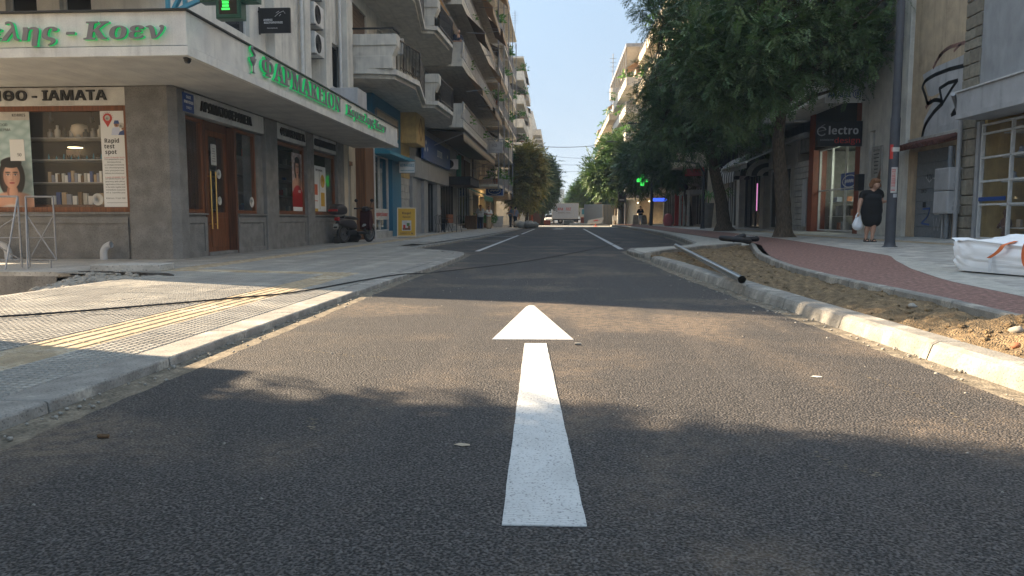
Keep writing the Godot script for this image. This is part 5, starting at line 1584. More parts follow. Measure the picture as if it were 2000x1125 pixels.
	for k in 3:
		o = {x = 0.5 + 2.2 * k, z0 = -330.0 - 60 * k, z1 = -350.0 - 60 * k, y0 = 0.0, floors = 6 - k, fh = 3.0, side = 1.0, wall = [M.plaster_white, M.plaster_cream, M.plaster_grey][k], depth = 10.0, bays = 3}
		t = block_shell("distant_block", ["pale block in the haze at the end of the street, leftmost", "cream block in the haze at the end of the street, middle", "grey block in the haze at the end of the street, rightmost"][k], o)
	# the block across the side street, left of the frame, whose corner shades the foreground
	b = MB.new()
	b.slab([[-7.0, -5.3], [-7.0, 14.0], [-20.0, 14.0], [-20.0, -5.3]], 0.0, 3.2)
	b.slab([[-7.0, -4.7], [-7.0, 14.0], [-20.0, 14.0], [-20.0, -4.7]], 3.2, 8.0)
	for i in 2: b.slab([[-5.9, -4.4], [-5.9, 12.0], [-7.0, 12.0], [-7.0, -4.6]], 4.2 + i * 3.0, 4.4 + i * 3.0)
	one("corner_block", b, M.plaster_cream, "apartment block at the near left corner, outside the picture", "building")

# ---------- left shops
func left_shops():
	var t := thing("shop_row", "row of ground-floor shops under the white hexagonal balconies", "building", V(XL, 0, -24))
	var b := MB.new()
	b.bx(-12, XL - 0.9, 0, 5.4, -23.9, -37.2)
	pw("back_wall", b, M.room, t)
	b = MB.new()   # entrance: pale jambs, brown door, wood column
	b.bx(XL - 0.5, XL, 0.0, 5.4, -23.3, -23.75, 0.01); b.bx(XL - 0.6, XL - 0.25, 0.0, 5.4, -25.0, -25.55, 0.01)
	b.bx(XL - 0.8, XL - 0.2, 2.75, 5.4, -23.75, -25.0, 0.01)
	pw("entrance_wall", b, M.plaster_cream, t)
	b = MB.new(); b.bx(XL - 0.55, XL - 0.45, 0.05, 2.75, -23.8, -24.95, 0.01); b.bx(XL - 0.45, XL - 0.2, 0.05, 2.75, -23.75, -23.83); b.bx(XL - 0.45, XL - 0.2, 2.62, 2.75, -23.83, -25.0)
	pw("entrance_door", b, M.wood_panel, t)
	b = MB.new(); b.bx(XL - 0.6, XL + 0.1, 0.02, 4.1, -25.55, -26.7, 0.01)
	pw("wood_column", b, M.wood_panel, t)
	b = MB.new(); b.bx(XL - 0.6, XL + 0.12, 0.02, 3.4, -26.7, -26.85)
	pw("white_edge", b, M.white_metal, t)
	# blue shop
	b = MB.new()
	b.bx(XL - 0.5, XL + 0.05, 3.25, 5.38, -26.85, -31.6, 0.01); b.bx(XL - 0.5, XL + 0.05, 0.1, 3.25, -29.9, -31.6, 0.01)
	pw("blue_front", b, M.blue_shop, t)
	shop_window(t, -26.9, -29.85, 0.35, 3.25, XL - 0.1, M.white_metal, M.glass, 0.05, [1.5])
	b = MB.new(); b.bx(XL - 0.5, XL + 0.03, 0.02, 0.34, -26.85, -31.6, 0.01)
	pw("plinth", b, M.marble, t)
	b = MB.new(); b.prism([Vector2(XL, 3.5), Vector2(XL + 0.7, 3.3), Vector2(XL + 0.7, 3.18), Vector2(XL, 3.2)], Transform3D(Basis(), V(0, 0, -31.5)), 4.7)
	pw("metal_canopy", b, M.teal, t)
	var s := thing("gallery_sign", "bronze sign board with a pale frame on the dark blue shop front", "sign", V(XL + 0.07, 4.5, -29.0))
	b = MB.new(); b.box(Vector3.ZERO, V(0.06, 0.7, 3.6), 0.01)
	part("board", b, M.awning_cream, s)
	b = MB.new(); b.frame(V(0.03, -0.4, 1.85), V(0, 0, -1), 3.7, 0.8, 0.06, 0.03)
	part("frame", b, M.steel, s)
	b = MB.new(); text(b, "Δημιουργίες Κόσμημα", V(0.031, -0.05, 0), V(0, 0, -1), 0.2, 0.01, false, true, 1, 0.2, 3.0)
	part("lettering", b, M.dark_metal, s)
	s = sheet_poster("shop_poster", "grey poster strip hanging in the blue shop's window", V(XL - 0.2, 1.2, -28.5), V(0, 0, -1), 0.7, 1.6, M.panel_pale)
	s = thing("kopiotex_sign", "white sign with red lettering in the lower blue-shop window", "sign", V(XL - 0.02, 1.0, -28.2))
	b = MB.new(); b.box(Vector3.ZERO, V(0.03, 0.42, 2.3), 0.004)
	part("board", b, M.paper, s)
	b = MB.new(); text(b, "kopiotex kosmar", V(0.016, 0.0, 0), V(0, 0, -1), 0.16, 0.004, true, true, 1, 0, 2.0)
	part("lettering", b, M.red_print, s)
	# stone-white pier and yellow box
	b = MB.new()
	for i in 8:
		for k in 2: b.bx(XL - 0.4, XL - 0.01 + 0.008 * ((i * 3 + k) % 3), 0.15 + i * 0.31, 0.445 + i * 0.31, -31.62 - k * 0.95 - 0.1 * (i % 2), -32.55 - k * 0.95 - 0.1 * (i % 2), 0.008)
	pw("stone_pier", b, M.marble, t)
	b = MB.new(); b.bx(XL - 0.3, XL + 0.02, 2.62, 5.38, -31.62, -33.6, 0.01)
	pw("ochre_pier", b, M.yellow_box, t)
	s = thing("ochre_box_sign", "ochre box sign with a lozenge outline under the balcony", "sign", V(XL + 0.35, 4.75, -32.9))
	b = MB.new(); b.box(Vector3.ZERO, V(0.66, 1.35, 2.0), 0.01)
	part("box", b, M.yellow_box, s)
	b = MB.new()
	for q in [[-0.45, 0, 0, 0.5], [0, 0.5, 0.45, 0], [0.45, 0, 0, -0.5], [0, -0.5, -0.45, 0]]: b.bar(V(0.332, q[1], q[0]), V(0.332, q[3], q[2]), 0.025, 0.01)
	part("lozenge", b, M.wood_panel, s)
	# grey shop
	b = MB.new()
	for i in 3: b.bx(XL - 0.3, XL + 0.25, 2.75, 3.68, -33.65 - i * 3.5, -37.13 - i * 3.5, 0.008)
	for i in 4: b.bx(XL - 0.3, XL + 0.02, 3.69, 5.36, -33.65 - i * 2.62, -36.25 - i * 2.62, 0.008)
	pw("metal_fascia", b, M.panel_grey, t)
	for z in [-33.7, -36.6, -40.6]:
		b = MB.new()
		for i in 3: b.bx(XL - 0.3, XL + 0.12, 0.05 + i * 0.9, 0.945 + i * 0.9, z, z - 1.1, 0.008)
		pw("grey_pier", b, M.panel_grey, t)
	shop_window(t, -34.85, -36.55, 0.3, 2.75, XL - 0.12, M.dark_metal, M.dark_pane, 0.06, [0.85]); shop_window(t, -37.75, -40.55, 0.1, 2.75, XL - 0.12, M.dark_metal, M.dark_pane, 0.06, [0.9, 1.9]); shop_window(t, -41.75, -44.1, 0.1, 2.75, XL - 0.12, M.dark_metal, M.dark_pane, 0.06, [1.2])
	s = thing("blue_shop_sign", "long blue sign board over the grey shop", "sign", V(XL + 0.33, 4.25, -39.4))
	b = MB.new(); b.box(Vector3.ZERO, V(0.12, 1.15, 8.6), 0.01)
	part("board", b, M.blue_sign, s)
	b = MB.new(); text(b, "ΩΤΟΠ", V(0.061, 0.0, -0.5), V(0, 0, -1), 0.34, 0.006, true, false, 1, 0, 1.6)
	for q in [[-3.6, 0.25], [-3.2, -0.05], [3.3, 0.1], [-3.9, -0.1]]: b.prism([Vector2(-0.14, 0), Vector2(0, 0.12), Vector2(0.14, 0), Vector2(0, -0.12)], Transform3D(Basis(V(0, 0, -1), Vector3.UP, V(1, 0, 0)), V(0.061, q[1], -q[0])), 0.006)
	part("lettering", b, M.white_print, s)
	s = thing("insurance_sign", "white blade sign reading ΑΣΦΑΛΕΙΕΣ in blue letters", "sign", V(-6.3, 2.95, -30.6))
	b = MB.new(); b.box(Vector3.ZERO, V(0.68, 0.48, 0.08), 0.005)
	part("panel", b, M.white_print, s)
	b = MB.new(); b.frame(V(-0.35, -0.25, 0.035), V(1, 0, 0), 0.7, 0.5, 0.025, 0.02)
	b.bar(V(-0.34, 0.1, 0), V(-0.56, 0.1, 0), 0.03)
	part("frame", b, M.steel, s)
	b = MB.new(); text(b, "ΑΣΦΑΛΕΙΕΣ", V(0, 0.08, 0.041), V(1, 0, 0), 0.11, 0.003, true, false, 1, 0, 0.58); text(b, "ασφάλιση ακινήτων", V(0, -0.13, 0.041), V(1, 0, 0), 0.055, 0.003, true, false, 1, 0, 0.56)
	part("lettering", b, M.teal, s)
	# cafe and further shops under the third block
	t = thing("shop_row", "dark cafe and shops under the scalloped awnings", "building", V(XL, 0, -44))
	b = MB.new(); b.bx(-12, XL - 1.2, 0, 5.4, -37.2, -57.0); b.bx(XL - 1.2, XL, 3.4, 5.4, -44.2, -57.0); b.bx(XL - 0.6, XL, 0, 3.4, -49.3, -50.0); b.bx(XL - 0.6, XL, 0, 3.4, -56.3, -57.0)
	pw("wall", b, M.plaster_grey, t)
	b = MB.new()
	b.bx(XL - 1.19, XL - 1.1, 0, 3.4, -44.2, -49.3)
	for i in 5: b.bx(XL - 0.4, XL - 0.2, 0.1, 3.3, -44.4 - i * 1.1, -44.55 - i * 1.1)
	pw("cafe_front", b, M.black, t)
	b = MB.new(); b.bx(XL, -5.3, 2.85, 3.28, -44.3, -49.0, 0.02); b.bx(XL, -5.25, 3.281, 3.34, -44.2, -49.1)
	pw("cafe_canopy", b, M.awning_black, t)
	b = MB.new()
	for i in 3: b.bx(XL - 0.2, XL + 0.9 - i * 0.3, 0.06 + i * 0.16, 0.218 + i * 0.16, -45.2 - i * 0.1, -47.4, 0.01)
	pw("cafe_steps", b, M.marble, t)
	b = MB.new()
	for r in 6:
		for k in 5: b.bx(XL - 0.1, XL + 0.02, 0.56 + r * 0.09, 0.64 + r * 0.09, -45.1 - k * 0.44 - 0.2 * (r % 2), -45.52 - k * 0.44 - 0.2 * (r % 2))
	pw("brick_ledge", b, M.terracotta, t)
	for q in [[2.35, -44.75], [2.0, -44.9], [2.1, -46.4], [2.1, -47.6]]:
		var l := thing("cafe_bulb", "warm glowing bulb hanging in the dark cafe", "lamp", V(XL - 0.5, q[0], q[1]), 0.0, "bulbs hanging in the cafe")
		b = MB.new(); b.lathe([[0.0, -0.08], [0.06, -0.05], [0.07, 0.0], [0.03, 0.08], [0.0, 0.09]], 8)
		part("bulb_glow", b, M.warm_lamp_glow, l)
		b = MB.new(); b.tube([V(0, 0.09, 0), V(0, 3.2 - q[0], 0)], 0.008, 4)
		part("cord", b, M.black, l)
	lamp(V(XL - 0.3, 2.1, -45.6), Color(1, 0.7, 0.4), 0.5, 0.1)
	scallop_awning(t, XL, -5.0, 3.15, 2.4, -49.3, -56.0, M.awning_green, M.awning_green)
	shop_window(t, -50.05, -56.25, 0.4, 3.3, XL - 0.1, M.white_metal, M.dark_pane, 0.08, [1.5, 3.0, 4.5])
	b = MB.new()
	for q in [[-45.0, -48.5, M.panel_pale]]: b.bx(XL, XL + 0.06, 3.6, 5.2, q[0], q[1], 0.01)
	pw("upper_panel", b, M.panel_pale, t)
	b = MB.new(); b.bx(XL, XL + 0.08, 3.6, 5.2, -50.0, -52.5, 0.01); b.bx(XL, XL + 0.1, 3.7, 5.0, -53, -56, 0.01)
	pw("notice_board", b, M.crate_wood, t)
	b = MB.new(); b.bx(XL + 0.02, XL + 0.3, 3.55, 5.0, -49.0, -49.4, 0.01)
	pw("green_box", b, M.awning_green, t)
	aircon("air conditioner over the dark cafe canopy", V(-6.4, 3.75, -43.9), 0.25)
	s = thing("barrel_sign", "blue blade sign with a white oval ring far along the left shops", "sign", V(-5.4, 3.15, -62.0))
	b = MB.new(); b.box(Vector3.ZERO, V(1.5, 0.85, 0.2), 0.01)
	part("panel", b, M.blue_sign, s)
	b = MB.new()
	var rp := []
	for i in 33: rp.append(V(cos(i * TAU / 32) * 0.52, sin(i * TAU / 32) * 0.3, 0.11))
	b.tube(rp, 0.025, 4, false)
	for i in 9: b.box(V(-0.34 + i * 0.085, 0.0 + 0.02 * (i % 3), 0.105), V(0.06, 0.1 + 0.03 * (i % 2), 0.012), 0.004)
	b.frame(V(-0.76, -0.44, 0.09), V(1, 0, 0), 1.52, 0.88, 0.04, 0.02)
	part("lettering", b, M.white_print, s)
	t = thing("shop_row", "beige shops with a lit soffit beyond the blue oval sign", "building", V(XL, 0, -58))
	b = MB.new(); b.bx(-12, XL - 0.8, 0, 3.3, -57.0, -81.0)
	for i in 5: b.bx(XL - 0.7, XL + 0.02, 0, 3.2, -57.2 - i * 5.2, -58.4 - i * 5.2, 0.01)
	b.bx(XL - 0.8, XL + 0.05, 2.75, 3.38, -57.0, -81.0)
	pw("wall", b, M.plaster_cream, t)
	b = MB.new(); b.bx(XL, -4.9, 3.3, 4.1, -62.5, -71.0, 0.01); b.bx(XL, -4.85, 2.7, 3.25, -71.5, -79.0, 0.01)
	pw("box_canopy", b, M.awning_cream, t)
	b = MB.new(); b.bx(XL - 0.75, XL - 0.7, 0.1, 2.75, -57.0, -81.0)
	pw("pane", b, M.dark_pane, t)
	for i in 3:
		b = MB.new(); b.lathe([[0.0, 0.0], [0.09, 0.0], [0.09, 0.03], [0.0, 0.03]], 8)
		one("downlight_glow", b, M.warm_lamp_glow, "small lit downlight under the beige box canopy", "lamp", "downlights under the beige canopy", V(-5.6, 3.25, -63.2 - i * 1.6))
	lamp(V(-5.6, 3.1, -64.5), Color(1, 0.85, 0.6), 0.6, 0.1)
	b = MB.new(); b.box(V(0, 0, 0), V(1.1, 0.75, 0.08), 0.01); 
	s = thing("white_blade_sign", "white blade sign with a dark monogram high over the left shops", "sign", V(-4.35, 5.6, -50.0))
	part("panel", b, M.panel_pale, s)
	b = MB.new(); text(b, "SD", V(0, 0.12, 0.041), V(1, 0, 0), 0.2, 0.004, true, true); text(b, "dental clinic", V(0, -0.18, 0.041), V(1, 0, 0), 0.09, 0.004, false, false, 1, 0, 0.8)
	part("lettering", b, M.letter_grey, s)
	b = MB.new(); b.bar(V(-0.5, 0.5, 0), V(0.6, 0.5, 0), 0.05); b.bar(V(-0.4, 0.37, 0), V(-0.4, 0.5, 0), 0.03); b.bar(V(0.4, 0.37, 0), V(0.4, 0.5, 0), 0.03)
	part("bracket", b, M.steel, s)

# ---------- right side
const XR := 10.3
func right_window(p: Node3D, x: float, z0: float, z1: float, y0: float, y1: float, fm: Material, gm: Material, t := 0.05, mull := [], trans := []):
	# z0 nearer, z1 farther; in a facade that looks towards -x
	var b := MB.new()
	b.frame(V(x + 0.08, y0, z1), V(0, 0, 1), z0 - z1, y1 - y0, t, 0.08, mull, trans)
	var f := pw("window_frame", b, fm, p)
	b = MB.new(); b.box(V(x + 0.06, (y0 + y1) / 2, (z0 + z1) / 2), V(0.008, y1 - y0 - t, z0 - z1 - t))
	pw("pane", b, gm, f)
func stroke(b: MB, pts: Array, w: float, x: float):   # sprayed line on the facade plane, points (z, y)
	var cu := Curve2D.new()
	for i in pts.size():
		var a: Vector2 = pts[maxi(i - 1, 0)]; var c: Vector2 = pts[mini(i + 1, pts.size() - 1)]
		var tn := (c - a) * (0.16 if i > 0 and i < pts.size() - 1 else 0.0)
		if i > 0 and i < pts.size() - 1 and (pts[i] - a).normalized().dot((c - pts[i]).normalized()) < 0.5: tn = Vector2.ZERO
		cu.add_point(pts[i], -tn, tn)
	var q := cu.tessellate(4, 3)
	for i in q.size() - 1:
		var d := (q[i + 1] - q[i]).normalized()
		var nl := Vector2(-d.y, d.x) * w / 2
		var e := d * w * 0.25
		var k := [q[i] - nl - e, q[i + 1] - nl + e, q[i + 1] + nl + e, q[i] + nl - e]
		b.quad(V(x, k[0].y, k[0].x), V(x, k[1].y, k[1].x), V(x, k[2].y, k[2].x), V(x, k[3].y, k[3].x))
func right_near():
	var t := thing("gift_shop_building", "building with the glazed gift shop and grey panel wall at the right edge", "building", V(XR, 0.3, -14))
	var b := MB.new()
	b.bx(XR + 0.02, XR + 10, 3.9, 16, -8.0, -19.2); b.bx(XR + 4, XR + 10, 0, 3.9, -8, -19.2); b.bx(XR + 0.1, XR + 10, 0, 16, -7.6, -8.0); b.bx(XR + 0.1, XR + 4, 3.6, 3.9, -8.0, -19.2)
	pw("wall", b, M.panel_pale, t)
	b = MB.new()
	for i in 3: b.bx(XR, XR + 0.02, 3.95, 12, -9 - i * 3.6, -12.57 - i * 3.6)
	pw("wall_panel", b, M.panel_grey, t)
	# pier of roughly squared stones
	var pier := pw("stone_pier", MB.new().bx(XR + 0.02, XR + 4, 0.0, 16, -19.2, -19.93), M.stone_b, t)
	var y := 0.22
	var r := 0
	while y < 9.5:
		var h := rng.randf_range(0.22, 0.42)
		var cut := -19.93 + 0.73 * rng.randf_range(0.3, 0.7)
		var cols := [[-19.2, cut], [cut, -19.93]] if r % 3 else [[-19.2, -19.93]]
		for q in cols:
			b = MB.new(); b.box(V(XR + 0.0, y + h / 2, (q[0] + q[1]) / 2), V(0.1 + rng.randf_range(-0.02, 0.02), h - 0.025, q[0] - q[1] - 0.02), 0.015, Basis(Vector3.RIGHT, rng.randf_range(-0.03, 0.03)))
			pw("stone", b, M.stone_a if rng.randf() < 0.6 else M.stone_b, pier)
		b = MB.new(); b.box(V(XR + 0.28, y + h / 2, -19.2), V(0.4, h - 0.025, 0.07), 0.015)
		pw("stone", b, M.stone_b, pier)
		y += h
		r += 1
	b = MB.new()
	b.bx(9.62, XR + 0.2, 3.22, 3.86, -8.0, -18.9, 0.006)
	var c := pw("canopy", b, M.panel_pale, t)
	b = MB.new(); b.bx(9.58, XR + 0.2, 3.861, 3.9, -8.0, -18.94, 0.004)
	pw("canopy_edge", b, M.white_metal, c)
	right_window(t, XR, -8.5, -19.0, 0.33, 3.12, M.white_metal, M.glass, 0.05, [1.22, 2.44, 3.66, 4.88, 6.1, 7.3], [0.84, 1.4, 1.97, 2.55])
	b = MB.new(); b.bx(XR, XR + 0.5, 0.15, 0.33, -8, -19.2, 0.01)
	pw("plinth", b, M.conc_light, t)
	b = MB.new(); b.bx(XR - 0.02, XR + 0.1, 0.3, 3.2, -19.06, -19.19, 0.006)
	pw("jamb", b, M.panel_grey, t)
	b = MB.new(); b.bx(XR + 0.1, XR + 3.8, 0.2, 0.3, -8, -19.15); b.bx(XR + 3.6, XR + 3.8, 0.3, 3.5, -8, -19.15); b.bx(XR + 0.1, XR + 3.8, 3.45, 3.58, -8.1, -19.15); b.bx(XR + 0.15, XR + 3.7, 0.3, 3.4, -19.05, -19.15)
	pw("room", b, M.yellow_box, t)
	var sh := thing("gift_shelving", "white shelves of gifts behind the right shop's panes", "shelving", V(XR + 0.6, 0.3, -15))
	for yy in [0.62, 1.15, 1.72, 2.3, 2.88]:
		b = MB.new(); b.bx(XR + 0.3, XR + 0.85, yy - 0.02, yy, -9.0, -18.6)
		pw("shelf", b, M.white_metal, sh)
	b = MB.new(); b.bx(XR + 0.86, XR + 0.9, 0.4, 3.3, -9.0, -18.2)
	pw("back_panel", b, M.room, sh)
	var gm := [M.yellow_box, M.awning_cream, M.cloth_grey, M.paper, M.crate_wood, M.terracotta, M.cloth_navy, M.yellow]
	for i in 46:
		b = MB.new()
		var k := i % 4
		var s := rng.randf_range(0.7, 1.3)
		if k == 0: b.lathe([[0.0, 0.0], [0.05, 0.0], [0.075, 0.08], [0.035, 0.17], [0.045, 0.21], [0.0, 0.21]], 9, Transform3D(Basis.from_scale(V(s, s, s)), Vector3.ZERO))
		elif k == 1: b.box(V(0, 0.11 * s, 0), V(0.06, 0.22 * s, 0.18 * s), 0.006)
		elif k == 2:
			b.lathe([[0.0, 0.0], [0.07, 0.02], [0.085, 0.09], [0.05, 0.15], [0.0, 0.16]], 9); b.lathe([[0.0, 0.13], [0.05, 0.16], [0.055, 0.2], [0.0, 0.25]], 8)
		else: b.lathe([[0.0, 0.0], [0.1 * s, 0.01], [0.11 * s, 0.035], [0.0, 0.03]], 12)
		var lv: float = [0.62, 1.15, 1.72, 2.3, 2.88][(i * 3) % 5]
		one(["vase", "small_picture", "figurine", "bowl"][k], b, gm[(i * 5) % 8], ["ochre", "cream", "grey", "white", "brown", "red-brown", "navy", "yellow"][(i * 5) % 8] + [" vase", " framed picture", " figurine", " shallow bowl"][k] + " on the " + ["lowest", "second", "middle", "fourth", "top"][(i * 3) % 5] + " shelf of the right-hand gift shop", ["vase", "picture", "figurine", "bowl"][k], "gifts in the right shop window", V(XR + 0.5, lv, -18.5 + 4.2 * fposmod(i * 0.618, 1.0)))
	for i in 3:
		b = MB.new()
		b.lathe([[0.0, 0.0], [0.1, 0.02], [0.13, 0.13], [0.08, 0.22], [0.0, 0.23]], 10); b.lathe([[0.0, 0.2], [0.08, 0.24], [0.085, 0.3], [0.0, 0.37]], 10)
		for sg in [-1, 1]:
			b.lathe([[0.0, 0.0], [0.03, 0.01], [0.03, 0.05], [0.0, 0.06]], 7, Transform3D(Basis(), V(0, 0.33, 0.06 * sg))); b.lathe([[0.0, 0.0], [0.04, 0.02], [0.03, 0.1], [0.0, 0.12]], 7, Transform3D(Basis(Vector3.RIGHT, 1.2 * sg), V(-0.05, 0.14, 0.09 * sg)))
		one("soft_toy", b, [M.terracotta, M.yellow, M.yellow_box][i], ["reddish soft toy hanging at the top of the right shop window", "yellow soft toy hanging at the top of the right shop window", "tan soft toy hanging at the top of the right shop window"][i], "toy", "", V(XR + 0.35, 2.9, -17.2 + i * 0.32))
	b = MB.new()
	b.lathe([[0.0, 0.0], [0.13, 0.0], [0.1, 0.04], [0.07, 0.2], [0.13, 0.32], [0.11, 0.44], [0.05, 0.5], [0.06, 0.56], [0.08, 0.6], [0.05, 0.7], [0.0, 0.72]], 12)
	for sg in [-1, 1]: b.tube([V(0, 0.42, 0.1 * sg), V(-0.05, 0.3, 0.19 * sg), V(-0.12, 0.26, 0.1 * sg)], [0.045, 0.04, 0.03], 7)
	one("statuette", b, M.wood_dark, "dark seated statuette low in the right shop window", "statuette", "", V(XR + 0.3, 0.36, -18.3))
	b = MB.new(); b.box(V(0, 0, 0), V(0.02, 0.1, 1.1), 0.008)
	one("blue_tape", b, M.plate_blue, "strip of dark blue film across the right shop's pane", "tape", "", V(XR - 0.01, 1.3, -18.4))
	# wall with graffiti and garage
	t = thing("graffiti_building", "beige building with sprayed graffiti over a garage door", "building", V(XR, 0.25, -21.5))
	b = MB.new()
	b.wall(V(XR, 0.0, -22.75), V(0, 0, 1), 2.82, 16.0, [[0.35, 2.6, 0.0, 2.75]], 0.35)
	b.quad(V(XR + 10, 0, -19.93), V(XR, 0, -19.93), V(XR, 16, -19.93), V(XR + 10, 16, -19.93))
	pw("wall", b, M.plaster_beige, t)
	b = MB.new(); b.bx(XR + 0.17, XR + 0.5, 0, 2.75, -20.1, -22.45)
	pw("door_back", b, M.dark_metal, t)
	b = MB.new()
	var gd := pw("garage_door", MB.new().bx(XR + 0.11, XR + 0.16, 0.22, 2.74, -20.16, -22.39), M.pvc_grey, t)
	for i in 7:
		b = MB.new(); b.bx(XR + 0.08, XR + 0.12, 0.24 + i * 0.36, 0.59 + i * 0.36, -20.17, -22.38, 0.008)
		pw("door_panel", b, M.pvc_grey, gd)
	b = MB.new(); b.bx(XR + 0.01, XR + 0.09, 1.15, 1.3, -21.75, -21.8, 0.01)
	pw("handle", b, M.black, gd)
	b = MB.new()
	for q in [["ΔΕΛ", 2.1, -20.75, 0.2], ["11L", 2.0, -21.6, 0.16], ["ΖΑΟΚ", 1.45, -21.0, 0.15], ["ακο", 1.62, -21.9, 0.13]]: text(b, q[0], V(XR + 0.076, q[1], q[2]), V(0, 0, 1), q[3], 0.002, false, false, 1.1, 0.2)
	pw("tag_dark", b, M.black, gd)
	b = MB.new(); stroke(b, [Vector2(-21.9, 1.1), Vector2(-21.5, 1.12), Vector2(-21.6, 0.9), Vector2(-21.95, 0.7), Vector2(-21.5, 0.66)], 0.05, XR + 0.074); stroke(b, [Vector2(-21.2, 1.5), Vector2(-20.9, 1.6), Vector2(-20.8, 1.4)], 0.05, XR + 0.074)
	pw("tag_blue", b, M.blue_sign, gd)
	b = MB.new(); stroke(b, [Vector2(-21.3, 0.9), Vector2(-21.2, 0.5), Vector2(-21.1, 0.85), Vector2(-21.0, 0.5), Vector2(-20.9, 0.9)], 0.02, XR + 0.074); stroke(b, [Vector2(-21.8, 2.0), Vector2(-21.6, 1.85), Vector2(-21.4, 1.95), Vector2(-21.2, 1.9)], 0.03, XR + 0.074)
	pw("tag_pale", b, M.panel_pale, gd)
	for q in [[1.78, -21.05, "no-parking sticker on the garage door", true], [1.12, -21.1, "white parking notice on the garage door", false]]:
		var sg := thing("door_sign", q[2], "sign", V(XR + 0.072, q[0], q[1]))
		b = MB.new(); b.box(Vector3.ZERO, V(0.008, 0.36, 0.26), 0.001)
		part("plate", b, M.paper if not q[3] else M.awning_cream, sg)
		b = MB.new(); text(b, "P", V(-0.005, 0.03, 0), V(0, 0, 1), 0.16, 0.002); text(b, "ΕΞΟΔΟΣ", V(-0.005, -0.13, 0), V(0, 0, 1), 0.04, 0.002)
		part("lettering", b, M.black if q[3] else M.plate_blue, sg)
		if q[3]:
			b = MB.new()
			var rp := []
			for i in 21: rp.append(V(-0.006, 0.03 + sin(i * TAU / 20) * 0.11, cos(i * TAU / 20) * 0.11))
			b.tube(rp, 0.012, 4, false); b.bar(V(-0.006, 0.11, -0.08), V(-0.006, -0.05, 0.08), 0.02, 0.004)
			part("red_print", b, M.red_print, sg)
	b = MB.new()   # little tiled roof over the garage
	b.prism([Vector2(0, 0), Vector2(-0.5, -0.16), Vector2(-0.5, -0.22), Vector2(0, -0.1)], Transform3D(Basis(), V(XR, 2.98, -22.6)), 2.55)
	var rf := pw("tile_roof", b, M.wood_dark, t)
	for i in 15:
		b = MB.new()
		b.tube([V(XR - 0.0, 3.0, -22.55 + i * 0.175), V(XR - 0.54, 2.83, -22.55 + i * 0.175)], 0.075, 8)
		pw("roof_tile", b, M.tiles_red, rf)
	b = MB.new(); b.bx(XR - 0.05, XR + 0.1, 3.03, 3.14, -22.75, -19.95, 0.01)
	pw("roof_flashing", b, M.conc_light, rf)
	var gx := XR - 0.004
	b = MB.new()
	b.prism([Vector2(-22.15, 4.9), Vector2(-21.4, 4.98), Vector2(-19.95, 5.0), Vector2(-19.95, 3.1), Vector2(-21.9, 3.12), Vector2(-21.95, 3.6), Vector2(-21.5, 4.0), Vector2(-21.0, 4.25), Vector2(-21.5, 4.2), Vector2(-21.75, 4.25)], Transform3D(Basis(V(0, 0, 1), Vector3.UP, V(-1, 0, 0)), V(gx + 0.002, 0, 0)), 0.001)
	pw("graffiti_fill", b, M.panel_pale, t)
	b = MB.new()
	stroke(b, [Vector2(-21.55, 4.98), Vector2(-21.2, 5.25), Vector2(-20.7, 5.35), Vector2(-19.96, 5.3)], 0.1, gx); stroke(b, [Vector2(-21.6, 4.1), Vector2(-21.85, 3.95)], 0.12, gx); stroke(b, [Vector2(-20.5, 5.2), Vector2(-20.2, 5.3)], 0.07, gx)
	pw("graffiti_pink", b, M.red, t)
	b = MB.new()
	stroke(b, [Vector2(-19.96, 4.72), Vector2(-20.7, 4.77), Vector2(-21.4, 4.77), Vector2(-21.95, 4.7), Vector2(-22.12, 4.55), Vector2(-21.9, 4.25), Vector2(-21.75, 4.05), Vector2(-21.4, 4.08), Vector2(-21.1, 4.02), Vector2(-20.95, 3.92)], 0.11, gx - 0.001)
	stroke(b, [Vector2(-20.95, 3.92), Vector2(-21.4, 3.75), Vector2(-21.85, 3.45), Vector2(-22.0, 3.1)], 0.13, gx - 0.001)
	stroke(b, [Vector2(-20.95, 3.92), Vector2(-21.15, 4.35), Vector2(-20.7, 4.42), Vector2(-20.25, 4.4), Vector2(-20.5, 4.25), Vector2(-20.95, 3.92)], 0.1, gx - 0.002)
	stroke(b, [Vector2(-19.97, 4.0), Vector2(-20.2, 3.75), Vector2(-20.45, 3.55), Vector2(-20.15, 3.58)], 0.1, gx - 0.001)
	pw("graffiti_outline", b, M.black, t)
	# meter cabinets and pipes
	var mc := thing("meter_cabinet", "dented pale metal meter cabinets in two tiers beside the garage", "cabinet", V(XR - 0.17, 0.95, -20.1))
	for i in 2:
		b = MB.new(); b.box(V(0, 0.3 + i * 0.6, 0), V(0.34, 0.585, 0.75), 0.012)
		var bx_ := part("cabinet", b, M.panel_pale, mc)
		b = MB.new(); b.box(V(-0.175, 0.3 + i * 0.6, 0.0), V(0.012, 0.52, 0.68), 0.004)
		part("door", b, M.panel_grey if i else M.panel_pale, bx_)
		b = MB.new()
		for k in 3: b.box(V(0.0 + 0.02 * k, 0.14 + i * 0.6 + k * 0.15, 0.38), V(0.14, 0.1, 0.02), 0.004)
		part("meter", b, M.panel_grey, bx_)
	var gp := [[-19.7, 0.05, 3.35, 0.055, "grey downpipe at the corner of the stone pier", M.panel_grey], [-20.0, 0.1, 2.7, 0.06, "short grey plastic pipe beside the garage door", M.pvc_grey], [-20.3, 0.06, 0.95, 0.03, "thin conduit below the meter cabinets, left one", M.panel_grey], [-20.02, 0.05, 0.95, 0.025, "thin conduit below the meter cabinets, right one", M.panel_grey]]
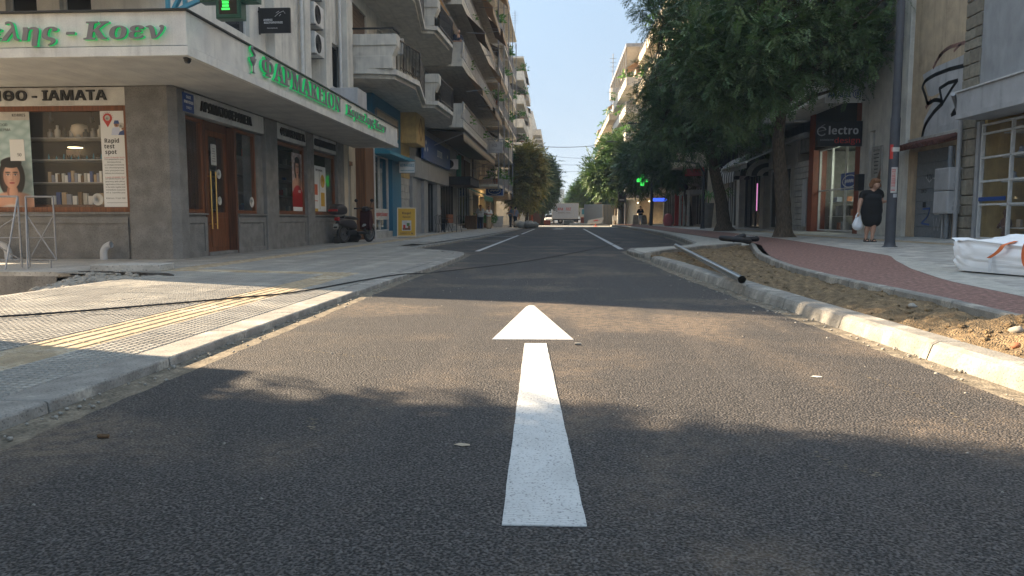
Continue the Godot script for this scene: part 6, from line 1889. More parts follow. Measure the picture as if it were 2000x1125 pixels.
	for q in gp:
		b = MB.new(); b.tube([V(0, 0.2, 0), V(0, q[2], 0)], q[3], 10)
		if q[2] > 3: 
			b.tube([V(0, q[2], 0), V(-0.1, q[2] + 0.12, 0.1), V(-0.6, q[2] + 0.5, 0.75)], q[3], 10)
		one("pipe", b, q[5], q[4], "pipe", "", V(XR - 0.1 - q[1], 0, q[0]))
	# white building with narrow window
	t = thing("white_building", "plain off-white building between the graffiti wall and the electronics shop", "building", V(XR, 0.25, -24.6))
	b = MB.new()
	b.wall(V(XR - 0.05, 0, -26.2), V(0, 0, 1), 3.45, 16, [[0.75, 1.15, 1.9, 3.7], [0.8, 1.1, 6.0, 7.6], [0.8, 1.1, 9.0, 10.6]], 0.2)
	b.quad(V(XR + 10, 0, -22.75), V(XR - 0.05, 0, -22.75), V(XR - 0.05, 16, -22.75), V(XR + 10, 16, -22.75)); b.quad(V(XR - 0.05, 0, -26.2), V(XR + 10, 0, -26.2), V(XR + 10, 16, -26.2), V(XR - 0.05, 16, -26.2))
	pw("wall", b, M.plaster_white, t)
	for yy in [1.9, 6.0, 9.0]:
		b = MB.new(); b.frame(V(XR + 0.1, yy, -25.45), V(0, 0, 1), 0.4, 1.75, 0.05, 0.05, [], [0.9])
		var f := pw("window", b, M.white_metal, t)
		b = MB.new(); b.bx(XR + 0.12, XR + 0.13, yy, yy + 1.75, -25.05, -25.45)
		pw("pane", b, M.dark_pane, f)
	b = MB.new(); b.bx(XR - 0.12, XR - 0.05, 0.25, 16, -22.75, -23.9, 0.01)
	pw("pilaster", b, M.plaster_white, t)
	b = MB.new(); b.box(V(0, 0, 0), V(0.05, 1.6, 0.75), 0.01)
	var nb := one("notice_board", b, M.conc_light, "worn grey notice board on the off-white wall behind the woman", "notice board", "", V(XR - 0.08, 2.35, -24.75))
	b = MB.new()
	for i in 6: b.box(V(-0.027, 0.55 - i * 0.12, 0), V(0.004, 0.03, 0.4 - 0.03 * i))
	text(b, "Βενέτης", V(-0.026, 0.68, 0), V(0, 0, 1), 0.08, 0.002, false, true, 1, 0.2, 0.5)
	part("lettering", b, M.black, nb)
	b = MB.new(); b.prism([Vector2(-0.3, -0.78), Vector2(0.36, -0.78), Vector2(0.36, 0.1)], Transform3D(Basis(V(0, 0, 1), Vector3.UP, V(-1, 0, 0)), V(-0.026, 0, 0)), 0.004)
	part("peeled_patch", b, M.wood_panel, nb)
	b = MB.new(); b.box(Vector3.ZERO, V(0.2, 0.55, 0.32), 0.01)
	one("mail_box", b, M.dark_metal, "small dark box on the off-white wall beside the window", "box", "", V(XR - 0.15, 2.05, -25.9))

func right_shops():
	var x := 10.6
	var t := thing("electronics_shop", "electronics shop with orange pillars and full glass front", "building", V(x, 0.28, -29))
	var b := MB.new()
	b.bx(x + 2.5, x + 8, 0, 4.3, -26.2, -34.0); b.bx(x + 0.1, x + 8, 3.7, 4.3, -26.2, -34.0); b.bx(x + 0.2, x + 2.5, 0.2, 0.3, -26.3, -34); b.bx(x + 0.2, x + 2.4, 0.3, 3.6, -31.6, -31.8)
	pw("room", b, M.conc_dark, t)
	for q in [[-26.25, -26.9], [-31.2, -31.75]]:
		b = MB.new(); b.bx(x - 0.25, x + 0.3, 0.25, 5.2, q[0], q[1], 0.012)
		pw("orange_pillar", b, M.orange_frame, t)
	b = MB.new(); b.bx(x - 0.2, x + 0.3, 3.6, 5.2, -26.9, -31.2, 0.01)
	pw("shop_fascia", b, M.black, t)
	right_window(t, x, -26.9, -31.2, 0.35, 3.6, M.white_metal, M.glass, 0.05, [1.4, 2.8], [1.6])
	var lt := [[2.9, -29.3, "long lit tube lamp inside the electronics shop", true], [3.1, -28.4, "round lit lamp inside the electronics shop", false]]
	for q in lt:
		b = MB.new()
		if q[3]: b.box(Vector3.ZERO, V(0.08, 0.07, 0.9), 0.01)
		else: b.lathe([[0.0, -0.1], [0.12, -0.05], [0.12, 0.05], [0.0, 0.1]], 12)
		one("lamp_glow", b, M.white_lamp_glow, q[2], "lamp", "", V(x + 1.0, q[0], q[1]))
	lamp(V(x + 1.0, 2.75, -28.8), Color(0.95, 1, 0.9), 0.5, 0.15)
	for i in 26:
		b = MB.new()
		var h := rng.randf_range(0.15, 0.4)
		b.box(V(0, h / 2, 0), V(0.2, h, rng.randf_range(0.15, 0.4)), 0.01)
		one("shop_goods", b, [M.paper, M.panel_grey, M.black, M.cloth_grey, M.terracotta][i % 5], ["white", "grey", "black", "blue-grey", "reddish"][i % 5] + " boxed goods on the " + ["lowest", "middle", "top"][i % 3] + " shelf in the electronics shop window", "box", "boxed goods in the electronics shop window", V(x + 0.6 + 0.3 * (i % 2), [0.4, 0.95, 1.5][i % 3], -27.2 - 3.7 * fposmod(i * 0.618, 1.0)))
	b = MB.new()
	for y in [0.38, 0.93, 1.48]: b.bx(x + 0.4, x + 1.2, y - 0.02, y, -27, -31.1)
	one("goods_shelving", b, M.white_metal, "pale low shelves in the electronics shop window", "shelving")
	var s := thing("oval_logo_sign", "blue sign with a white oval ring in the electronics shop window", "sign", V(x + 0.03, 2.2, -28.0))
	b = MB.new(); b.box(Vector3.ZERO, V(0.03, 0.62, 1.7), 0.005)
	part("panel", b, M.blue_sign, s)
	b = MB.new()
	var rp := []
	for i in 33: rp.append(V(-0.02, sin(i * TAU / 32) * 0.22, cos(i * TAU / 32) * 0.65))
	b.tube(rp, 0.02, 4, false)
	for i in 7: b.box(V(-0.02, 0.02 * (i % 2), -0.34 + i * 0.11), V(0.01, 0.11, 0.07), 0.003)
	part("lettering", b, M.white_print, s)
	# blade signs
	s = thing("electro_sign", "black blade sign reading electro design at the orange shop", "sign", V(9.48, 3.7, -26.12))
	b = MB.new(); b.box(Vector3.ZERO, V(1.5, 0.84, 0.16), 0.01)
	part("panel", b, M.black, s)
	b = MB.new(); text(b, "lectro", V(0.12, 0.1, 0.081), V(1, 0, 0), 0.26, 0.01, true, false, 1, 0, 0.98)
	rp = []
	for i in 17: rp.append(V(-0.6 + cos(0.3 + i * 0.335) * 0.14, 0.08 + sin(0.3 + i * 0.335) * 0.14, 0.088))
	b.tube(rp, 0.022, 5); b.bar(V(-0.74, 0.07, 0.086), V(-0.46, 0.13, 0.086), 0.04, 0.012); b.bar(V(-0.62, 0.25, 0.086), V(-0.5, 0.31, 0.086), 0.03, 0.012)
	part("lettering", b, M.panel_pale, s)
	b = MB.new(); text(b, "design", V(0.26, -0.23, 0.081), V(1, 0, 0), 0.18, 0.01, false, false, 1, 0, 0.84)
	part("red_lettering", b, M.red_print, s)
	b = MB.new(); text(b, "ηλεκτρολογικά φωτιστικά", V(-0.42, -0.2, 0.081), V(1, 0, 0), 0.06, 0.004, false, false, 1, 0, 0.45)
	part("small_lettering", b, M.panel_grey, s)
	s = thing("insurer_sign", "white blade sign with a round emblem half hidden by leaves", "sign", V(9.55, 5.0, -26.0))
	b = MB.new(); b.box(Vector3.ZERO, V(1.2, 0.56, 0.12), 0.01)
	part("panel", b, M.white_print, s)
	b = MB.new(); text(b, "Allianz", V(-0.16, -0.01, 0.061), V(1, 0, 0), 0.2, 0.006, true, false, 1, 0, 0.75)
	rp = []
	for i in 25: rp.append(V(0.41 + cos(i * TAU / 24) * 0.13, sin(i * TAU / 24) * 0.13, 0.064))
	b.tube(rp, 0.014, 4, false)
	for q in [[-0.05, 0.12], [0.0, 0.16], [0.05, 0.12]]: b.box(V(0.41 + q[0], 0, 0.064), V(0.025, q[1], 0.008))
	part("lettering", b, M.blue_sign, s)
	b = MB.new(); b.bar(V(0.6, 0.2, 0), V(0.8, 0.2, 0), 0.04); b.bar(V(0.6, -0.2, 0), V(0.8, -0.2, 0), 0.04)
	part("bracket", b, M.dark_metal, s)
	# shops further along
	t = thing("right_shop_row", "dim shops under cloth awnings behind the trees on the right", "building", V(x, 0.3, -40))
	b = MB.new()
	b.bx(x + 1.5, x + 8, 0, 4.3, -34, -80); b.bx(x, x + 1.6, 3.3, 4.3, -34, -80)
	for i in 9: b.bx(x - 0.05, x + 1.5, 0.2, 3.3, -34.0 - i * 5.2, -34.7 - i * 5.2, 0.01)
	pw("wall", b, M.plaster_grey, t)
	for i in 9:
		var pm := [M.white_metal, M.dark_metal, M.white_metal, M.plaster_grey][i % 4] as Material
		right_window(t, x + 0.3, -34.7 - i * 5.2, -39.2 - i * 5.2, 0.3, 3.3, pm, M.dark_pane, 0.1, [1.1, 2.2, 3.3])
	b = MB.new()
	for r in 12: b.bx(x - 0.16, x - 0.06, 0.3 + r * 0.25, 0.53 + r * 0.25, -31.8, -33.95, 0.008)
	pw("plank_wall", b, M.conc_light, t)
	b = MB.new(); b.box(V(0, 0, 0), V(0.06, 2.0, 0.5), 0.01)
	one("shop_list_board", b, M.panel_pale, "narrow pale board with dark lines beside the electronics shop", "sign", "", V(x - 0.22, 1.5, -32.2))
	# striped barrel awning and big grey one
	var aw := thing("barrel_awning", "rounded black and white striped awning over a shop entrance", "awning", V(x, 3.0, -40.5))
	for i in 14:
		b = MB.new()
		var z0 := 1.9 - i * 0.27; var z1 := z0 - 0.27
		for k in 8:
			var a0 := k * PI / 16; var a1 := (k + 1) * PI / 16
			b.quad(V(-sin(a0) * 1.7, cos(a0) * 1.3, z0), V(-sin(a0) * 1.7, cos(a0) * 1.3, z1), V(-sin(a1) * 1.7, cos(a1) * 1.3, z1), V(-sin(a1) * 1.7, cos(a1) * 1.3, z0))
		b.quad(V(-1.7, -0.3, z0), V(-1.7, 0, z0), V(-1.7, 0, z1), V(-1.7, -0.3, z1))
		part("stripe", b, M.awning_white if i % 2 else M.awning_black, aw)
	for zz in [1.9, -1.88]:
		for i in 6:
			b = MB.new()
			var r0 := i / 6.0; var r1 := (i + 1) / 6.0
			for k in 8:
				var a0 := k * PI / 16; var a1 := (k + 1) * PI / 16
				b.quad(V(-sin(a0) * 1.7 * r0, cos(a0) * 1.3 * r0, zz), V(-sin(a0) * 1.7 * r1, cos(a0) * 1.3 * r1, zz), V(-sin(a1) * 1.7 * r1, cos(a1) * 1.3 * r1, zz), V(-sin(a1) * 1.7 * r0, cos(a1) * 1.3 * r0, zz))
			part("stripe", b, M.awning_white if i % 2 else M.awning_black, aw)
	aw = thing("grey_awning", "large grey cloth awning sloping out between the trunks", "awning", V(x, 0, -35.5))
	b = MB.new()
	b.quad(V(-2.4, 3.3, 2.2), V(0, 4.4, 2.2), V(0, 4.4, -2.6), V(-2.4, 3.3, -2.6)); b.quad(V(-2.4, 3.29, -2.6), V(0, 4.39, -2.6), V(0, 4.39, 2.2), V(-2.4, 3.29, 2.2))
	b.quad(V(-2.4, 3.05, 2.2), V(-2.4, 3.3, 2.2), V(-2.4, 3.3, -2.6), V(-2.4, 3.05, -2.6))
	part("cloth", b, M.awning_grey, aw)
	b = MB.new(); b.tube([V(-2.42, 3.3, 2.25), V(-2.42, 3.3, -2.65)], 0.05, 8)
	part("front_bar", b, M.white_metal, aw)
	b = MB.new(); b.bx(0, 0.2, 4.3, 4.55, -2.7, 2.3)
	part("cassette", b, M.panel_pale, aw)
	s = thing("neon_strip", "two pink lit neon strips in a dark shop entrance", "lamp", V(x + 0.2, 2.0, -40.6))
	for i in 2:
		b = MB.new(); b.box(V(0, 0, i * -0.8), V(0.04, 1.5, 0.09), 0.01)
		part("neon_glow", b, M.pink_neon_glow, s)
	for i in 2:
		var pl := thing("palm_planter", "tall tapered grey planter with a small palm, " + ["nearer", "farther"][i] + " of the two by the striped awning", "planter", V(8.9 + 0.15 * i, 0.27, -41.2 - i * 4.6))
		b = MB.new(); b.lathe([[0.0, 0.0], [0.27, 0.0], [0.42, 1.5], [0.36, 1.5], [0.34, 1.4], [0.0, 1.4]], 4, Transform3D(Basis(Vector3.UP, 0.78), Vector3.ZERO))
		part("pot", b, M.conc_dark, pl)
		b = MB.new()
		b.tube([V(0, 1.4, 0), V(0.03, 2.0, 0)], 0.04, 6)
		for k in 20:
			var a := k * 2.4
			var dr := V(cos(a), 0, sin(a))
			var q := V(-sin(a), 0, cos(a)) * 0.05
			var m1 := V(0.03, 2.0, 0) + dr * 0.4 + V(0, 0.3 - 0.02 * k, 0); var m2 := V(0.03, 2.0, 0) + dr * 0.85 + V(0, -0.1 - 0.02 * k, 0)
			b.quad(V(0.03, 2.0, 0) - q * 0.3, m1 - q, m1 + q, V(0.03, 2.0, 0) + q * 0.3); b.tri(m1 - q, m2, m1 + q)
		part("fronds", b, M.leaf_pot, pl)
	# signs and lit things far along
	s = thing("far_cross", "bright green pharmacy cross far down the right side", "cross sign", V(7.5, 4.3, -68.0))
	b = MB.new(); b.box(V(0, 0, 0), V(1.0, 0.34, 0.2), 0.02); b.box(V(0, 0, 0), V(0.34, 1.0, 0.204), 0.02)
	part("led_sign", b, M.green_sign_led, s)
	b = MB.new(); b.bar(V(0.5, 0, 0), V(3.0, 0, 0), 0.08)
	part("bracket", b, M.dark_metal, s)
	s = thing("red_column_sign", "tall red column sign with pale lettering on the right pavement", "sign", V(9.55, 0.28, -59.0))
	b = MB.new(); b.box(V(0, 1.75, 0), V(0.95, 3.3, 0.25), 0.02); b.box(V(0, 0.05, 0), V(1.1, 0.1, 0.5), 0.01)
	part("panel", b, M.red_print, s)
	b = MB.new()
	for i in 9: text(b, "ΕΚΠΤΩΣΕΙΣ"[i], V(0.0, 3.0 - i * 0.3, 0.126), V(1, 0, 0), 0.2, 0.004)
	part("lettering", b, M.awning_cream, s)
	for q in [[V(9.3, 4.1, -52), V(1.3, 0.7, 0.15), M.red_print, "red blade sign half hidden by leaves"], [V(8.8, 4.2, -64), V(1.2, 0.55, 0.15), M.plate_blue, "blue blade sign beside the far green cross"], [V(9.9, 4.3, -62), V(1.3, 0.6, 0.15), M.white_print, "white blade sign beside the far blue one"], [V(8.3, 9.2, -66), V(1.5, 0.7, 0.15), M.panel_pale, "pale blade sign high among the far right leaves"], [V(9.75, 4.25, -45.0), V(1.6, 1.6, 0.15), M.black, "black shop sign behind the leaning trunk"]]:
		s = thing("blade_sign", q[3], "sign", q[0])
		b = MB.new(); b.box(Vector3.ZERO, q[1], 0.01)
		part("panel", b, q[2], s)
		b = MB.new(); b.bar(V(q[1].x / 2, 0.1, 0), V(q[1].x / 2 + 1.2, 0.1, 0), 0.05)
		part("bracket", b, M.dark_metal, s)
		if q[2] == M.black:
			b = MB.new(); text(b, "Art Deko", V(0, -0.5, 0.076), V(1, 0, 0), 0.3, 0.006, false, true, 1, 0, 1.3)
			part("lettering", b, M.white_print, s)
	b = MB.new(); b.box(Vector3.ZERO, V(1.2, 0.3, 0.1), 0.05)
	one("blue_glow_sign", b, M.blue_sign_glow, "glowing blue sign low among the far right shops", "sign", "", V(8.9, 2.5, -66.5))
	for i in 4:
		b = MB.new(); b.lathe([[0.0, -0.09], [0.1, 0.0], [0.0, 0.09]], 8)
		one("bulb_glow", b, M.warm_lamp_glow, "warm bulb in the row under the far right canopy", "lamp", "bulbs under the far right canopy", V(8.6 + i * 0.5, 2.55 + i * 0.06, -82.0 + i))
	b = MB.new(); b.bx(6.9, 10.5, 3.0, 3.9, -79, -88, 0.02); b.bx(6.9, 10.5, 3.95, 4.3, -76, -79)
	one("far_canopy", b, M.panel_pale, "pale canopy of the dark cafe far on the right", "canopy")
	b = MB.new(); b.lathe([[0.0, 0.0], [0.3, 0.0], [0.4, 0.4], [0.3, 0.8], [0.15, 0.95], [0.0, 0.95]], 9, Transform3D(Basis.from_scale(V(1, 1, 0.7)), Vector3.ZERO))
	one("pink_bag", b, M.pink_plastic, "pink bag standing on the far right pavement", "bag", "", V(8.5, 0.27, -58.5))
	b = MB.new()
	b.bx(9.2, 10.6, 2.6, 2.9, -54, -60); 
	for i in 4: b.bx(9.25, 9.4, 0.3, 2.6, -54.2 - i * 1.8, -54.5 - i * 1.8)
	one("white_pergola", b, M.white_metal, "white framed shop porch behind the red column sign", "porch")
	# upper blocks on the right
	var o := {x = 10.9, z0 = -26.3, z1 = -48.0, y0 = 5.2, floors = 4, fh = 3.0, side = -1.0, wall = M.plaster_white, depth = 10.0, bays = 4}
	t = block_shell("apartment_block", "off-white apartment block behind the large tree on the right", o)
	right_balconies(t, o, 9.2, M.balcony)
	o = {x = 9.6, z0 = -49.0, z1 = -78.0, y0 = 4.4, floors = 5, fh = 3.0, side = -1.0, wall = M.plaster_cream, depth = 10.0, bays = 6}
	t = block_shell("apartment_block", "cream apartment block glimpsed between the right-hand crowns", o)
	right_balconies(t, o, 7.9, M.plaster_cream)
	b = MB.new(); b.bx(8.6, 10.5, 20.4, 23.2, -52.0, -54.0); b.bx(8.4, 10.7, 23.2, 23.5, -51.8, -54.2)
	pw("chimney", b, M.plaster_cream, t)
	o = {x = 8.6, z0 = -80.0, z1 = -104.0, y0 = 3.6, floors = 5, fh = 2.85, side = -1.0, base = true, wall = M.plaster_cream, depth = 10.0, bays = 5}
	t = block_shell("apartment_block", "sunlit cream block with grey roof edge and plants, right of the sky", o)
	right_balconies(t, o, 7.0, M.plaster_white)
	b = MB.new(); b.bx(6.9, 9.0, 18.75, 19.1, -79.8, -104.2)
	for i in 9: b.box(V(7.0, 17.5, -81 - i * 2.8), V(0.1, 2.6, 0.1))
	pw("roof_edge", b, M.panel_grey, t)
	o = {x = 8.6, z0 = -107.0, z1 = -150.0, y0 = 3.6, floors = 5, fh = 2.85, side = -1.0, base = true, wall = M.plaster_white, depth = 10.0, bays = 8}
	t = block_shell("apartment_block", "farthest block at the right of the sky gap, with an aerial on its roof", o)
	right_balconies(t, o, 7.0, M.plaster_cream)
	b = MB.new(); b.bx(7.6, 10, 18.8, 20.5, -110, -116); b.tube([V(7.8, 20.5, -112), V(7.8, 25, -112)], 0.06, 5)
	for i in 4: b.bar(V(7.3, 22.5 + i * 0.6, -112), V(8.3, 22.5 + i * 0.6, -112), 0.05)
	pw("roof_house", b, M.conc_light, t)
func right_balconies(t: Node3D, o: Dictionary, x1: float, m: Material):
	var n := int((o.z0 - o.z1) / 7.0)
	for f in o.floors:
		var y: float = o.y0 + f * o.fh
		var b := MB.new()
		for k in n:
			var za: float = o.z0 - 0.4 - k * 7.0
			b.bx(x1, o.x - 0.01, y - 0.15, y + 0.05, za, za - 6.3); b.bx(x1, x1 + 0.12, y + 0.051, y + 0.75, za, za - 6.3); b.bx(x1 + 0.121, o.x - 0.01, y + 0.051, y + 0.75, za, za - 0.12)
		var bal := pw("balcony", b, m, t)
		b = MB.new()
		for k in n:
			var za: float = o.z0 - 0.4 - k * 7.0
			rail(b, [V(x1 + 0.06, 0, za), V(x1 + 0.06, 0, za - 6.3)], y + 0.7, y + 1.1, 0.6, 0.03)
		pw("railing", b, M.railing, bal)
		for k in n:
			var za: float = o.z0 - 0.4 - k * 7.0
			if (k + f) % 2 == 0: potted(bal, V(x1 + 0.3, y + 0.3, za - 1.5), 2.0, 70)
			if (k * 3 + f) % 4 == 0: scallop_awning(bal, o.x - 0.02, x1 - 0.1, y + 2.75, y + 1.7, za - 0.5, za - 5.8, M.awning_grey if f % 2 else M.awning_cream, M.awning_cream)

# ---------- trees
var twigs := {}
func twig(k: String, n: int, length: float, ll: float, lw: float) -> ArrayMesh:   # a small sprig of paired leaflets along +Z, drooping
	if twigs.has(k): return twigs[k]
	var b := MB.new()
	for i in n:
		var t := (i + 0.5) / n
		var at := V(0, -0.16 * t * t * length, t * length)
		var sg := 1.0 if i % 2 == 0 else -1.0
		var d := V(sg * rng.randf_range(0.7, 1.0), rng.randf_range(-0.45, 0.1), rng.randf_range(0.3, 0.8)).normalized()
		if i == n - 1: d = V(0, -0.3, 1).normalized()
		var l := ll * rng.randf_range(0.75, 1.2)
		var s := d.cross(V(rng.randf_range(-0.3, 0.3), 1, rng.randf_range(-0.3, 0.3))).normalized() * lw * 0.5
		var m := at + d * l * 0.45 + V(0, 0.008, 0)
		b.tri(at, m + s, m - s); b.tri(m - s, m + s, at + d * l)
	twigs[k] = b.mesh()
	return twigs[k]
func tree(called: String, label: String, at: Vector3, trunk: Array, r0: float, crown: Array, nclump: int, per: int, leaf: Material, tw: ArrayMesh, sd: int, scale := 1.0, grp := ""):
	# trunk: points above the base; crown: [centre, radii] ellipsoids
	var rg := RandomNumberGenerator.new()
	rg.seed = sd
	var t := thing(called, label, "tree", at, 0.0, grp)
	var b := MB.new()
	var pts := [V(0, -0.1, 0)]
	pts.append_array(trunk)
	var rr := []
	for i in pts.size(): rr.append(r0 * lerpf(1.0, 0.55, float(i) / (pts.size() - 1)) * (1.7 if i == 0 else 1.0))
	var cu := Curve3D.new()
	for i in pts.size():
		var tn: Vector3 = (pts[mini(i + 1, pts.size() - 1)] - pts[maxi(i - 1, 0)]) * 0.17
		cu.add_point(pts[i], -tn, tn)
	var fine := []; var fr := []
	var len := cu.get_baked_length()
	for i in 25:
		var q := i / 24.0
		fine.append(cu.sample_baked(q * len) + V(rg.randf_range(-1, 1), 0, rg.randf_range(-1, 1)) * r0 * 0.05)
		fr.append(r0 * lerpf(1.0, 0.55, q) * (1.0 + 0.8 * pow(maxf(0.0, 1.0 - q * 9.0), 2.0)))
	b.tube(fine, fr, 12)
	part("trunk", b, M.bark, t)
	var top: Vector3 = pts[-1]
	var clumps := []
	for i in nclump:
		var e: Array = crown[i % crown.size()]
		var d := V(rg.randfn(), rg.randfn(), rg.randfn()).normalized() * pow(rg.randf(), 0.4)
		clumps.append([e[0] + d * e[1], rg.randf_range(0.55, 1.05) * scale])
	b = MB.new()
	for i in mini(26, nclump):
		var c: Vector3 = clumps[i][0]
		var s0 := top.lerp(pts[maxi(pts.size() - 2, 0)], rg.randf() * 0.5)
		var mid := s0.lerp(c, 0.5) + V(rg.randfn(), absf(rg.randfn()), rg.randfn()) * 0.3
		b.tube([s0, s0.lerp(mid, 0.6) + V(0, 0.1, 0), mid, mid.lerp(c, 0.6), c], [r0 * 0.34, r0 * 0.26, r0 * 0.18, r0 * 0.11, r0 * 0.05], 6)
	for i in range(26, nclump):
		var c: Vector3 = clumps[i][0]
		var p: Vector3 = clumps[i % 26][0].lerp(top, 0.3)
		b.tube([p, p.lerp(c, 0.5) + V(rg.randfn(), rg.randfn(), rg.randfn()) * 0.1, c], [r0 * 0.09, r0 * 0.06, r0 * 0.03], 4, false)
	part("limbs", b, M.bark, t)
	var mm := MultiMesh.new()
	mm.transform_format = MultiMesh.TRANSFORM_3D
	mm.use_colors = true
	mm.mesh = tw
	mm.instance_count = nclump * per
	var k := 0
	for cl in clumps:
		var tone := rg.randf_range(0.75, 1.25)
		for i in per:
			var d := V(rg.randfn(), rg.randfn() * 0.8 + 0.1, rg.randfn()).normalized()
			var p: Vector3 = cl[0] + d * cl[1] * pow(rg.randf(), 0.45)
			var z := (d + V(0, -0.15, 0) + V(rg.randfn(), rg.randfn() * 0.5, rg.randfn()) * 0.4).normalized()
			var x := V(rg.randfn() * 0.3, 1, rg.randfn() * 0.3).cross(z).normalized()
			var s := rg.randf_range(0.75, 1.3) * scale
			mm.set_instance_transform(k, Transform3D(Basis(x, z.cross(x), z).scaled_local(V(s, s, s)), p))
			var v := tone * rg.randf_range(0.75, 1.25)
			mm.set_instance_color(k, Color(v * rg.randf_range(0.9, 1.15), v, v * rg.randf_range(0.8, 1.1)))
			k += 1
	var mi := MultiMeshInstance3D.new()
	mi.multimesh = mm; mi.material_override = leaf; mi.name = "crown"
	mi.set_meta("kind", "stuff")
	t.add_child(mi)
func trees():
	var tw := twig("ash", 15, 0.42, 0.12, 0.045)
	var big := twig("far", 11, 0.55, 0.2, 0.1)
	tree("street_tree", "big dark-leaved street tree with the nearest trunk beside the cycle lane", V(7.34, 0.2, -24.7), [V(-0.05, 1.0, 0), V(-0.18, 2.2, 0), V(-0.3, 3.2, 0.1), V(-0.2, 4.6, 0.2)], 0.27,
		[[V(-0.2, 7.1, 0.3), V(3.4, 2.2, 3.0)], [V(1.5, 6.2, 0.0), V(2.0, 1.2, 1.8)], [V(-1.9, 5.8, 0.6), V(1.8, 1.8, 2.0)], [V(-1.6, 5.0, 0.8), V(1.6, 1.1, 1.6)], [V(0.4, 9.4, 0), V(2.8, 1.6, 2.6)]], 240, 38, M.leaf, tw, 11)
	tree("street_tree", "dark-leaved street tree with a leaning trunk, second from the camera", V(8.0, 0.26, -36.5), [V(-0.1, 1.0, 0), V(-0.45, 2.6, 0), V(-0.85, 4.0, 0.1), V(-1.0, 5.4, 0.2)], 0.34,
		[[V(-1.0, 8.0, 0.2), V(3.9, 3.6, 3.2)], [V(-2.2, 5.6, 0.3), V(2.6, 2.3, 2.2)], [V(0.2, 5.4, 0.3), V(2.6, 1.8, 2.2)], [V(-1.6, 11.2, 0), V(3.0, 2.2, 2.4)]], 230, 36, M.leaf, tw, 12)
	tree("street_tree", "slim street tree with a dark straight trunk, third from the camera", V(9.5, 0.28, -55.0), [V(-0.05, 1.2, 0), V(-0.3, 3.0, 0), V(0.1, 4.4, 0)], 0.24,
		[[V(-0.4, 6.6, 0), V(3.4, 2.8, 3.0)], [V(-1.6, 4.8, 0), V(2.2, 1.6, 2.0)], [V(-0.6, 10.0, 0), V(3.0, 2.4, 2.8)]], 170, 50, M.leaf, tw, 13, 1.3)
	var far := [[V(6.3, 0.2, -84.0), 6.0, 2.6, "dark tree standing against the sky at the right of the road's end", M.leaf, 21], [V(7.4, 0.1, -103.0), 5.4, 2.6, "dark tree behind the fallen sign board at the road's end", M.leaf, 22], [V(4.6, 0.0, -128.0), 4.6, 1.9, "sunlit lime-green tree over the parked truck", M.leaf_lime, 23], [V(4.0, 0.0, -170.0), 5.0, 1.8, "smaller green tree left of the lime-green one", M.leaf, 24],
		[V(-3.4, 0.1, -77.0), 4.4, 1.0, "brownish dry-leaved tree on the far left pavement", M.leaf_dry, 25], [V(-2.2, 0.1, -96.0), 4.8, 1.2, "dark green tree behind the brownish one at the far left", M.leaf, 26], [V(-2.6, 0.0, -126.0), 4.6, 1.5, "green tree right of the far left trees", M.leaf, 27], [V(8.8, 0.2, -72.0), 6.4, 2.6, "dark tree between the far green cross and the third trunk", M.leaf, 28]]
	for q in far:
		var h: float = q[1]; var r: float = q[2]
		tree("street_tree", q[3], q[0], [V(0.05, 1.0, 0), V(0.1, 2.2, 0), V(0, h * 0.6, 0)], 0.2, [[V(0, h, 0), V(r, h * 0.38, r)], [V(0.3 * r, h * 1.3, 0), V(r * 0.7, h * 0.35, r * 0.7)], [V(-0.35 * r, h * 0.85, 0.3 * r), V(r * 0.7, h * 0.25, r * 0.7)]], 120, 40, q[4], big, q[5], 1.5)
	# trees of the side street, left of the picture: they break the sun there
	tree("side_street_tree", "leafy tree at the near left corner, outside the picture", V(-7.6, 0.1, -4.2), [V(0, 1.0, 0), V(0.05, 2.6, 0)], 0.16, [[V(0, 3.9, 0), V(0.8, 1.4, 0.4)], [V(0.3, 5.6, 0.15), V(0.8, 1.2, 0.4)]], 70, 60, M.leaf, tw, 31, 0.75)
	tree("side_street_tree", "tall tree along the side street, outside the picture", V(-11.5, 0.1, -10.4), [V(0, 2.0, 0), V(0.1, 8.6, 0)], 0.2, [[V(-0.3, 10.5, 0.3), V(1.3, 1.2, 1.5)], [V(-0.3, 12.9, 0.3), V(1.4, 1.4, 1.6)], [V(-0.3, 15.2, 0.3), V(1.4, 1.4, 1.6)]], 120, 70, M.leaf, tw, 32)

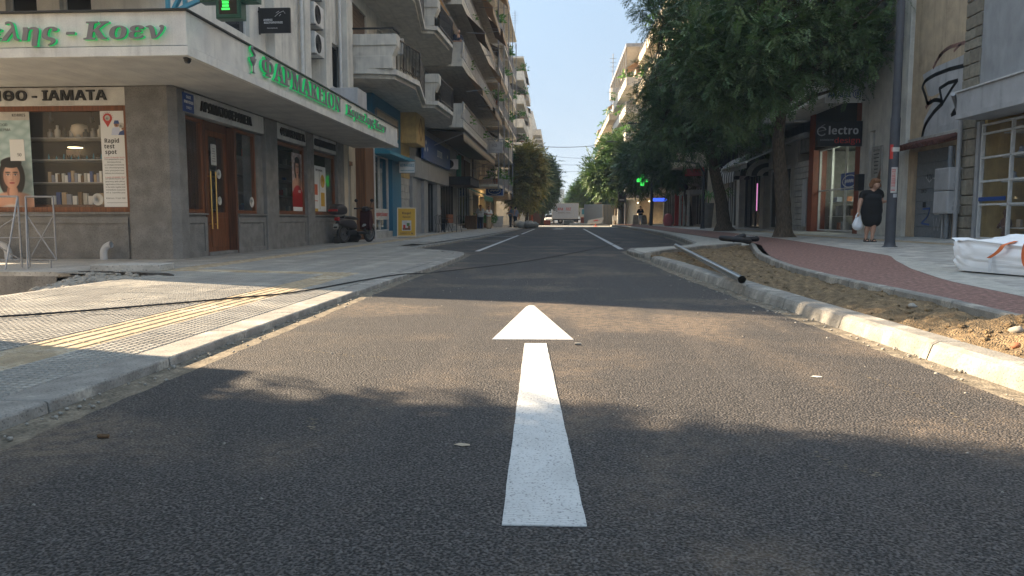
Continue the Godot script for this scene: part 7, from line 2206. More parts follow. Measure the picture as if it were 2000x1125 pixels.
# ---------- people
func sdf(bones: Array, cell: float, k := 0.02) -> ArrayMesh:   # bones [a, b, ra, rb]; joined smoothly, meshed as surface nets
	var lo := Vector3.INF; var hi := -Vector3.INF
	for q in bones:
		var r := maxf(q[2], q[3]) + 3.5 * k + cell
		for e in [q[0], q[1]]:
			lo = lo.min(e - Vector3.ONE * r); hi = hi.max(e + Vector3.ONE * r)
	var n := Vector3i(((hi - lo) / cell).ceil()) + Vector3i.ONE
	var f := PackedFloat32Array()
	f.resize(n.x * n.y * n.z)
	for q in bones:
		var a: Vector3 = q[0]; var ba: Vector3 = q[1] - a
		var l2 := maxf(ba.length_squared(), 1e-9)
		var r := maxf(q[2], q[3]) + 3.5 * k
		var i0 := Vector3i(((a.min(q[1]) - Vector3.ONE * r - lo) / cell).floor()).clamp(Vector3i.ZERO, n - Vector3i.ONE)
		var i1 := Vector3i(((a.max(q[1]) + Vector3.ONE * r - lo) / cell).ceil()).clamp(Vector3i.ZERO, n - Vector3i.ONE)
		for z in range(i0.z, i1.z + 1):
			for y in range(i0.y, i1.y + 1):
				for x in range(i0.x, i1.x + 1):
					var p := lo + V(x, y, z) * cell - a
					var t := clampf(p.dot(ba) / l2, 0.0, 1.0)
					var d := (p - ba * t).length() - lerpf(q[2], q[3], t)
					if d < 3.5 * k: f[x + n.x * (y + n.y * z)] += exp(-d / k)
	for i in f.size(): f[i] = (-k * log(f[i])) if f[i] > 1e-12 else 3.5 * k
	var id := {}
	var vs := PackedVector3Array(); var ns := PackedVector3Array(); var ix := PackedInt32Array()
	var sx := 1; var sy := n.x; var sz := n.x * n.y
	var co := [0, sx, sy, sx + sy, sz, sz + sx, sz + sy, sz + sx + sy]
	for z in n.z - 1:
		for y in n.y - 1:
			for x in n.x - 1:
				var i := x + n.x * (y + n.y * z)
				var m := 0
				for c in 8:
					if f[i + co[c]] < 0.0: m |= 1 << c
				if m == 0 or m == 255: continue
				var s := Vector3.ZERO; var cnt := 0
				for e in [[0, 1], [2, 3], [4, 5], [6, 7], [0, 2], [1, 3], [4, 6], [5, 7], [0, 4], [1, 5], [2, 6], [3, 7]]:
					var fa := f[i + co[e[0]]]; var fb := f[i + co[e[1]]]
					if (fa < 0.0) == (fb < 0.0): continue
					var t := fa / (fa - fb)
					var pa := V(e[0] & 1, (e[0] >> 1) & 1, e[0] >> 2); var pb := V(e[1] & 1, (e[1] >> 1) & 1, e[1] >> 2)
					s += pa.lerp(pb, t); cnt += 1
				id[i] = vs.size()
				vs.append(lo + (V(x, y, z) + s / cnt) * cell)
				var g := V(f[i + 1] - f[i] + f[i + 7 * 0 + sy + sz + 1] - f[i + sy + sz], f[i + sy] - f[i] + f[i + sx + sy + sz] - f[i + sx + sz], f[i + sz] - f[i] + f[i + sx + sy + sz] - f[i + sx + sy])
				ns.append(g.normalized())
	for i in id:
		var inside := f[i] < 0.0
		for ax in 3:
			var d: int = [sx, sy, sz][ax]
			var u: int = [sy, sz, sx][ax]; var w: int = [sz, sx, sy][ax]
			if (f[i + d] < 0.0) == inside: continue
			if not (id.has(i - u) and id.has(i - w) and id.has(i - u - w)): continue
			var q := [id[i], id[i - u], id[i - u - w], id[i - w]]
			if inside: ix.append_array([q[0], q[2], q[1], q[0], q[3], q[2]])
			else: ix.append_array([q[0], q[1], q[2], q[0], q[2], q[3]])
	var a := []
	a.resize(Mesh.ARRAY_MAX)
	a[Mesh.ARRAY_VERTEX] = vs; a[Mesh.ARRAY_NORMAL] = ns; a[Mesh.ARRAY_INDEX] = ix
	var me := ArrayMesh.new()
	me.add_surface_from_arrays(Mesh.PRIMITIVE_TRIANGLES, a)
	return me
func bn(ax: float, ay: float, az: float, bx: float, by: float, bz: float, ra: float, rb: float) -> Array: return [V(ax, ay, az), V(bx, by, bz), ra, rb]
func hand(w: Vector3, d: Vector3, side: Vector3, curl: float) -> Array:   # palm and five fingers from the wrist along d
	var nn := d.cross(side).normalized()
	var r := [[w, w + d * 0.035, 0.026, 0.03], [w + d * 0.035 + side * 0.02, w + d * 0.085 + side * 0.025, 0.018, 0.016], [w + d * 0.035 - side * 0.02, w + d * 0.085 - side * 0.025, 0.018, 0.016]]
	for i in 4:
		var o: Vector3 = w + d * 0.088 + side * (0.03 - 0.02 * i)
		var l: float = [0.075, 0.085, 0.08, 0.062][i]
		var d1 := (d + nn * curl * 0.7).normalized(); var d2 := (d + nn * curl * 2.0).normalized()
		r.append([o, o + d1 * l * 0.5, 0.0095, 0.009]); r.append([o + d1 * l * 0.5, o + d1 * l * 0.5 + d2 * l * 0.5, 0.009, 0.0075])
	var th := (d * 0.6 + side * 0.8 + nn * curl * 0.4).normalized()
	r.append([w + d * 0.03 + side * 0.02, w + d * 0.03 + side * 0.02 + th * 0.045, 0.014, 0.011]); r.append([w + d * 0.03 + side * 0.02 + th * 0.045, w + d * 0.045 + side * 0.025 + th * 0.075, 0.011, 0.009])
	return r
func head_bones(c: Vector3, fw: Vector3, s := 1.0) -> Array:   # c the middle of the head, fw where it looks
	var rt := V(0, 1, 0).cross(fw).normalized()
	var up := fw.cross(rt)
	var p := func(x: float, y: float, z: float) -> Vector3: return c + (rt * x + up * y + fw * z) * s
	return [[p.call(0, 0.035, -0.02), p.call(0, 0.02, 0.015), 0.083 * s, 0.078 * s], [p.call(0, -0.03, 0.035), p.call(0, -0.085, 0.055), 0.058 * s, 0.034 * s],
		[p.call(0, 0.01, 0.09), p.call(0, -0.025, 0.112), 0.01 * s, 0.015 * s], [p.call(-0.03, -0.01, 0.07), p.call(-0.03, -0.02, 0.07), 0.022 * s, 0.02 * s], [p.call(0.03, -0.01, 0.07), p.call(0.03, -0.02, 0.07), 0.022 * s, 0.02 * s],
		[p.call(-0.03, 0.033, 0.075), p.call(0.03, 0.033, 0.075), 0.016 * s, 0.016 * s], [p.call(-0.018, -0.055, 0.09), p.call(0.018, -0.055, 0.09), 0.009 * s, 0.009 * s],
		[p.call(0.083, 0.015, -0.005), p.call(0.08, -0.025, 0.0), 0.014 * s, 0.01 * s], [p.call(-0.083, 0.015, -0.005), p.call(-0.08, -0.025, 0.0), 0.014 * s, 0.01 * s]]
func face_parts(t: Node3D, c: Vector3, fw: Vector3, s := 1.0):
	var rt := V(0, 1, 0).cross(fw).normalized()
	var up := fw.cross(rt)
	for sg in [-1.0, 1.0]:
		var b := MB.new(); b.lathe([[0.0, -0.007], [0.011, -0.004], [0.013, 0.002], [0.0, 0.005]], 10, Transform3D(Basis(rt, fw, -up), c + (rt * 0.032 * sg + up * 0.012 + fw * 0.088) * s))
		part("eye", b, M.hair_dark, t)
	var b := MB.new(); b.tube([c + (rt * -0.024 - up * 0.056 + fw * 0.096) * s, c + (-up * 0.054 + fw * 0.102) * s, c + (rt * 0.024 - up * 0.056 + fw * 0.096) * s], [0.004, 0.007, 0.004], 6)
	part("mouth", b, M.terracotta, t)

func woman():
	var t := thing("person", "person in a short black dress carrying white plastic bags along the right pavement", "person", V(7.92, 0.235, -19.44))
	var hc := V(0.07, 1.455, 0.06); var fw := V(0.25, -0.35, 1).normalized()
	var sk := head_bones(hc, fw, 1.02)
	sk.append_array([bn(0.03, 1.3, 0.0, 0.06, 1.4, 0.03, 0.062, 0.055), bn(-0.12, 1.24, -0.01, 0.16, 1.26, -0.01, 0.075, 0.075), bn(0.02, 1.12, 0.0, 0.03, 1.24, 0.0, 0.13, 0.1),
		bn(-0.2, 1.22, -0.01, -0.27, 0.97, 0.0, 0.062, 0.05), bn(-0.27, 0.97, 0.0, -0.325, 0.76, 0.06, 0.046, 0.03),
		bn(0.22, 1.24, -0.01, 0.27, 1.02, 0.0, 0.06, 0.048), bn(0.27, 1.02, 0.0, 0.31, 1.03, 0.2, 0.043, 0.029),
		bn(-0.07, 0.8, 0.0, -0.05, 0.44, 0.02, 0.1, 0.062), bn(0.09, 0.8, 0.0, 0.07, 0.46, 0.1, 0.1, 0.062), bn(-0.05, 0.44, 0.02, -0.06, 0.3, -0.03, 0.055, 0.057), bn(-0.06, 0.3, -0.03, -0.07, 0.085, -0.04, 0.055, 0.034), bn(0.07, 0.46, 0.1, 0.055, 0.3, 0.07, 0.055, 0.057), bn(0.055, 0.3, 0.07, 0.04, 0.085, 0.08, 0.055, 0.034),
		bn(-0.07, 0.05, -0.05, -0.08, 0.03, 0.1, 0.034, 0.026), bn(0.04, 0.05, 0.07, 0.05, 0.03, 0.22, 0.034, 0.026)])
	part("body", sdf(sk, 0.014, 0.014), M.skin, t)
	part("hand", sdf(hand(V(-0.325, 0.76, 0.06), V(-0.1, -1, 0.15).normalized(), V(0.3, 0.1, 1).normalized(), 0.7), 0.005, 0.006), M.skin, t)
	part("hand", sdf(hand(V(0.31, 1.03, 0.2), V(0.15, 0.0, 1).normalized(), V(-1, 0.3, 0.1).normalized(), 0.8), 0.005, 0.006), M.skin, t)
	face_parts(t, hc, fw, 1.02)
	part("dress", sdf([bn(-0.13, 1.22, 0.0, 0.17, 1.24, 0.0, 0.105, 0.105), bn(-0.2, 1.21, -0.01, -0.225, 1.15, -0.01, 0.075, 0.07), bn(0.23, 1.23, -0.01, 0.255, 1.17, -0.01, 0.075, 0.07), bn(-0.07, 1.1, 0.07, 0.11, 1.1, 0.07, 0.115, 0.115), bn(-0.06, 0.95, 0.03, 0.1, 0.95, 0.03, 0.165, 0.165), bn(-0.06, 0.78, 0.01, 0.1, 0.8, 0.02, 0.18, 0.18), bn(-0.05, 0.62, 0.02, 0.1, 0.62, 0.05, 0.155, 0.155), bn(-0.05, 0.52, 0.03, 0.1, 0.52, 0.07, 0.135, 0.13)], 0.016, 0.022), M.dress_black, t)
	part("hair", sdf([[hc + V(0, 0.06, -0.035), hc + V(0, 0.045, 0.0), 0.105, 0.1], [hc + V(-0.09, 0.0, -0.03), hc + V(-0.1, -0.04, -0.01), 0.055, 0.05], [hc + V(0.085, 0.0, -0.03), hc + V(0.095, -0.03, 0.0), 0.055, 0.05], [hc + V(0, -0.02, -0.09), hc + V(0, -0.06, -0.08), 0.08, 0.06], [hc + V(-0.04, 0.095, 0.075), hc + V(0.055, 0.09, 0.085), 0.038, 0.035]], 0.012, 0.018), M.hair_brown, t)
	for q in [V(-0.075, 0, 0.025), V(0.045, 0, 0.15)]:
		var b := MB.new()
		b.slab([[q.x - 0.045, q.z + 0.1], [q.x, q.z + 0.135], [q.x + 0.045, q.z + 0.1], [q.x + 0.04, q.z - 0.1], [q.x, q.z - 0.13], [q.x - 0.04, q.z - 0.1]], 0.0, 0.025)
		for k in 2: b.tube([q + V(-0.045, 0.02, 0.05 - 0.1 * k), q + V(-0.02, 0.075 + 0.03 * k, 0.03 - 0.1 * k), q + V(0.02, 0.075 + 0.03 * k, 0.03 - 0.1 * k), q + V(0.045, 0.02, 0.05 - 0.1 * k)], 0.014, 6)
		part("sandal", b, M.black, t)
	carrier_bag("white plastic carrier bag hanging from the woman's hand, nearer the orange pillar", V(7.92 - 0.34, 0.235 + 0.3, -19.44 + 0.09), 0.125, 0.34, M.plastic_bag)
	carrier_bag("bluish plastic bag hanging from the woman's hand, beside the lamp post", V(7.92 + 0.345, 0.235 + 0.71, -19.44 + 0.3), 0.085, 0.22, M.plastic_blue)
func carrier_bag(label: String, at: Vector3, r: float, h: float, m: Material):
	var t := thing("carrier_bag", label, "bag", at)
	var b := MB.new()
	var pr := []
	var rg := RandomNumberGenerator.new(); rg.seed = int(r * 1000)
	for i in 12:
		var v := i / 11.0
		var ring := []
		var rr: float = r * [0.35, 0.75, 0.97, 1.02, 1.0, 0.96, 0.88, 0.8, 0.7, 0.6, 0.52, 0.46][i]
		for j in 18:
			var a := -TAU * j / 18
			var q: float = rr * (1.0 + 0.09 * sin(a * 5 + v * 6) + rg.randf_range(-0.07, 0.07))
			ring.append(V(cos(a) * q, v * h, sin(a) * q * 0.7))
		pr.append(ring)
	b.rings(pr)
	part("sack", b, m, t)
	for s in [-1.0, 1.0]:
		b = MB.new()
		b.tube([V(s * r * 0.42, h * 0.97, 0), V(s * r * 0.3, h + 0.05, 0), V(0, h + 0.1, 0)], [0.02, 0.014, 0.012], 6)
		part("bag_handle", b, m, t)
func bystander(label: String, at: Vector3, yaw: float, h: float, top: Material, legs: Material, hair: Material, wide := 1.0, skirt := false, arm := 0):
	var t := thing("person", label, "person", at, yaw)
	var s := h / 1.72
	var hc := V(0, 1.6, 0.03); var fw := V(0.1, -0.1, 1).normalized()
	var sk := head_bones(hc, fw, 1.05)
	var e1 := V(-0.3, 1.1, -0.02); var w1 := V(-0.3, 0.86, 0.05); var e2 := V(0.3, 1.12, 0.0); var w2 := V(0.3, 0.87, 0.08)
	if arm == 1: w2 = V(0.42, 1.1, 0.22)
	if arm == 2: w1 = V(-0.05, 1.08, 0.22); w2 = V(0.08, 1.12, 0.22)
	sk.append_array([bn(0, 1.42, 0, 0, 1.52, 0.02, 0.06, 0.055), [V(-0.21, 1.38, 0), e1, 0.055, 0.045], [e1, w1, 0.042, 0.03], [V(0.21, 1.38, 0), e2, 0.055, 0.045], [e2, w2, 0.042, 0.03], bn(-0.1, 0.5, 0, -0.1, 0.06, -0.02, 0.055, 0.04), bn(0.1, 0.5, 0, 0.11, 0.06, 0.02, 0.055, 0.04), bn(-0.1, 0.9, 0, -0.1, 0.5, 0, 0.08, 0.055), bn(0.1, 0.9, 0, 0.1, 0.5, 0, 0.08, 0.055), bn(0, 0.95, 0, 0, 1.35, 0, 0.12, 0.12)])
	for q in sk: 
		q[0] *= s; q[1] *= s; q[2] *= s; q[3] *= s
	part("body", sdf(sk, 0.024, 0.02), M.skin, t)
	part("hand", sdf(hand(w1 * s, (w1 - e1).normalized(), V(0, 0, 1), 0.4), 0.009, 0.008), M.skin, t)
	part("hand", sdf(hand(w2 * s, (w2 - e2).normalized(), V(0, 0.3, 1).normalized(), 0.4), 0.009, 0.008), M.skin, t)
	face_parts(t, hc * s, fw, 1.05 * s)
	var sc := func(a: Array) -> Array:
		for q in a:
			q[0] *= s; q[1] *= s; q[2] *= s; q[3] *= s
		return a
	part("shirt", sdf(sc.call([bn(-0.15, 1.38, 0, 0.15, 1.38, 0, 0.085, 0.085), [V(-0.2, 1.38, 0), V(-0.21, 1.38, 0).lerp(e1, 0.85), 0.075, 0.07], [V(0.2, 1.38, 0), V(0.21, 1.38, 0).lerp(e2, 0.85), 0.075, 0.07], bn(-0.08 * wide, 1.2, 0.02, 0.08 * wide, 1.2, 0.02, 0.135, 0.135), bn(-0.08 * wide, 0.98, 0.03, 0.08 * wide, 0.98, 0.03, 0.14 * wide, 0.14 * wide)]), 0.024, 0.025), top, t)
	if skirt: part("trousers", sdf(sc.call([bn(-0.06, 0.92, 0, 0.06, 0.92, 0, 0.15, 0.15), bn(-0.09, 0.85, 0, -0.1, 0.1, 0, 0.12, 0.12), bn(0.09, 0.85, 0, 0.1, 0.1, 0, 0.12, 0.12)]), 0.024, 0.02), legs, t)
	else: part("trousers", sdf(sc.call([bn(-0.07, 0.93, 0, 0.07, 0.93, 0, 0.135, 0.135), bn(-0.09, 0.86, 0, -0.1, 0.48, 0.01, 0.095, 0.075), bn(-0.1, 0.48, 0.01, -0.1, 0.09, -0.01, 0.07, 0.062), bn(0.09, 0.86, 0, 0.1, 0.48, 0.01, 0.095, 0.075), bn(0.1, 0.48, 0.01, 0.11, 0.09, 0.02, 0.07, 0.062)]), 0.024, 0.018), legs, t)
	part("hair", sdf(sc.call([[hc + V(0, 0.055, -0.03), hc + V(0, 0.05, 0.0), 0.095, 0.09], [hc + V(0, 0.0, -0.07), hc + V(0, -0.05, -0.065), 0.07, 0.05]]), 0.018, 0.015), hair, t)
	var b := MB.new()
	for x in [-0.1, 0.11]:
		b.rings(shoe_rings(V(x, 0, 0.03) * s, s))
	part("shoes", b, M.black, t)
func shoe_rings(c: Vector3, s: float) -> Array:
	var r := []
	for q in [[-0.11, 0.03, 0.05], [-0.08, 0.045, 0.09], [0.0, 0.045, 0.085], [0.08, 0.05, 0.06], [0.15, 0.035, 0.04], [0.17, 0.01, 0.025]]:
		var ring := []
		for j in 10:
			var a := TAU * j / 10
			ring.append(c + V(cos(a) * q[1], maxf(0.0, q[2] * 0.5 + sin(a) * q[2] * 0.5), q[0]) * s)
		r.append(ring)
	return r
func people():
	woman()
	bystander("person in a white shirt and dark trousers standing at the left shops, arm stretched aside", V(-5.75, 0.1, -54.0), 0.15, 1.72, M.cloth_white, M.cloth_navy, M.hair_dark, 1.15, false, 1)
	bystander("person in a white top and wide sand-coloured trousers at the left shops", V(-5.2, 0.1, -54.6), 0.5, 1.62, M.white_print, M.cloth_sand, M.hair_dark, 0.9, true, 2)
	bystander("person in dark clothes talking at the left road end, half behind another", V(-4.1, 0.1, -62.5), -1.2, 1.78, M.cloth_blue, M.cloth_navy, M.hair_dark, 1.0, false, 2)
	bystander("person in a grey shirt seen from behind at the left road end", V(-3.65, 0.1, -61.8), 2.6, 1.7, M.cloth_grey, M.cloth_navy, M.hair_dark, 1.15, false, 0)
	bystander("person in a dark top and white shorts on the far right pavement", V(7.8, 0.25, -72.0), 0.2, 1.75, M.cloth_navy, M.cloth_white, M.hair_dark, 1.0, false, 2)
	bystander("person leaning on the balcony rail over the cream awnings", V(-5.15, 8.62, -37.95), 0.6, 1.7, M.cloth_navy, M.cloth_navy, M.hair_dark, 1.0, false, 2)

# ---------- things standing about
func wheel(p: Node3D, c: Vector3, r: float, w: float):
	var rot := Transform3D(Basis(Vector3.BACK, PI / 2), c)   # lathe axis along x
	var b := MB.new()
	b.lathe([[r * 0.72, -w * 0.4], [r * 0.9, -w * 0.5], [r, -w * 0.2], [r, w * 0.2], [r * 0.9, w * 0.5], [r * 0.72, w * 0.4], [r * 0.72, -w * 0.4]], 24, rot)
	var o := part("wheel", b, M.rubber, p)
	b = MB.new()
	b.lathe([[r * 0.66, -w * 0.3], [r * 0.73, -w * 0.32], [r * 0.73, w * 0.32], [r * 0.66, w * 0.3], [r * 0.66, -w * 0.3]], 24, rot)
	b.lathe([[0.0, -w * 0.6], [r * 0.16, -w * 0.6], [r * 0.16, w * 0.6], [0.0, w * 0.6]], 12, rot)
	for i in 12:
		var a := i * TAU / 12
		b.bar(c + V(0, cos(a), sin(a)) * r * 0.12, c + V(0, cos(a + 0.15), sin(a + 0.15)) * r * 0.68, 0.012)
	part("rim", b, M.steel, o)
func hull(secs: Array) -> MB:   # loft of superellipse sections [centre, half width, half height] along the path; rings face +z
	var b := MB.new()
	var pr := []
	for q in secs:
		var ring := []
		for j in 16:
			var a := TAU * j / 16
			var cx := cos(a); var sy := sin(a)
			ring.append(q[0] + V(signf(cx) * pow(absf(cx), 0.7) * q[1], signf(sy) * pow(absf(sy), 0.7) * q[2], 0))
		pr.append(ring)
	return b.rings(pr)
func scooter():
	# its own +z is the front
	var t := thing("scooter", "dark scooter with a top box parked against the pharmacy wall", "scooter", V(-6.2, 0.1, -22.3), PI - 0.42)
	wheel(t, V(0, 0.27, 0.62), 0.27, 0.09); wheel(t, V(0, 0.27, -0.6), 0.27, 0.1)
	var b := hull([[V(0, 0.62, -0.85), 0.05, 0.05], [V(0, 0.64, -0.72), 0.13, 0.11], [V(0, 0.6, -0.45), 0.15, 0.16], [V(0, 0.56, -0.2), 0.14, 0.14], [V(0, 0.5, -0.08), 0.11, 0.1]])
	part("rear_body", b, M.scooter_body, t)
	b = hull([[V(0, 0.76, -0.66), 0.1, 0.03], [V(0, 0.77, -0.5), 0.14, 0.05], [V(0, 0.75, -0.2), 0.14, 0.05], [V(0, 0.72, 0.02), 0.08, 0.03]])
	part("seat", b, M.rubber, t)
	b = MB.new()
	b.prism([Vector2(0.42, 0.4), Vector2(0.5, 0.36), Vector2(0.6, 0.62), Vector2(0.52, 0.98), Vector2(0.44, 0.98), Vector2(0.4, 0.6)], Transform3D(Basis(V(0, 0, 1), Vector3.UP, V(-1, 0, 0)), V(0.19, 0, 0)), 0.38)
	part("leg_shield", b, M.scooter_red, t)
	b = MB.new(); b.box(V(0, 0.3, 0.2), V(0.28, 0.08, 0.5), 0.02); b.box(V(0, 0.3, -0.25), V(0.2, 0.16, 0.4), 0.03); b.bar(V(0.06, 0.28, -0.2), V(0.06, 0.26, -0.62), 0.06, 0.1)
	part("floor_board", b, M.dark_metal, t)
	b = hull([[V(0, 0.5, 0.32), 0.04, 0.02], [V(0, 0.57, 0.46), 0.075, 0.04], [V(0, 0.585, 0.62), 0.08, 0.03], [V(0, 0.53, 0.82), 0.06, 0.03], [V(0, 0.46, 0.9), 0.03, 0.02]])
	part("front_mudguard", b, M.panel_grey, t)
	b = MB.new(); b.tube([V(0.07, 0.27, 0.62), V(0.07, 0.6, 0.55), V(0.0, 0.95, 0.46)], 0.022, 7); b.tube([V(-0.07, 0.27, 0.62), V(-0.07, 0.6, 0.55), V(0.0, 0.95, 0.46)], 0.022, 7); b.tube([V(0.09, 0.27, -0.6), V(0.09, 0.6, -0.5)], 0.025, 7)
	part("fork", b, M.steel, t)
	b = MB.new(); b.tube([V(-0.34, 1.04, 0.36), V(-0.15, 1.06, 0.44), V(0.15, 1.06, 0.44), V(0.34, 1.04, 0.36)], 0.015, 7); b.tube([V(-0.36, 1.04, 0.35), V(-0.24, 1.05, 0.4)], 0.024, 8); b.tube([V(0.24, 1.05, 0.4), V(0.36, 1.04, 0.35)], 0.024, 8)
	part("handlebar", b, M.rubber, t)
	b = hull([[V(0, 1.02, 0.38), 0.08, 0.05], [V(0, 1.03, 0.46), 0.13, 0.09], [V(0, 1.01, 0.55), 0.11, 0.075], [V(0, 1.0, 0.59), 0.07, 0.05]])
	var hd := part("headlamp_housing", b, M.scooter_body, t)
	b = MB.new(); b.lathe([[0.0, 0.0], [0.07, 0.0], [0.06, 0.02], [0.0, 0.028]], 14, Transform3D(Basis(Vector3.RIGHT, PI / 2), V(0, 1.0, 0.585)))
	part("headlamp", b, M.steel, hd)
	for s in [-1.0, 1.0]:
		b = MB.new(); b.tube([V(s * 0.2, 1.06, 0.42), V(s * 0.3, 1.26, 0.4)], 0.008, 5); b.lathe([[0.0, -0.012], [0.065, -0.01], [0.065, 0.01], [0.0, 0.012]], 12, Transform3D(Basis(Vector3.RIGHT, PI / 2).scaled(V(1, 0.75, 1)), V(s * 0.31, 1.29, 0.4)))
		part("mirror", b, M.rubber, t)
	b = hull([[V(0, 0.98, -1.02), 0.17, 0.1], [V(0, 1.0, -0.97), 0.22, 0.16], [V(0, 1.0, -0.75), 0.23, 0.17], [V(0, 0.98, -0.62), 0.2, 0.13]])
	part("top_box", b, M.scooter_body, t)
	b = MB.new(); b.box(V(0, 0.97, -1.03), V(0.36, 0.06, 0.02), 0.01)
	b.box(V(0, 0.72, -0.86), V(0.2, 0.1, 0.06), 0.02)
	part("tail_light", b, M.lens_red, t)
	b = MB.new(); b.box(V(0, 0.5, -0.92), V(0.19, 0.16, 0.012), 0.003)
	part("licence_plate", b, M.paper, t)
	b = MB.new(); b.bar(V(0, 0.66, -0.8), V(0, 0.45, -0.95), 0.13, 0.02)
	part("rear_mudguard", b, M.rubber, t)
	b = MB.new(); b.tube([V(0.13, 0.3, 0.0), V(0.14, 0.25, -0.35), V(0.15, 0.33, -0.75)], [0.03, 0.05, 0.055], 9)
	part("exhaust", b, M.steel, t)
	var pl := MB.new()   # dark sacks by the wall behind it
	pebble(pl, Vector3.ZERO, 0.3, 11)
	one("rubbish_sack", pl, M.black, "black rubbish sack on the pavement behind the scooter", "sack", "", V(-6.5, 0.26, -22.6))
	pl = MB.new(); pl.box(V(0, 0.1, 0), V(0.18, 0.2, 0.2), 0.02)
	one("small_black_box", pl, M.black, "small black box on the pavement left of the scooter", "box", "", V(-6.55, 0.1, -21.5))

func frame_sign():
	var t := thing("sandwich_board", "yellow sandwich-board sign with a picture, in front of the blue shop", "sign", V(-5.95, 0.1, -28.6), 0.12)
	var tilt := Basis(Vector3.RIGHT, -0.12)
	var b := MB.new(); b.box(tilt * V(0, 0.58, 0), V(0.66, 1.1, 0.03), 0.006, tilt)
	part("board", b, M.yellow, t)
	b = MB.new(); b.box(Basis(Vector3.RIGHT, 0.25) * V(0, 0.56, 0) + V(0, 0, -0.42), V(0.62, 1.05, 0.02), 0.005, Basis(Vector3.RIGHT, 0.25))
	part("back_board", b, M.wood_panel, t)
	b = MB.new()
	for q in [[-0.35, 0.0, 0.0], [0.35, 0.0, 0.0]]: b.bar(tilt * V(q[0], 0, 0), tilt * V(q[0], 1.16, 0), 0.04)
	b.bar(tilt * V(-0.35, 1.15, 0), tilt * V(0.35, 1.15, 0), 0.04); b.bar(tilt * V(-0.35, 0.05, 0), tilt * V(0.35, 0.05, 0), 0.04)
	part("frame", b, M.container_cream, t)
	b = MB.new()
	for q in [["Καφέ", 0.95, 0.09, 0.34], ["Πρωινό", 0.8, 0.06, 0.3], ["ΣΑΛΑΤΕΣ / ΣΝΑΚ", 0.15, 0.07, 0.5]]: text(b, q[0], tilt * V(0, q[1], 0.0162), V(1, 0, 0), q[2], 0.002, true, false, 1, 0, q[3], tilt * V(0, 0, 1))
	part("lettering", b, M.wood_dark, t)
	b = MB.new(); b.box(tilt * V(0, 0.46, 0.018), V(0.36, 0.4, 0.006), 0.0, tilt)
	var pc := part("picture", b, M.paper, t)
	for q in [[-0.09, 0.42, 0.09, 0.14, "red_print"], [0.06, 0.5, 0.11, 0.12, "leaf_pot"], [0.0, 0.33, 0.3, 0.08, "wood_panel"], [0.1, 0.4, 0.1, 0.1, "terracotta"]]:
		b = MB.new(); b.box(tilt * V(q[0], q[1], 0.022), V(q[2], q[3], 0.004), 0.0, tilt)
		part("picture_patch", b, M[q[4]], pc)

func cafe_set():
	var t := thing("cafe_table", "small round black metal table outside the grey shop", "table", V(-6.0, 0.1, -39.5))
	var b := MB.new(); b.lathe([[0.0, 0.72], [0.34, 0.72], [0.35, 0.735], [0.0, 0.75]], 18)
	part("tabletop", b, M.dark_metal, t)
	b = MB.new()
	for i in 3: b.tube([V(0, 0.71, 0), V(cos(i * 2.1) * 0.12, 0.35, sin(i * 2.1) * 0.12), V(cos(i * 2.1) * 0.3, 0.0, sin(i * 2.1) * 0.3)], 0.014, 6)
	part("leg", b, M.dark_metal, t)
	var ch := thing("cafe_chair", "black metal cafe chair left of the small round table", "chair", V(-6.25, 0.1, -38.6), 0.6, "black chairs at the round table")
	b = MB.new(); b.lathe([[0.0, 0.44], [0.2, 0.44], [0.21, 0.455], [0.0, 0.465]], 14)
	part("seat", b, M.dark_metal, ch)
	for q in [[0.16, 0.16], [-0.16, 0.16], [0.16, -0.16], [-0.16, -0.16]]:
		b = MB.new(); b.tube([V(q[0] * 0.9, 0.45, q[1] * 0.9), V(q[0] * 1.2, 0, q[1] * 1.2)], 0.012, 6)
		part("leg", b, M.dark_metal, ch)
	b = MB.new(); b.tube([V(-0.18, 0.45, -0.15), V(-0.19, 0.85, -0.22), V(0, 0.93, -0.24), V(0.19, 0.85, -0.22), V(0.18, 0.45, -0.15)], 0.013, 6)
	for x in [-0.08, 0.0, 0.08]: b.tube([V(x, 0.46, -0.17), V(x, 0.9, -0.235)], 0.008, 5)
	part("backrest", b, M.dark_metal, ch)
	dup(ch, "cafe_chair", V(-5.6, 0.1, -40.2), -2.2, "black metal cafe chair right of the small round table")
	dup(ch, "cafe_chair", V(-6.35, 0.1, -40.6), 2.6, "black metal cafe chair behind the small round table")
	for q in [[V(-6.2, 0.1, -52.0), "brown wooden crate of plants outside the green awning", M.crate_wood], [V(-5.9, 0.1, -60.2), "dark cabinet outside the beige shops", M.black], [V(-5.2, 0.1, -63.2), "white chest freezer outside the beige shops", M.white_metal], [V(-6.1, 0.1, -55.3), "purple-blue poster stand at the green awning's end", M.plate_blue]]:
		b = MB.new(); b.box(V(0, 0.45, 0), V(0.8, 0.9, 0.6), 0.02); b.box(V(0, 0.92, 0), V(0.84, 0.04, 0.64), 0.01)
		for x in [-0.3, 0.3]: b.box(V(x, 0.02, 0), V(0.08, 0.06, 0.5))
		one("cabinet", b, q[2], q[1], "cabinet", "", q[0])
	for i in 2:
		var pt := thing("potted_plant", ["potted shrub behind the standing person in white", "tall potted plant at the beige shops"][i], "plant", [V(-5.9, 0.1, -56.2), V(-5.7, 0.1, -58.6)][i])
		potted(pt, pt.position, 1.6, 130)

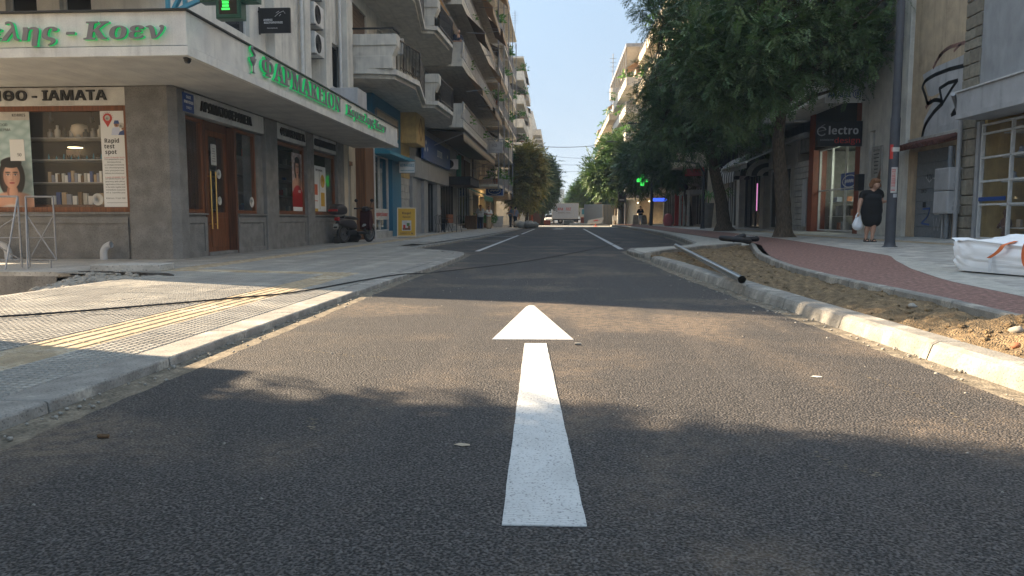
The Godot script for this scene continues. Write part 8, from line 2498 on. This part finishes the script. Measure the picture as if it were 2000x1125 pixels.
func big_bag():
	var c0 := V(5.98, 0.19, -8.83)
	var t := thing("rubble_bag", "big flat white builder's bag with orange straps on the right pavement", "bag", c0, 0.0)
	# footprint axes: along the visible long side, and across
	var u := V(0.32, 0, 0.95).normalized(); var w := V(0.95, 0, -0.32).normalized()
	var f := FastNoiseLite.new(); f.seed = 7; f.frequency = 1.1
	var n := 64; var m := 30
	var pr := []
	for i in m + 1:
		var v := i / float(m)
		var ring := []
		for j in n:
			var a := TAU * j / n
			var ca := cos(a); var sa := sin(a)
			var hx := 1.12; var hz := 0.8
			var e := 0.22
			var px := signf(ca) * pow(absf(ca), e) * hx; var pz := signf(sa) * pow(absf(sa), e) * hz
			var rr: float = 1.0; var y: float = 0.0
			if v < 0.6:
				var s := v / 0.6
				rr = 0.95 + 0.06 * sin(s * PI * 0.9); y = 0.34 * s
			else:
				var s := (v - 0.6) / 0.4
				rr = 1.0 - s; y = 0.34 + 0.07 * sin(s * PI * 0.5)
			var p := V(px * rr, y, pz * rr)
			var nz := f.get_noise_3d(p.x * 1.6, p.y * 3.0, p.z * 1.6)
			var fold := f.get_noise_3d(p.x * 3.0 + 20, p.y * 7.0 + p.x * 2.0, p.z * 3.0)
			var k := smoothstep(0.0, 0.25, v)
			p.x *= 1.0 + 0.04 * nz * k; p.z *= 1.0 + (0.07 * fold + 0.05 * nz) * k
			p.y += k * (0.07 * nz + 0.06 * absf(fold)) * (0.5 + v) + 0.07 * smoothstep(0.2, 1.1, p.x) * smoothstep(0.5, 1.0, v)
			p.y = maxf(p.y, 0.0)
			ring.append(u * p.x - w * p.z + V(0, p.y, 0))
		ring.reverse()
		pr.append(ring)
	var b := MB.new(); b.rings(pr)
	part("sack", b, M.bag, t)
	var side := 0.8
	for q in [[-0.45, 0.36, 0.5]]:
		b = MB.new()
		var pts := []
		for i in 15:
			var s := i / 14.0
			pts.append(u * (q[0] + 0.1 * sin(s * PI) * (1 if q[0] < 0.3 else 0.4) + 0.16 * s) - w * (side + 0.05 + 0.03 * sin(s * PI) - 0.3 * smoothstep(0.6, 1.0, s)) + V(0, 0.18 + (0.24 if q[0] < 0.3 else 0.2) * s, 0))
		for i in 14:
			var hw := u * 0.028
			b.quad(pts[i] - hw, pts[i] + hw, pts[i + 1] + hw, pts[i + 1] - hw)
			b.quad(pts[i] - hw - w * -0.004, pts[i + 1] - hw - w * -0.004, pts[i + 1] + hw - w * -0.004, pts[i] + hw - w * -0.004)
		part("strap", b, M.strap, t)
	b = MB.new()
	var lp := []
	for i in 21:
		var a := i / 20.0 * TAU
		lp.append(u * (0.08 + 0.075 * cos(a)) - w * (side + 0.07) + V(0, 0.25 + 0.16 * sin(a), 0))
	for i in 20:
		b.quad(lp[i] + w * 0.03, lp[i] - w * 0.03, lp[i + 1] - w * 0.03, lp[i + 1] + w * 0.03)
	part("strap", b, M.strap, t)
	for q in [[-0.98, -0.45], [-0.5, -0.6]]:
		b = MB.new(); b.tube([u * (q[0] - 0.14) - w * q[1] + V(0, 0.37, 0), u * q[0] - w * q[1] + V(0, 0.46, 0), u * (q[0] + 0.14) - w * q[1] + V(0, 0.38, 0)], 0.03, 6)
		part("strap", b, M.strap, t)
	b = MB.new()
	for i in 16: 
		var p := u * -0.43 - w * (side + 0.045) + V(0, 0.02 + i * 0.014, 0)
		b.tube([p - u * 0.02, p + u * 0.02 + V(0, 0.006, 0)], 0.006, 4)
	part("seam", b, M.plastic_bag, t)

func posts():
	var t := thing("lamp_post", "tall dark lamp post with torn stickers beside the woman", "lamp post", V(7.14, 0.2, -16.45))
	var b := MB.new()
	b.lathe([[0.0, 0.0], [0.17, 0.0], [0.17, 0.02], [0.12, 0.05], [0.105, 0.14], [0.098, 2.7], [0.1, 2.74], [0.088, 2.78], [0.085, 2.84], [0.066, 9.5], [0.0, 9.5]], 20)
	part("post", b, M.post, t)
	b = MB.new(); b.tube([V(0, 9.4, 0), V(-0.2, 9.9, 0), V(-1.0, 10.1, 0)], 0.04, 8); b.box(V(-1.25, 10.1, 0), V(0.7, 0.1, 0.3), 0.03)
	part("lamp_head", b, M.post, t)
	var wrap := func(called: String, y0: float, y1: float, a0: float, a1: float, r: float, m: Material):
		var q := MB.new()
		var rs := []
		for k in 2:
			for i in 10:
				pass
		for i in 9:
			var t0 := lerpf(a0, a1, i / 9.0); var t1 := lerpf(a0, a1, (i + 1) / 9.0)
			var p0 := V(sin(t0), 0, cos(t0)) * r; var p1 := V(sin(t1), 0, cos(t1)) * r
			q.quad(p0 + V(0, y0, 0), p1 + V(0, y0, 0), p1 + V(0, y1, 0), p0 + V(0, y1, 0))
		return part(called, q, m, t)
	wrap.call("sticker", 1.18, 1.72, -0.75, 0.55, 0.1035, M.paper)
	wrap.call("sticker", 1.08, 1.16, -0.2, 0.7, 0.1035, M.panel_pale)
	wrap.call("tape", 1.9, 2.2, -1.3, -0.6, 0.104, M.red_print)
	wrap.call("tape", 2.05, 2.14, -0.9, 1.2, 0.1045, M.paper)
	b = MB.new()
	for q in [-0.55, -0.3, -0.05]:
		text(b, "ΕΝΟΙΚΙΑΖΕΤΑΙ", V(sin(q) * 0.105, 1.45, cos(q) * 0.105), V(0, 1, 0), 0.022, 0.002, true, false, 1.4, 0, 0.46, V(sin(q), 0, cos(q)))
	part("sticker_print", b, M.red_print, t)
	var mk_post := func(label: String, at: Vector3, h: float):
		var o := thing("lamp_post", label, "lamp post", at)
		var q := MB.new()
		q.lathe([[0.0, 0.0], [0.16, 0.0], [0.12, 0.06], [0.1, 0.5], [0.085, 1.4], [0.07, h], [0.0, h]], 10)
		part("post", q, M.post, o)
		q = MB.new(); q.tube([V(0, h, 0), V(-0.3, h + 0.5, 0), V(-1.4, h + 0.7, 0)], 0.05, 6); q.box(V(-1.7, h + 0.68, 0), V(0.8, 0.12, 0.3), 0.03)
		part("lamp_head", q, M.post, o)
	mk_post.call("dark lamp post between the two leaning trunks on the right", V(8.3, 0.26, -43.5), 3.2)
	mk_post.call("dark lamp post before the far green cross", V(7.9, 0.25, -64.5), 8.0)
	mk_post.call("dark lamp post with a flag sign at the far right corner", V(7.0, 0.22, -79.0), 8.0)
	var fl := thing("street_flag", "dark square street sign hung from the far right lamp post", "sign", V(6.6, 3.1, -79.0))
	b = MB.new(); b.box(Vector3.ZERO, V(0.8, 1.1, 0.06), 0.01)
	part("panel", b, M.dark_metal, fl)
	b = MB.new(); b.box(V(0, -0.3, 0.035), V(0.5, 0.12, 0.01)); b.bar(V(0.35, 0.5, 0), V(0.5, 0.5, 0), 0.04)
	part("lettering", b, M.panel_pale, fl)

func pipe_and_hose():
	var b := MB.new()
	var a := V(2.62, 0.24, -16.9); var c := V(1.98, 0.172, -8.1)
	a = V(2.62, 0.23, -16.8)
	b.tube([a, c], 0.043, 18, false); b.tube([c, a], 0.04, 18, false)
	one("steel_pipe", b, M.galv, "galvanised steel pipe leaning across the earth bed onto the kerb", "pipe")
	b = MB.new()
	var pts := []
	for i in 40:
		var q := i / 39.0
		pts.append(V(4.05 + 0.8 * q + 0.1 * sin(q * 9), 0.3 + 0.12 * sin(minf(q * 6, PI)) * (1 - q) + 0.03, -17.6 - 1.1 * q + 0.25 * sin(q * 7.0) * (1 - q)))
	var rr := []
	for i in 40: rr.append(0.062 + 0.006 * (i % 2))
	b.tube(pts, rr, 12)
	var lp := []
	for i in 25:
		var q := i / 24.0 * TAU
		lp.append(V(4.05 + cos(q) * 0.3, 0.3 + 0.08 * sin(q * 0.5), -17.3 + sin(q) * 0.45))
	b.tube(lp, 0.06, 10)
	one("drain_hose", b, M.rubber, "thick black corrugated hose lying at the far end of the earth bed", "hose")

func road_end():
	# truck
	var t := thing("box_truck", "grey box truck parked across the road's end", "truck", V(1.9, 0.0, -121.0))
	var b := MB.new(); b.box(V(-0.9, 2.05, 0), V(4.3, 2.5, 2.3), 0.03)
	part("box_body", b, M.truck_grey, t)
	b = MB.new(); b.box(V(-3.0, 2.05, 1.16), V(0.1, 2.5, 0.05), 0.01); b.box(V(-0.9, 3.28, 1.16), V(4.3, 0.06, 0.04), 0.01); b.box(V(-0.9, 0.82, 1.16), V(4.3, 0.08, 0.04), 0.01)
	b.frame(V(0.35, 0.95, 1.15), V(1, 0, 0), 0.85, 2.1, 0.04, 0.03)
	part("trim", b, M.white_metal, t)
	b = MB.new(); text(b, "ΧΡΑΝΤΕΣ", V(-1.1, 2.35, 1.152), V(1, 0, 0), 0.42, 0.01, true, false, 1, 0.25, 2.2)
	part("lettering", b, M.red_print, t)
	b = MB.new(); text(b, "ΜΕΤΑΦΟΡΕΣ - ΨΥΓΕΙΑ", V(-1.1, 1.75, 1.152), V(1, 0, 0), 0.16, 0.008, true, false, 1, 0, 2.0); b.bar(V(-2.3, 2.55, 1.16), V(-1.9, 2.6, 1.16), 0.06, 0.01)
	part("small_lettering", b, M.letter_grey, t)
	b = MB.new(); b.prism([Vector2(1.4, 0.7), Vector2(3.0, 0.7), Vector2(3.0, 1.5), Vector2(2.75, 2.5), Vector2(1.4, 2.55)], Transform3D(Basis(), V(0, 0, -1.0)), 2.0)
	part("cab", b, M.white_metal, t)
	b = MB.new(); b.prism([Vector2(1.75, 1.5), Vector2(2.85, 1.5), Vector2(2.65, 2.35), Vector2(1.75, 2.35)], Transform3D(Basis(), V(0, 0, 0.995)), 0.02)
	part("cab_window", b, M.teal, t)
	b = MB.new(); b.box(V(0, 0.68, 0), V(5.8, 0.2, 1.6)); b.box(V(0.7, 0.45, 0.9), V(1.0, 0.3, 0.3), 0.02)
	part("chassis", b, M.black, t)
	for x in [-1.7, 2.2]:
		for z in [-0.9, 0.9]:
			b = MB.new(); b.lathe([[0.0, -0.14], [0.42, -0.14], [0.45, 0.0], [0.42, 0.14], [0.0, 0.14]], 18, Transform3D(Basis(Vector3.RIGHT, PI / 2), V(x, 0.45, z)))
			var wl := part("wheel", b, M.rubber, t)
			b = MB.new(); b.lathe([[0.0, -0.15], [0.2, -0.15], [0.2, 0.15], [0.0, 0.15]], 12, Transform3D(Basis(Vector3.RIGHT, PI / 2), V(x, 0.45, z)))
			part("rim", b, M.steel, wl)
	b = MB.new(); b.bar(V(1.4, 1.5, 1.0), V(1.4, 1.9, 1.15), 0.08)
	part("mirror", b, M.black, t)
	# car beyond the truck
	t = thing("parked_car", "small white car half hidden left of the truck", "car", V(-1.6, 0.0, -124.0), 0.0)
	b = hull([[V(0, 0.6, -2.0), 0.6, 0.25], [V(0, 0.65, -1.9), 0.8, 0.35], [V(0, 0.68, -0.8), 0.85, 0.4], [V(0, 0.68, 0.9), 0.85, 0.4], [V(0, 0.66, 1.9), 0.8, 0.36], [V(0, 0.6, 2.05), 0.6, 0.25]])
	part("body", b, M.white_metal, t)
	b = hull([[V(0, 1.0, -0.9), 0.7, 0.1], [V(0, 1.2, -0.4), 0.68, 0.26], [V(0, 1.22, 1.1), 0.68, 0.26], [V(0, 1.05, 1.8), 0.7, 0.1]])
	part("cabin", b, M.dark_pane, t)
	for x in [-0.72, 0.72]:
		for z in [-1.25, 1.25]: wheel(t, V(x, 0.3, z), 0.3, 0.18)
		b = MB.new(); b.box(V(x * 0.8, 0.8, 1.98), V(0.22, 0.16, 0.08), 0.02)
		part("tail_light", b, M.lens_red, t)
	# site container on its side
	t = thing("site_container", "grey and cream site container lying at the right of the truck", "container", V(5.7, 0.0, -98.0), -0.95)
	b = MB.new(); b.box(V(-0.6, 1.45, 0), V(4.0, 2.5, 2.2), 0.03)
	part("body", b, M.container_grey, t)
	b = MB.new()
	for i in 9: b.box(V(1.42, 1.4, -1.0 + i * 0.24), V(0.06, 2.4, 0.12), 0.01)
	b.box(V(1.43, 1.4, 1.12), V(0.12, 2.5, 0.1), 0.01); b.box(V(1.43, 1.4, -1.12), V(0.12, 2.5, 0.1), 0.01)
	part("ribbed_end", b, M.container_cream, t)
	b = MB.new(); b.box(V(-0.7, 2.2, 1.11), V(1.0, 0.14, 0.02)); b.box(V(0.4, 2.2, 1.11), V(0.7, 0.14, 0.02))
	part("lettering", b, M.panel_pale, t)
	b = MB.new(); b.box(V(-1.0, 2.85, 0), V(1.0, 0.3, 0.7), 0.1)
	part("load", b, M.yellow_box, t)
	# fallen sign board
	t = thing("fallen_sign_board", "white sign board tilted on a low stand at the road's right end", "sign", V(3.9, 0.0, -80.0))
	b = MB.new(); b.prism([Vector2(-0.9, 0.25), Vector2(0.65, 0.35), Vector2(0.95, 1.05), Vector2(-0.75, 0.7)], Transform3D(Basis(Vector3.RIGHT, -0.35), Vector3.ZERO), 0.05)
	part("board", b, M.paper, t)
	b = MB.new(); b.box(V(0.05, 0.62, -0.11), V(0.5, 0.1, 0.02), 0.0, Basis(Vector3.BACK, 0.2) * Basis(Vector3.RIGHT, -0.35))
	part("lettering", b, M.red_print, t)
	b = MB.new(); b.bar(V(0.05, 0, -0.1), V(0.0, 0.5, -0.2), 0.1); b.bar(V(-0.15, 0, -0.3), V(0.2, 0, 0.1), 0.08)
	part("stand", b, M.vermilion, t)
	# heap under a tarpaulin, barriers, rubble
	t = thing("covered_heap", "heap under a pale tarpaulin with a cone, left of the road's end", "heap", V(-2.6, 0.0, -61.5))
	b = MB.new()
	for i in 3: pebble(b, V([-0.45, 0.15, 0.5][i], 0.25, [0.0, 0.2, -0.1][i]), [0.42, 0.5, 0.38][i], 13)
	part("tarpaulin", b, M.conc_light, t)
	b = MB.new(); pebble(b, V(-0.75, 0.35, -0.3), 0.42, 11)
	part("sand", b, M.container_cream, t)
	b = MB.new(); b.lathe([[0.0, 0.6], [0.13, 0.6], [0.04, 1.15], [0.0, 1.15]], 12, Transform3D(Basis(), V(0.35, 0.0, 0.1)))
	part("cone", b, M.vermilion, t)
	for q in [[V(-1.6, 0.3, -100.0), V(0.9, 0.6, 0.8), M.vermilion, "orange plastic barrier before the truck, left one"], [V(3.8, 0.5, -104.0), V(1.6, 1.0, 0.6), M.vermilion, "orange plastic barrier before the truck, right one"], [V(1.3, 0.3, -102.0), V(1.4, 0.6, 0.8), M.conc_light, "pale concrete block before the truck"], [V(-3.2, 1.4, -104.0), V(2.0, 2.8, 2.0), M.terracotta, "pinkish site cabin behind the far left tree"], [V(2.6, 0.12, -92.0), V(2.6, 0.24, 0.9), M.conc_light, "low pale slab lying at the road's end"]]:
		b = MB.new(); b.box(V(0, 0, 0), q[1], 0.05); b.box(V(0, q[1].y * 0.52, 0), V(q[1].x * 0.9, q[1].y * 0.08, q[1].z * 0.8), 0.02)
		one("site_block", b, q[2], q[3], "barrier" if q[3].contains("barrier") else ("cabin" if q[3].contains("cabin") else "block"), "", q[0])
	# white plastic chair and boards by the far right cafe
	t = thing("plastic_chair", "white plastic chair at the far right corner", "chair", V(6.2, 0.2, -83.0))
	b = MB.new(); b.box(V(0, 0.45, 0), V(0.5, 0.05, 0.5), 0.02); b.box(V(0, 0.72, -0.24), V(0.5, 0.5, 0.04), 0.02)
	part("seat", b, M.white_metal, t)
	for x in [-0.22, 0.22]:
		for z in [-0.22, 0.22]:
			b = MB.new(); b.bar(V(x, 0, z), V(x, 0.45, z), 0.06)
			part("leg", b, M.white_metal, t)
	for q in [[V(7.9, 0.2, -77.0), "pale leaning board outside the far right cafe, nearer"], [V(8.5, 0.2, -75.0), "pale leaning board outside the far right cafe, farther right"]]:
		b = MB.new(); b.prism([Vector2(-0.35, 0), Vector2(0.35, 0), Vector2(0.25, 1.0), Vector2(-0.25, 1.0)], Transform3D(Basis(Vector3.RIGHT, -0.2), Vector3.ZERO), 0.06)
		one("leaning_board", b, M.conc_light, q[1], "board", "", q[0])
	# wires
	for q in [[V(-4.8, 9.3, -85), V(7.2, 9.5, -85), 0.5, "single cable sagging across the street before the far trees"], [V(-4.5, 13.2, -140), V(7, 12.2, -140), 0.5, "highest of the thin cables at the street's far end"], [V(-4.5, 11.7, -140), V(7, 11.2, -140), 0.6, "middle one of the thin cables at the street's far end"], [V(-4.5, 10.4, -140), V(7, 10.0, -140), 0.6, "lowest of the thin cables at the street's far end"]]:
		var pts := []
		for i in 17:
			var s := i / 16.0
			pts.append(q[0].lerp(q[1], s) - V(0, q[2] * 4.0 * s * (1 - s), 0))
		b = MB.new(); b.tube(pts, 0.03 if q[0].z > -100 else 0.025, 4)
		one("overhead_cable", b, M.rubber, q[3], "cable")

func sky_panorama() -> PanoramaSkyMaterial:   # clear summer air: Rayleigh and Mie scattering round the sun, paler towards the horizon
	var w := 256; var h := 128
	var im := Image.create(w, h, false, Image.FORMAT_RGBF)
	var to_sun := -SUN_TRAVEL.normalized()
	for y in h:
		var ph := (y + 0.5) / h * PI
		for x in w:
			var th := (x + 0.5) / w * TAU
			var d := V(sin(th) * sin(ph), cos(ph), -cos(th) * sin(ph))
			var c := Color(0.1, 0.095, 0.09)
			if d.y > 0.0:
				var g := d.dot(to_sun)
				var t := pow(1.0 - d.y, 6.0)
				var ray := (1.0 + g * g) / 1.07
				var mie := 0.22 * (1.0 - 0.5184) / pow(1.5184 - 1.44 * g, 1.5)
				c = Color(lerpf(0.104, 0.195, t) * ray + 0.2 * mie, lerpf(0.155, 0.222, t) * ray + 0.19 * mie, lerpf(0.218, 0.243, t) * ray + 0.17 * mie)
			im.set_pixel(x, y, c)
	var m := PanoramaSkyMaterial.new()
	m.panorama = ImageTexture.create_from_image(im)
	return m

func _ready():
	rng.seed = 20
	var cam := Camera3D.new()
	cam.name = "camera"
	cam.fov = 42.674
	cam.position = V(0, 0.83, 0)
	cam.rotation = V(deg_to_rad(-5.3755), deg_to_rad(3.6396), 0)
	cam.near = 0.05; cam.far = 2000.0
	add_child(cam); cam.current = true
	var we := WorldEnvironment.new()
	var env := Environment.new()
	env.background_mode = Environment.BG_SKY
	var sky := Sky.new()
	sky.sky_material = sky_panorama()
	env.sky = sky
	env.tonemap_mode = Environment.TONE_MAPPER_LINEAR
	env.tonemap_exposure = 4.1
	env.sdfgi_enabled = true; env.ssao_enabled = true; env.ssil_enabled = true
	env.fog_enabled = true; env.fog_density = 0.0009; env.fog_light_color = Color(0.78, 0.85, 0.92)
	we.environment = env
	add_child(we)
	var sun := DirectionalLight3D.new()
	sun.light_energy = 1.55; sun.light_color = Color(1.0, 0.9, 0.76); sun.light_angular_distance = 0.53
	sun.shadow_enabled = true
	sun.basis = Basis.looking_at(SUN_TRAVEL.normalized(), Vector3.UP)
	sun.name = "sun"
	add_child(sun)
	textures()
	materials()
	ground()
	pharmacy()
	left_blocks()
	left_shops()
	right_near()
	right_shops()
	trees()
	people()
	scooter()
	frame_sign()
	cafe_set()
	big_bag()
	posts()
	pipe_and_hose()
	road_end()
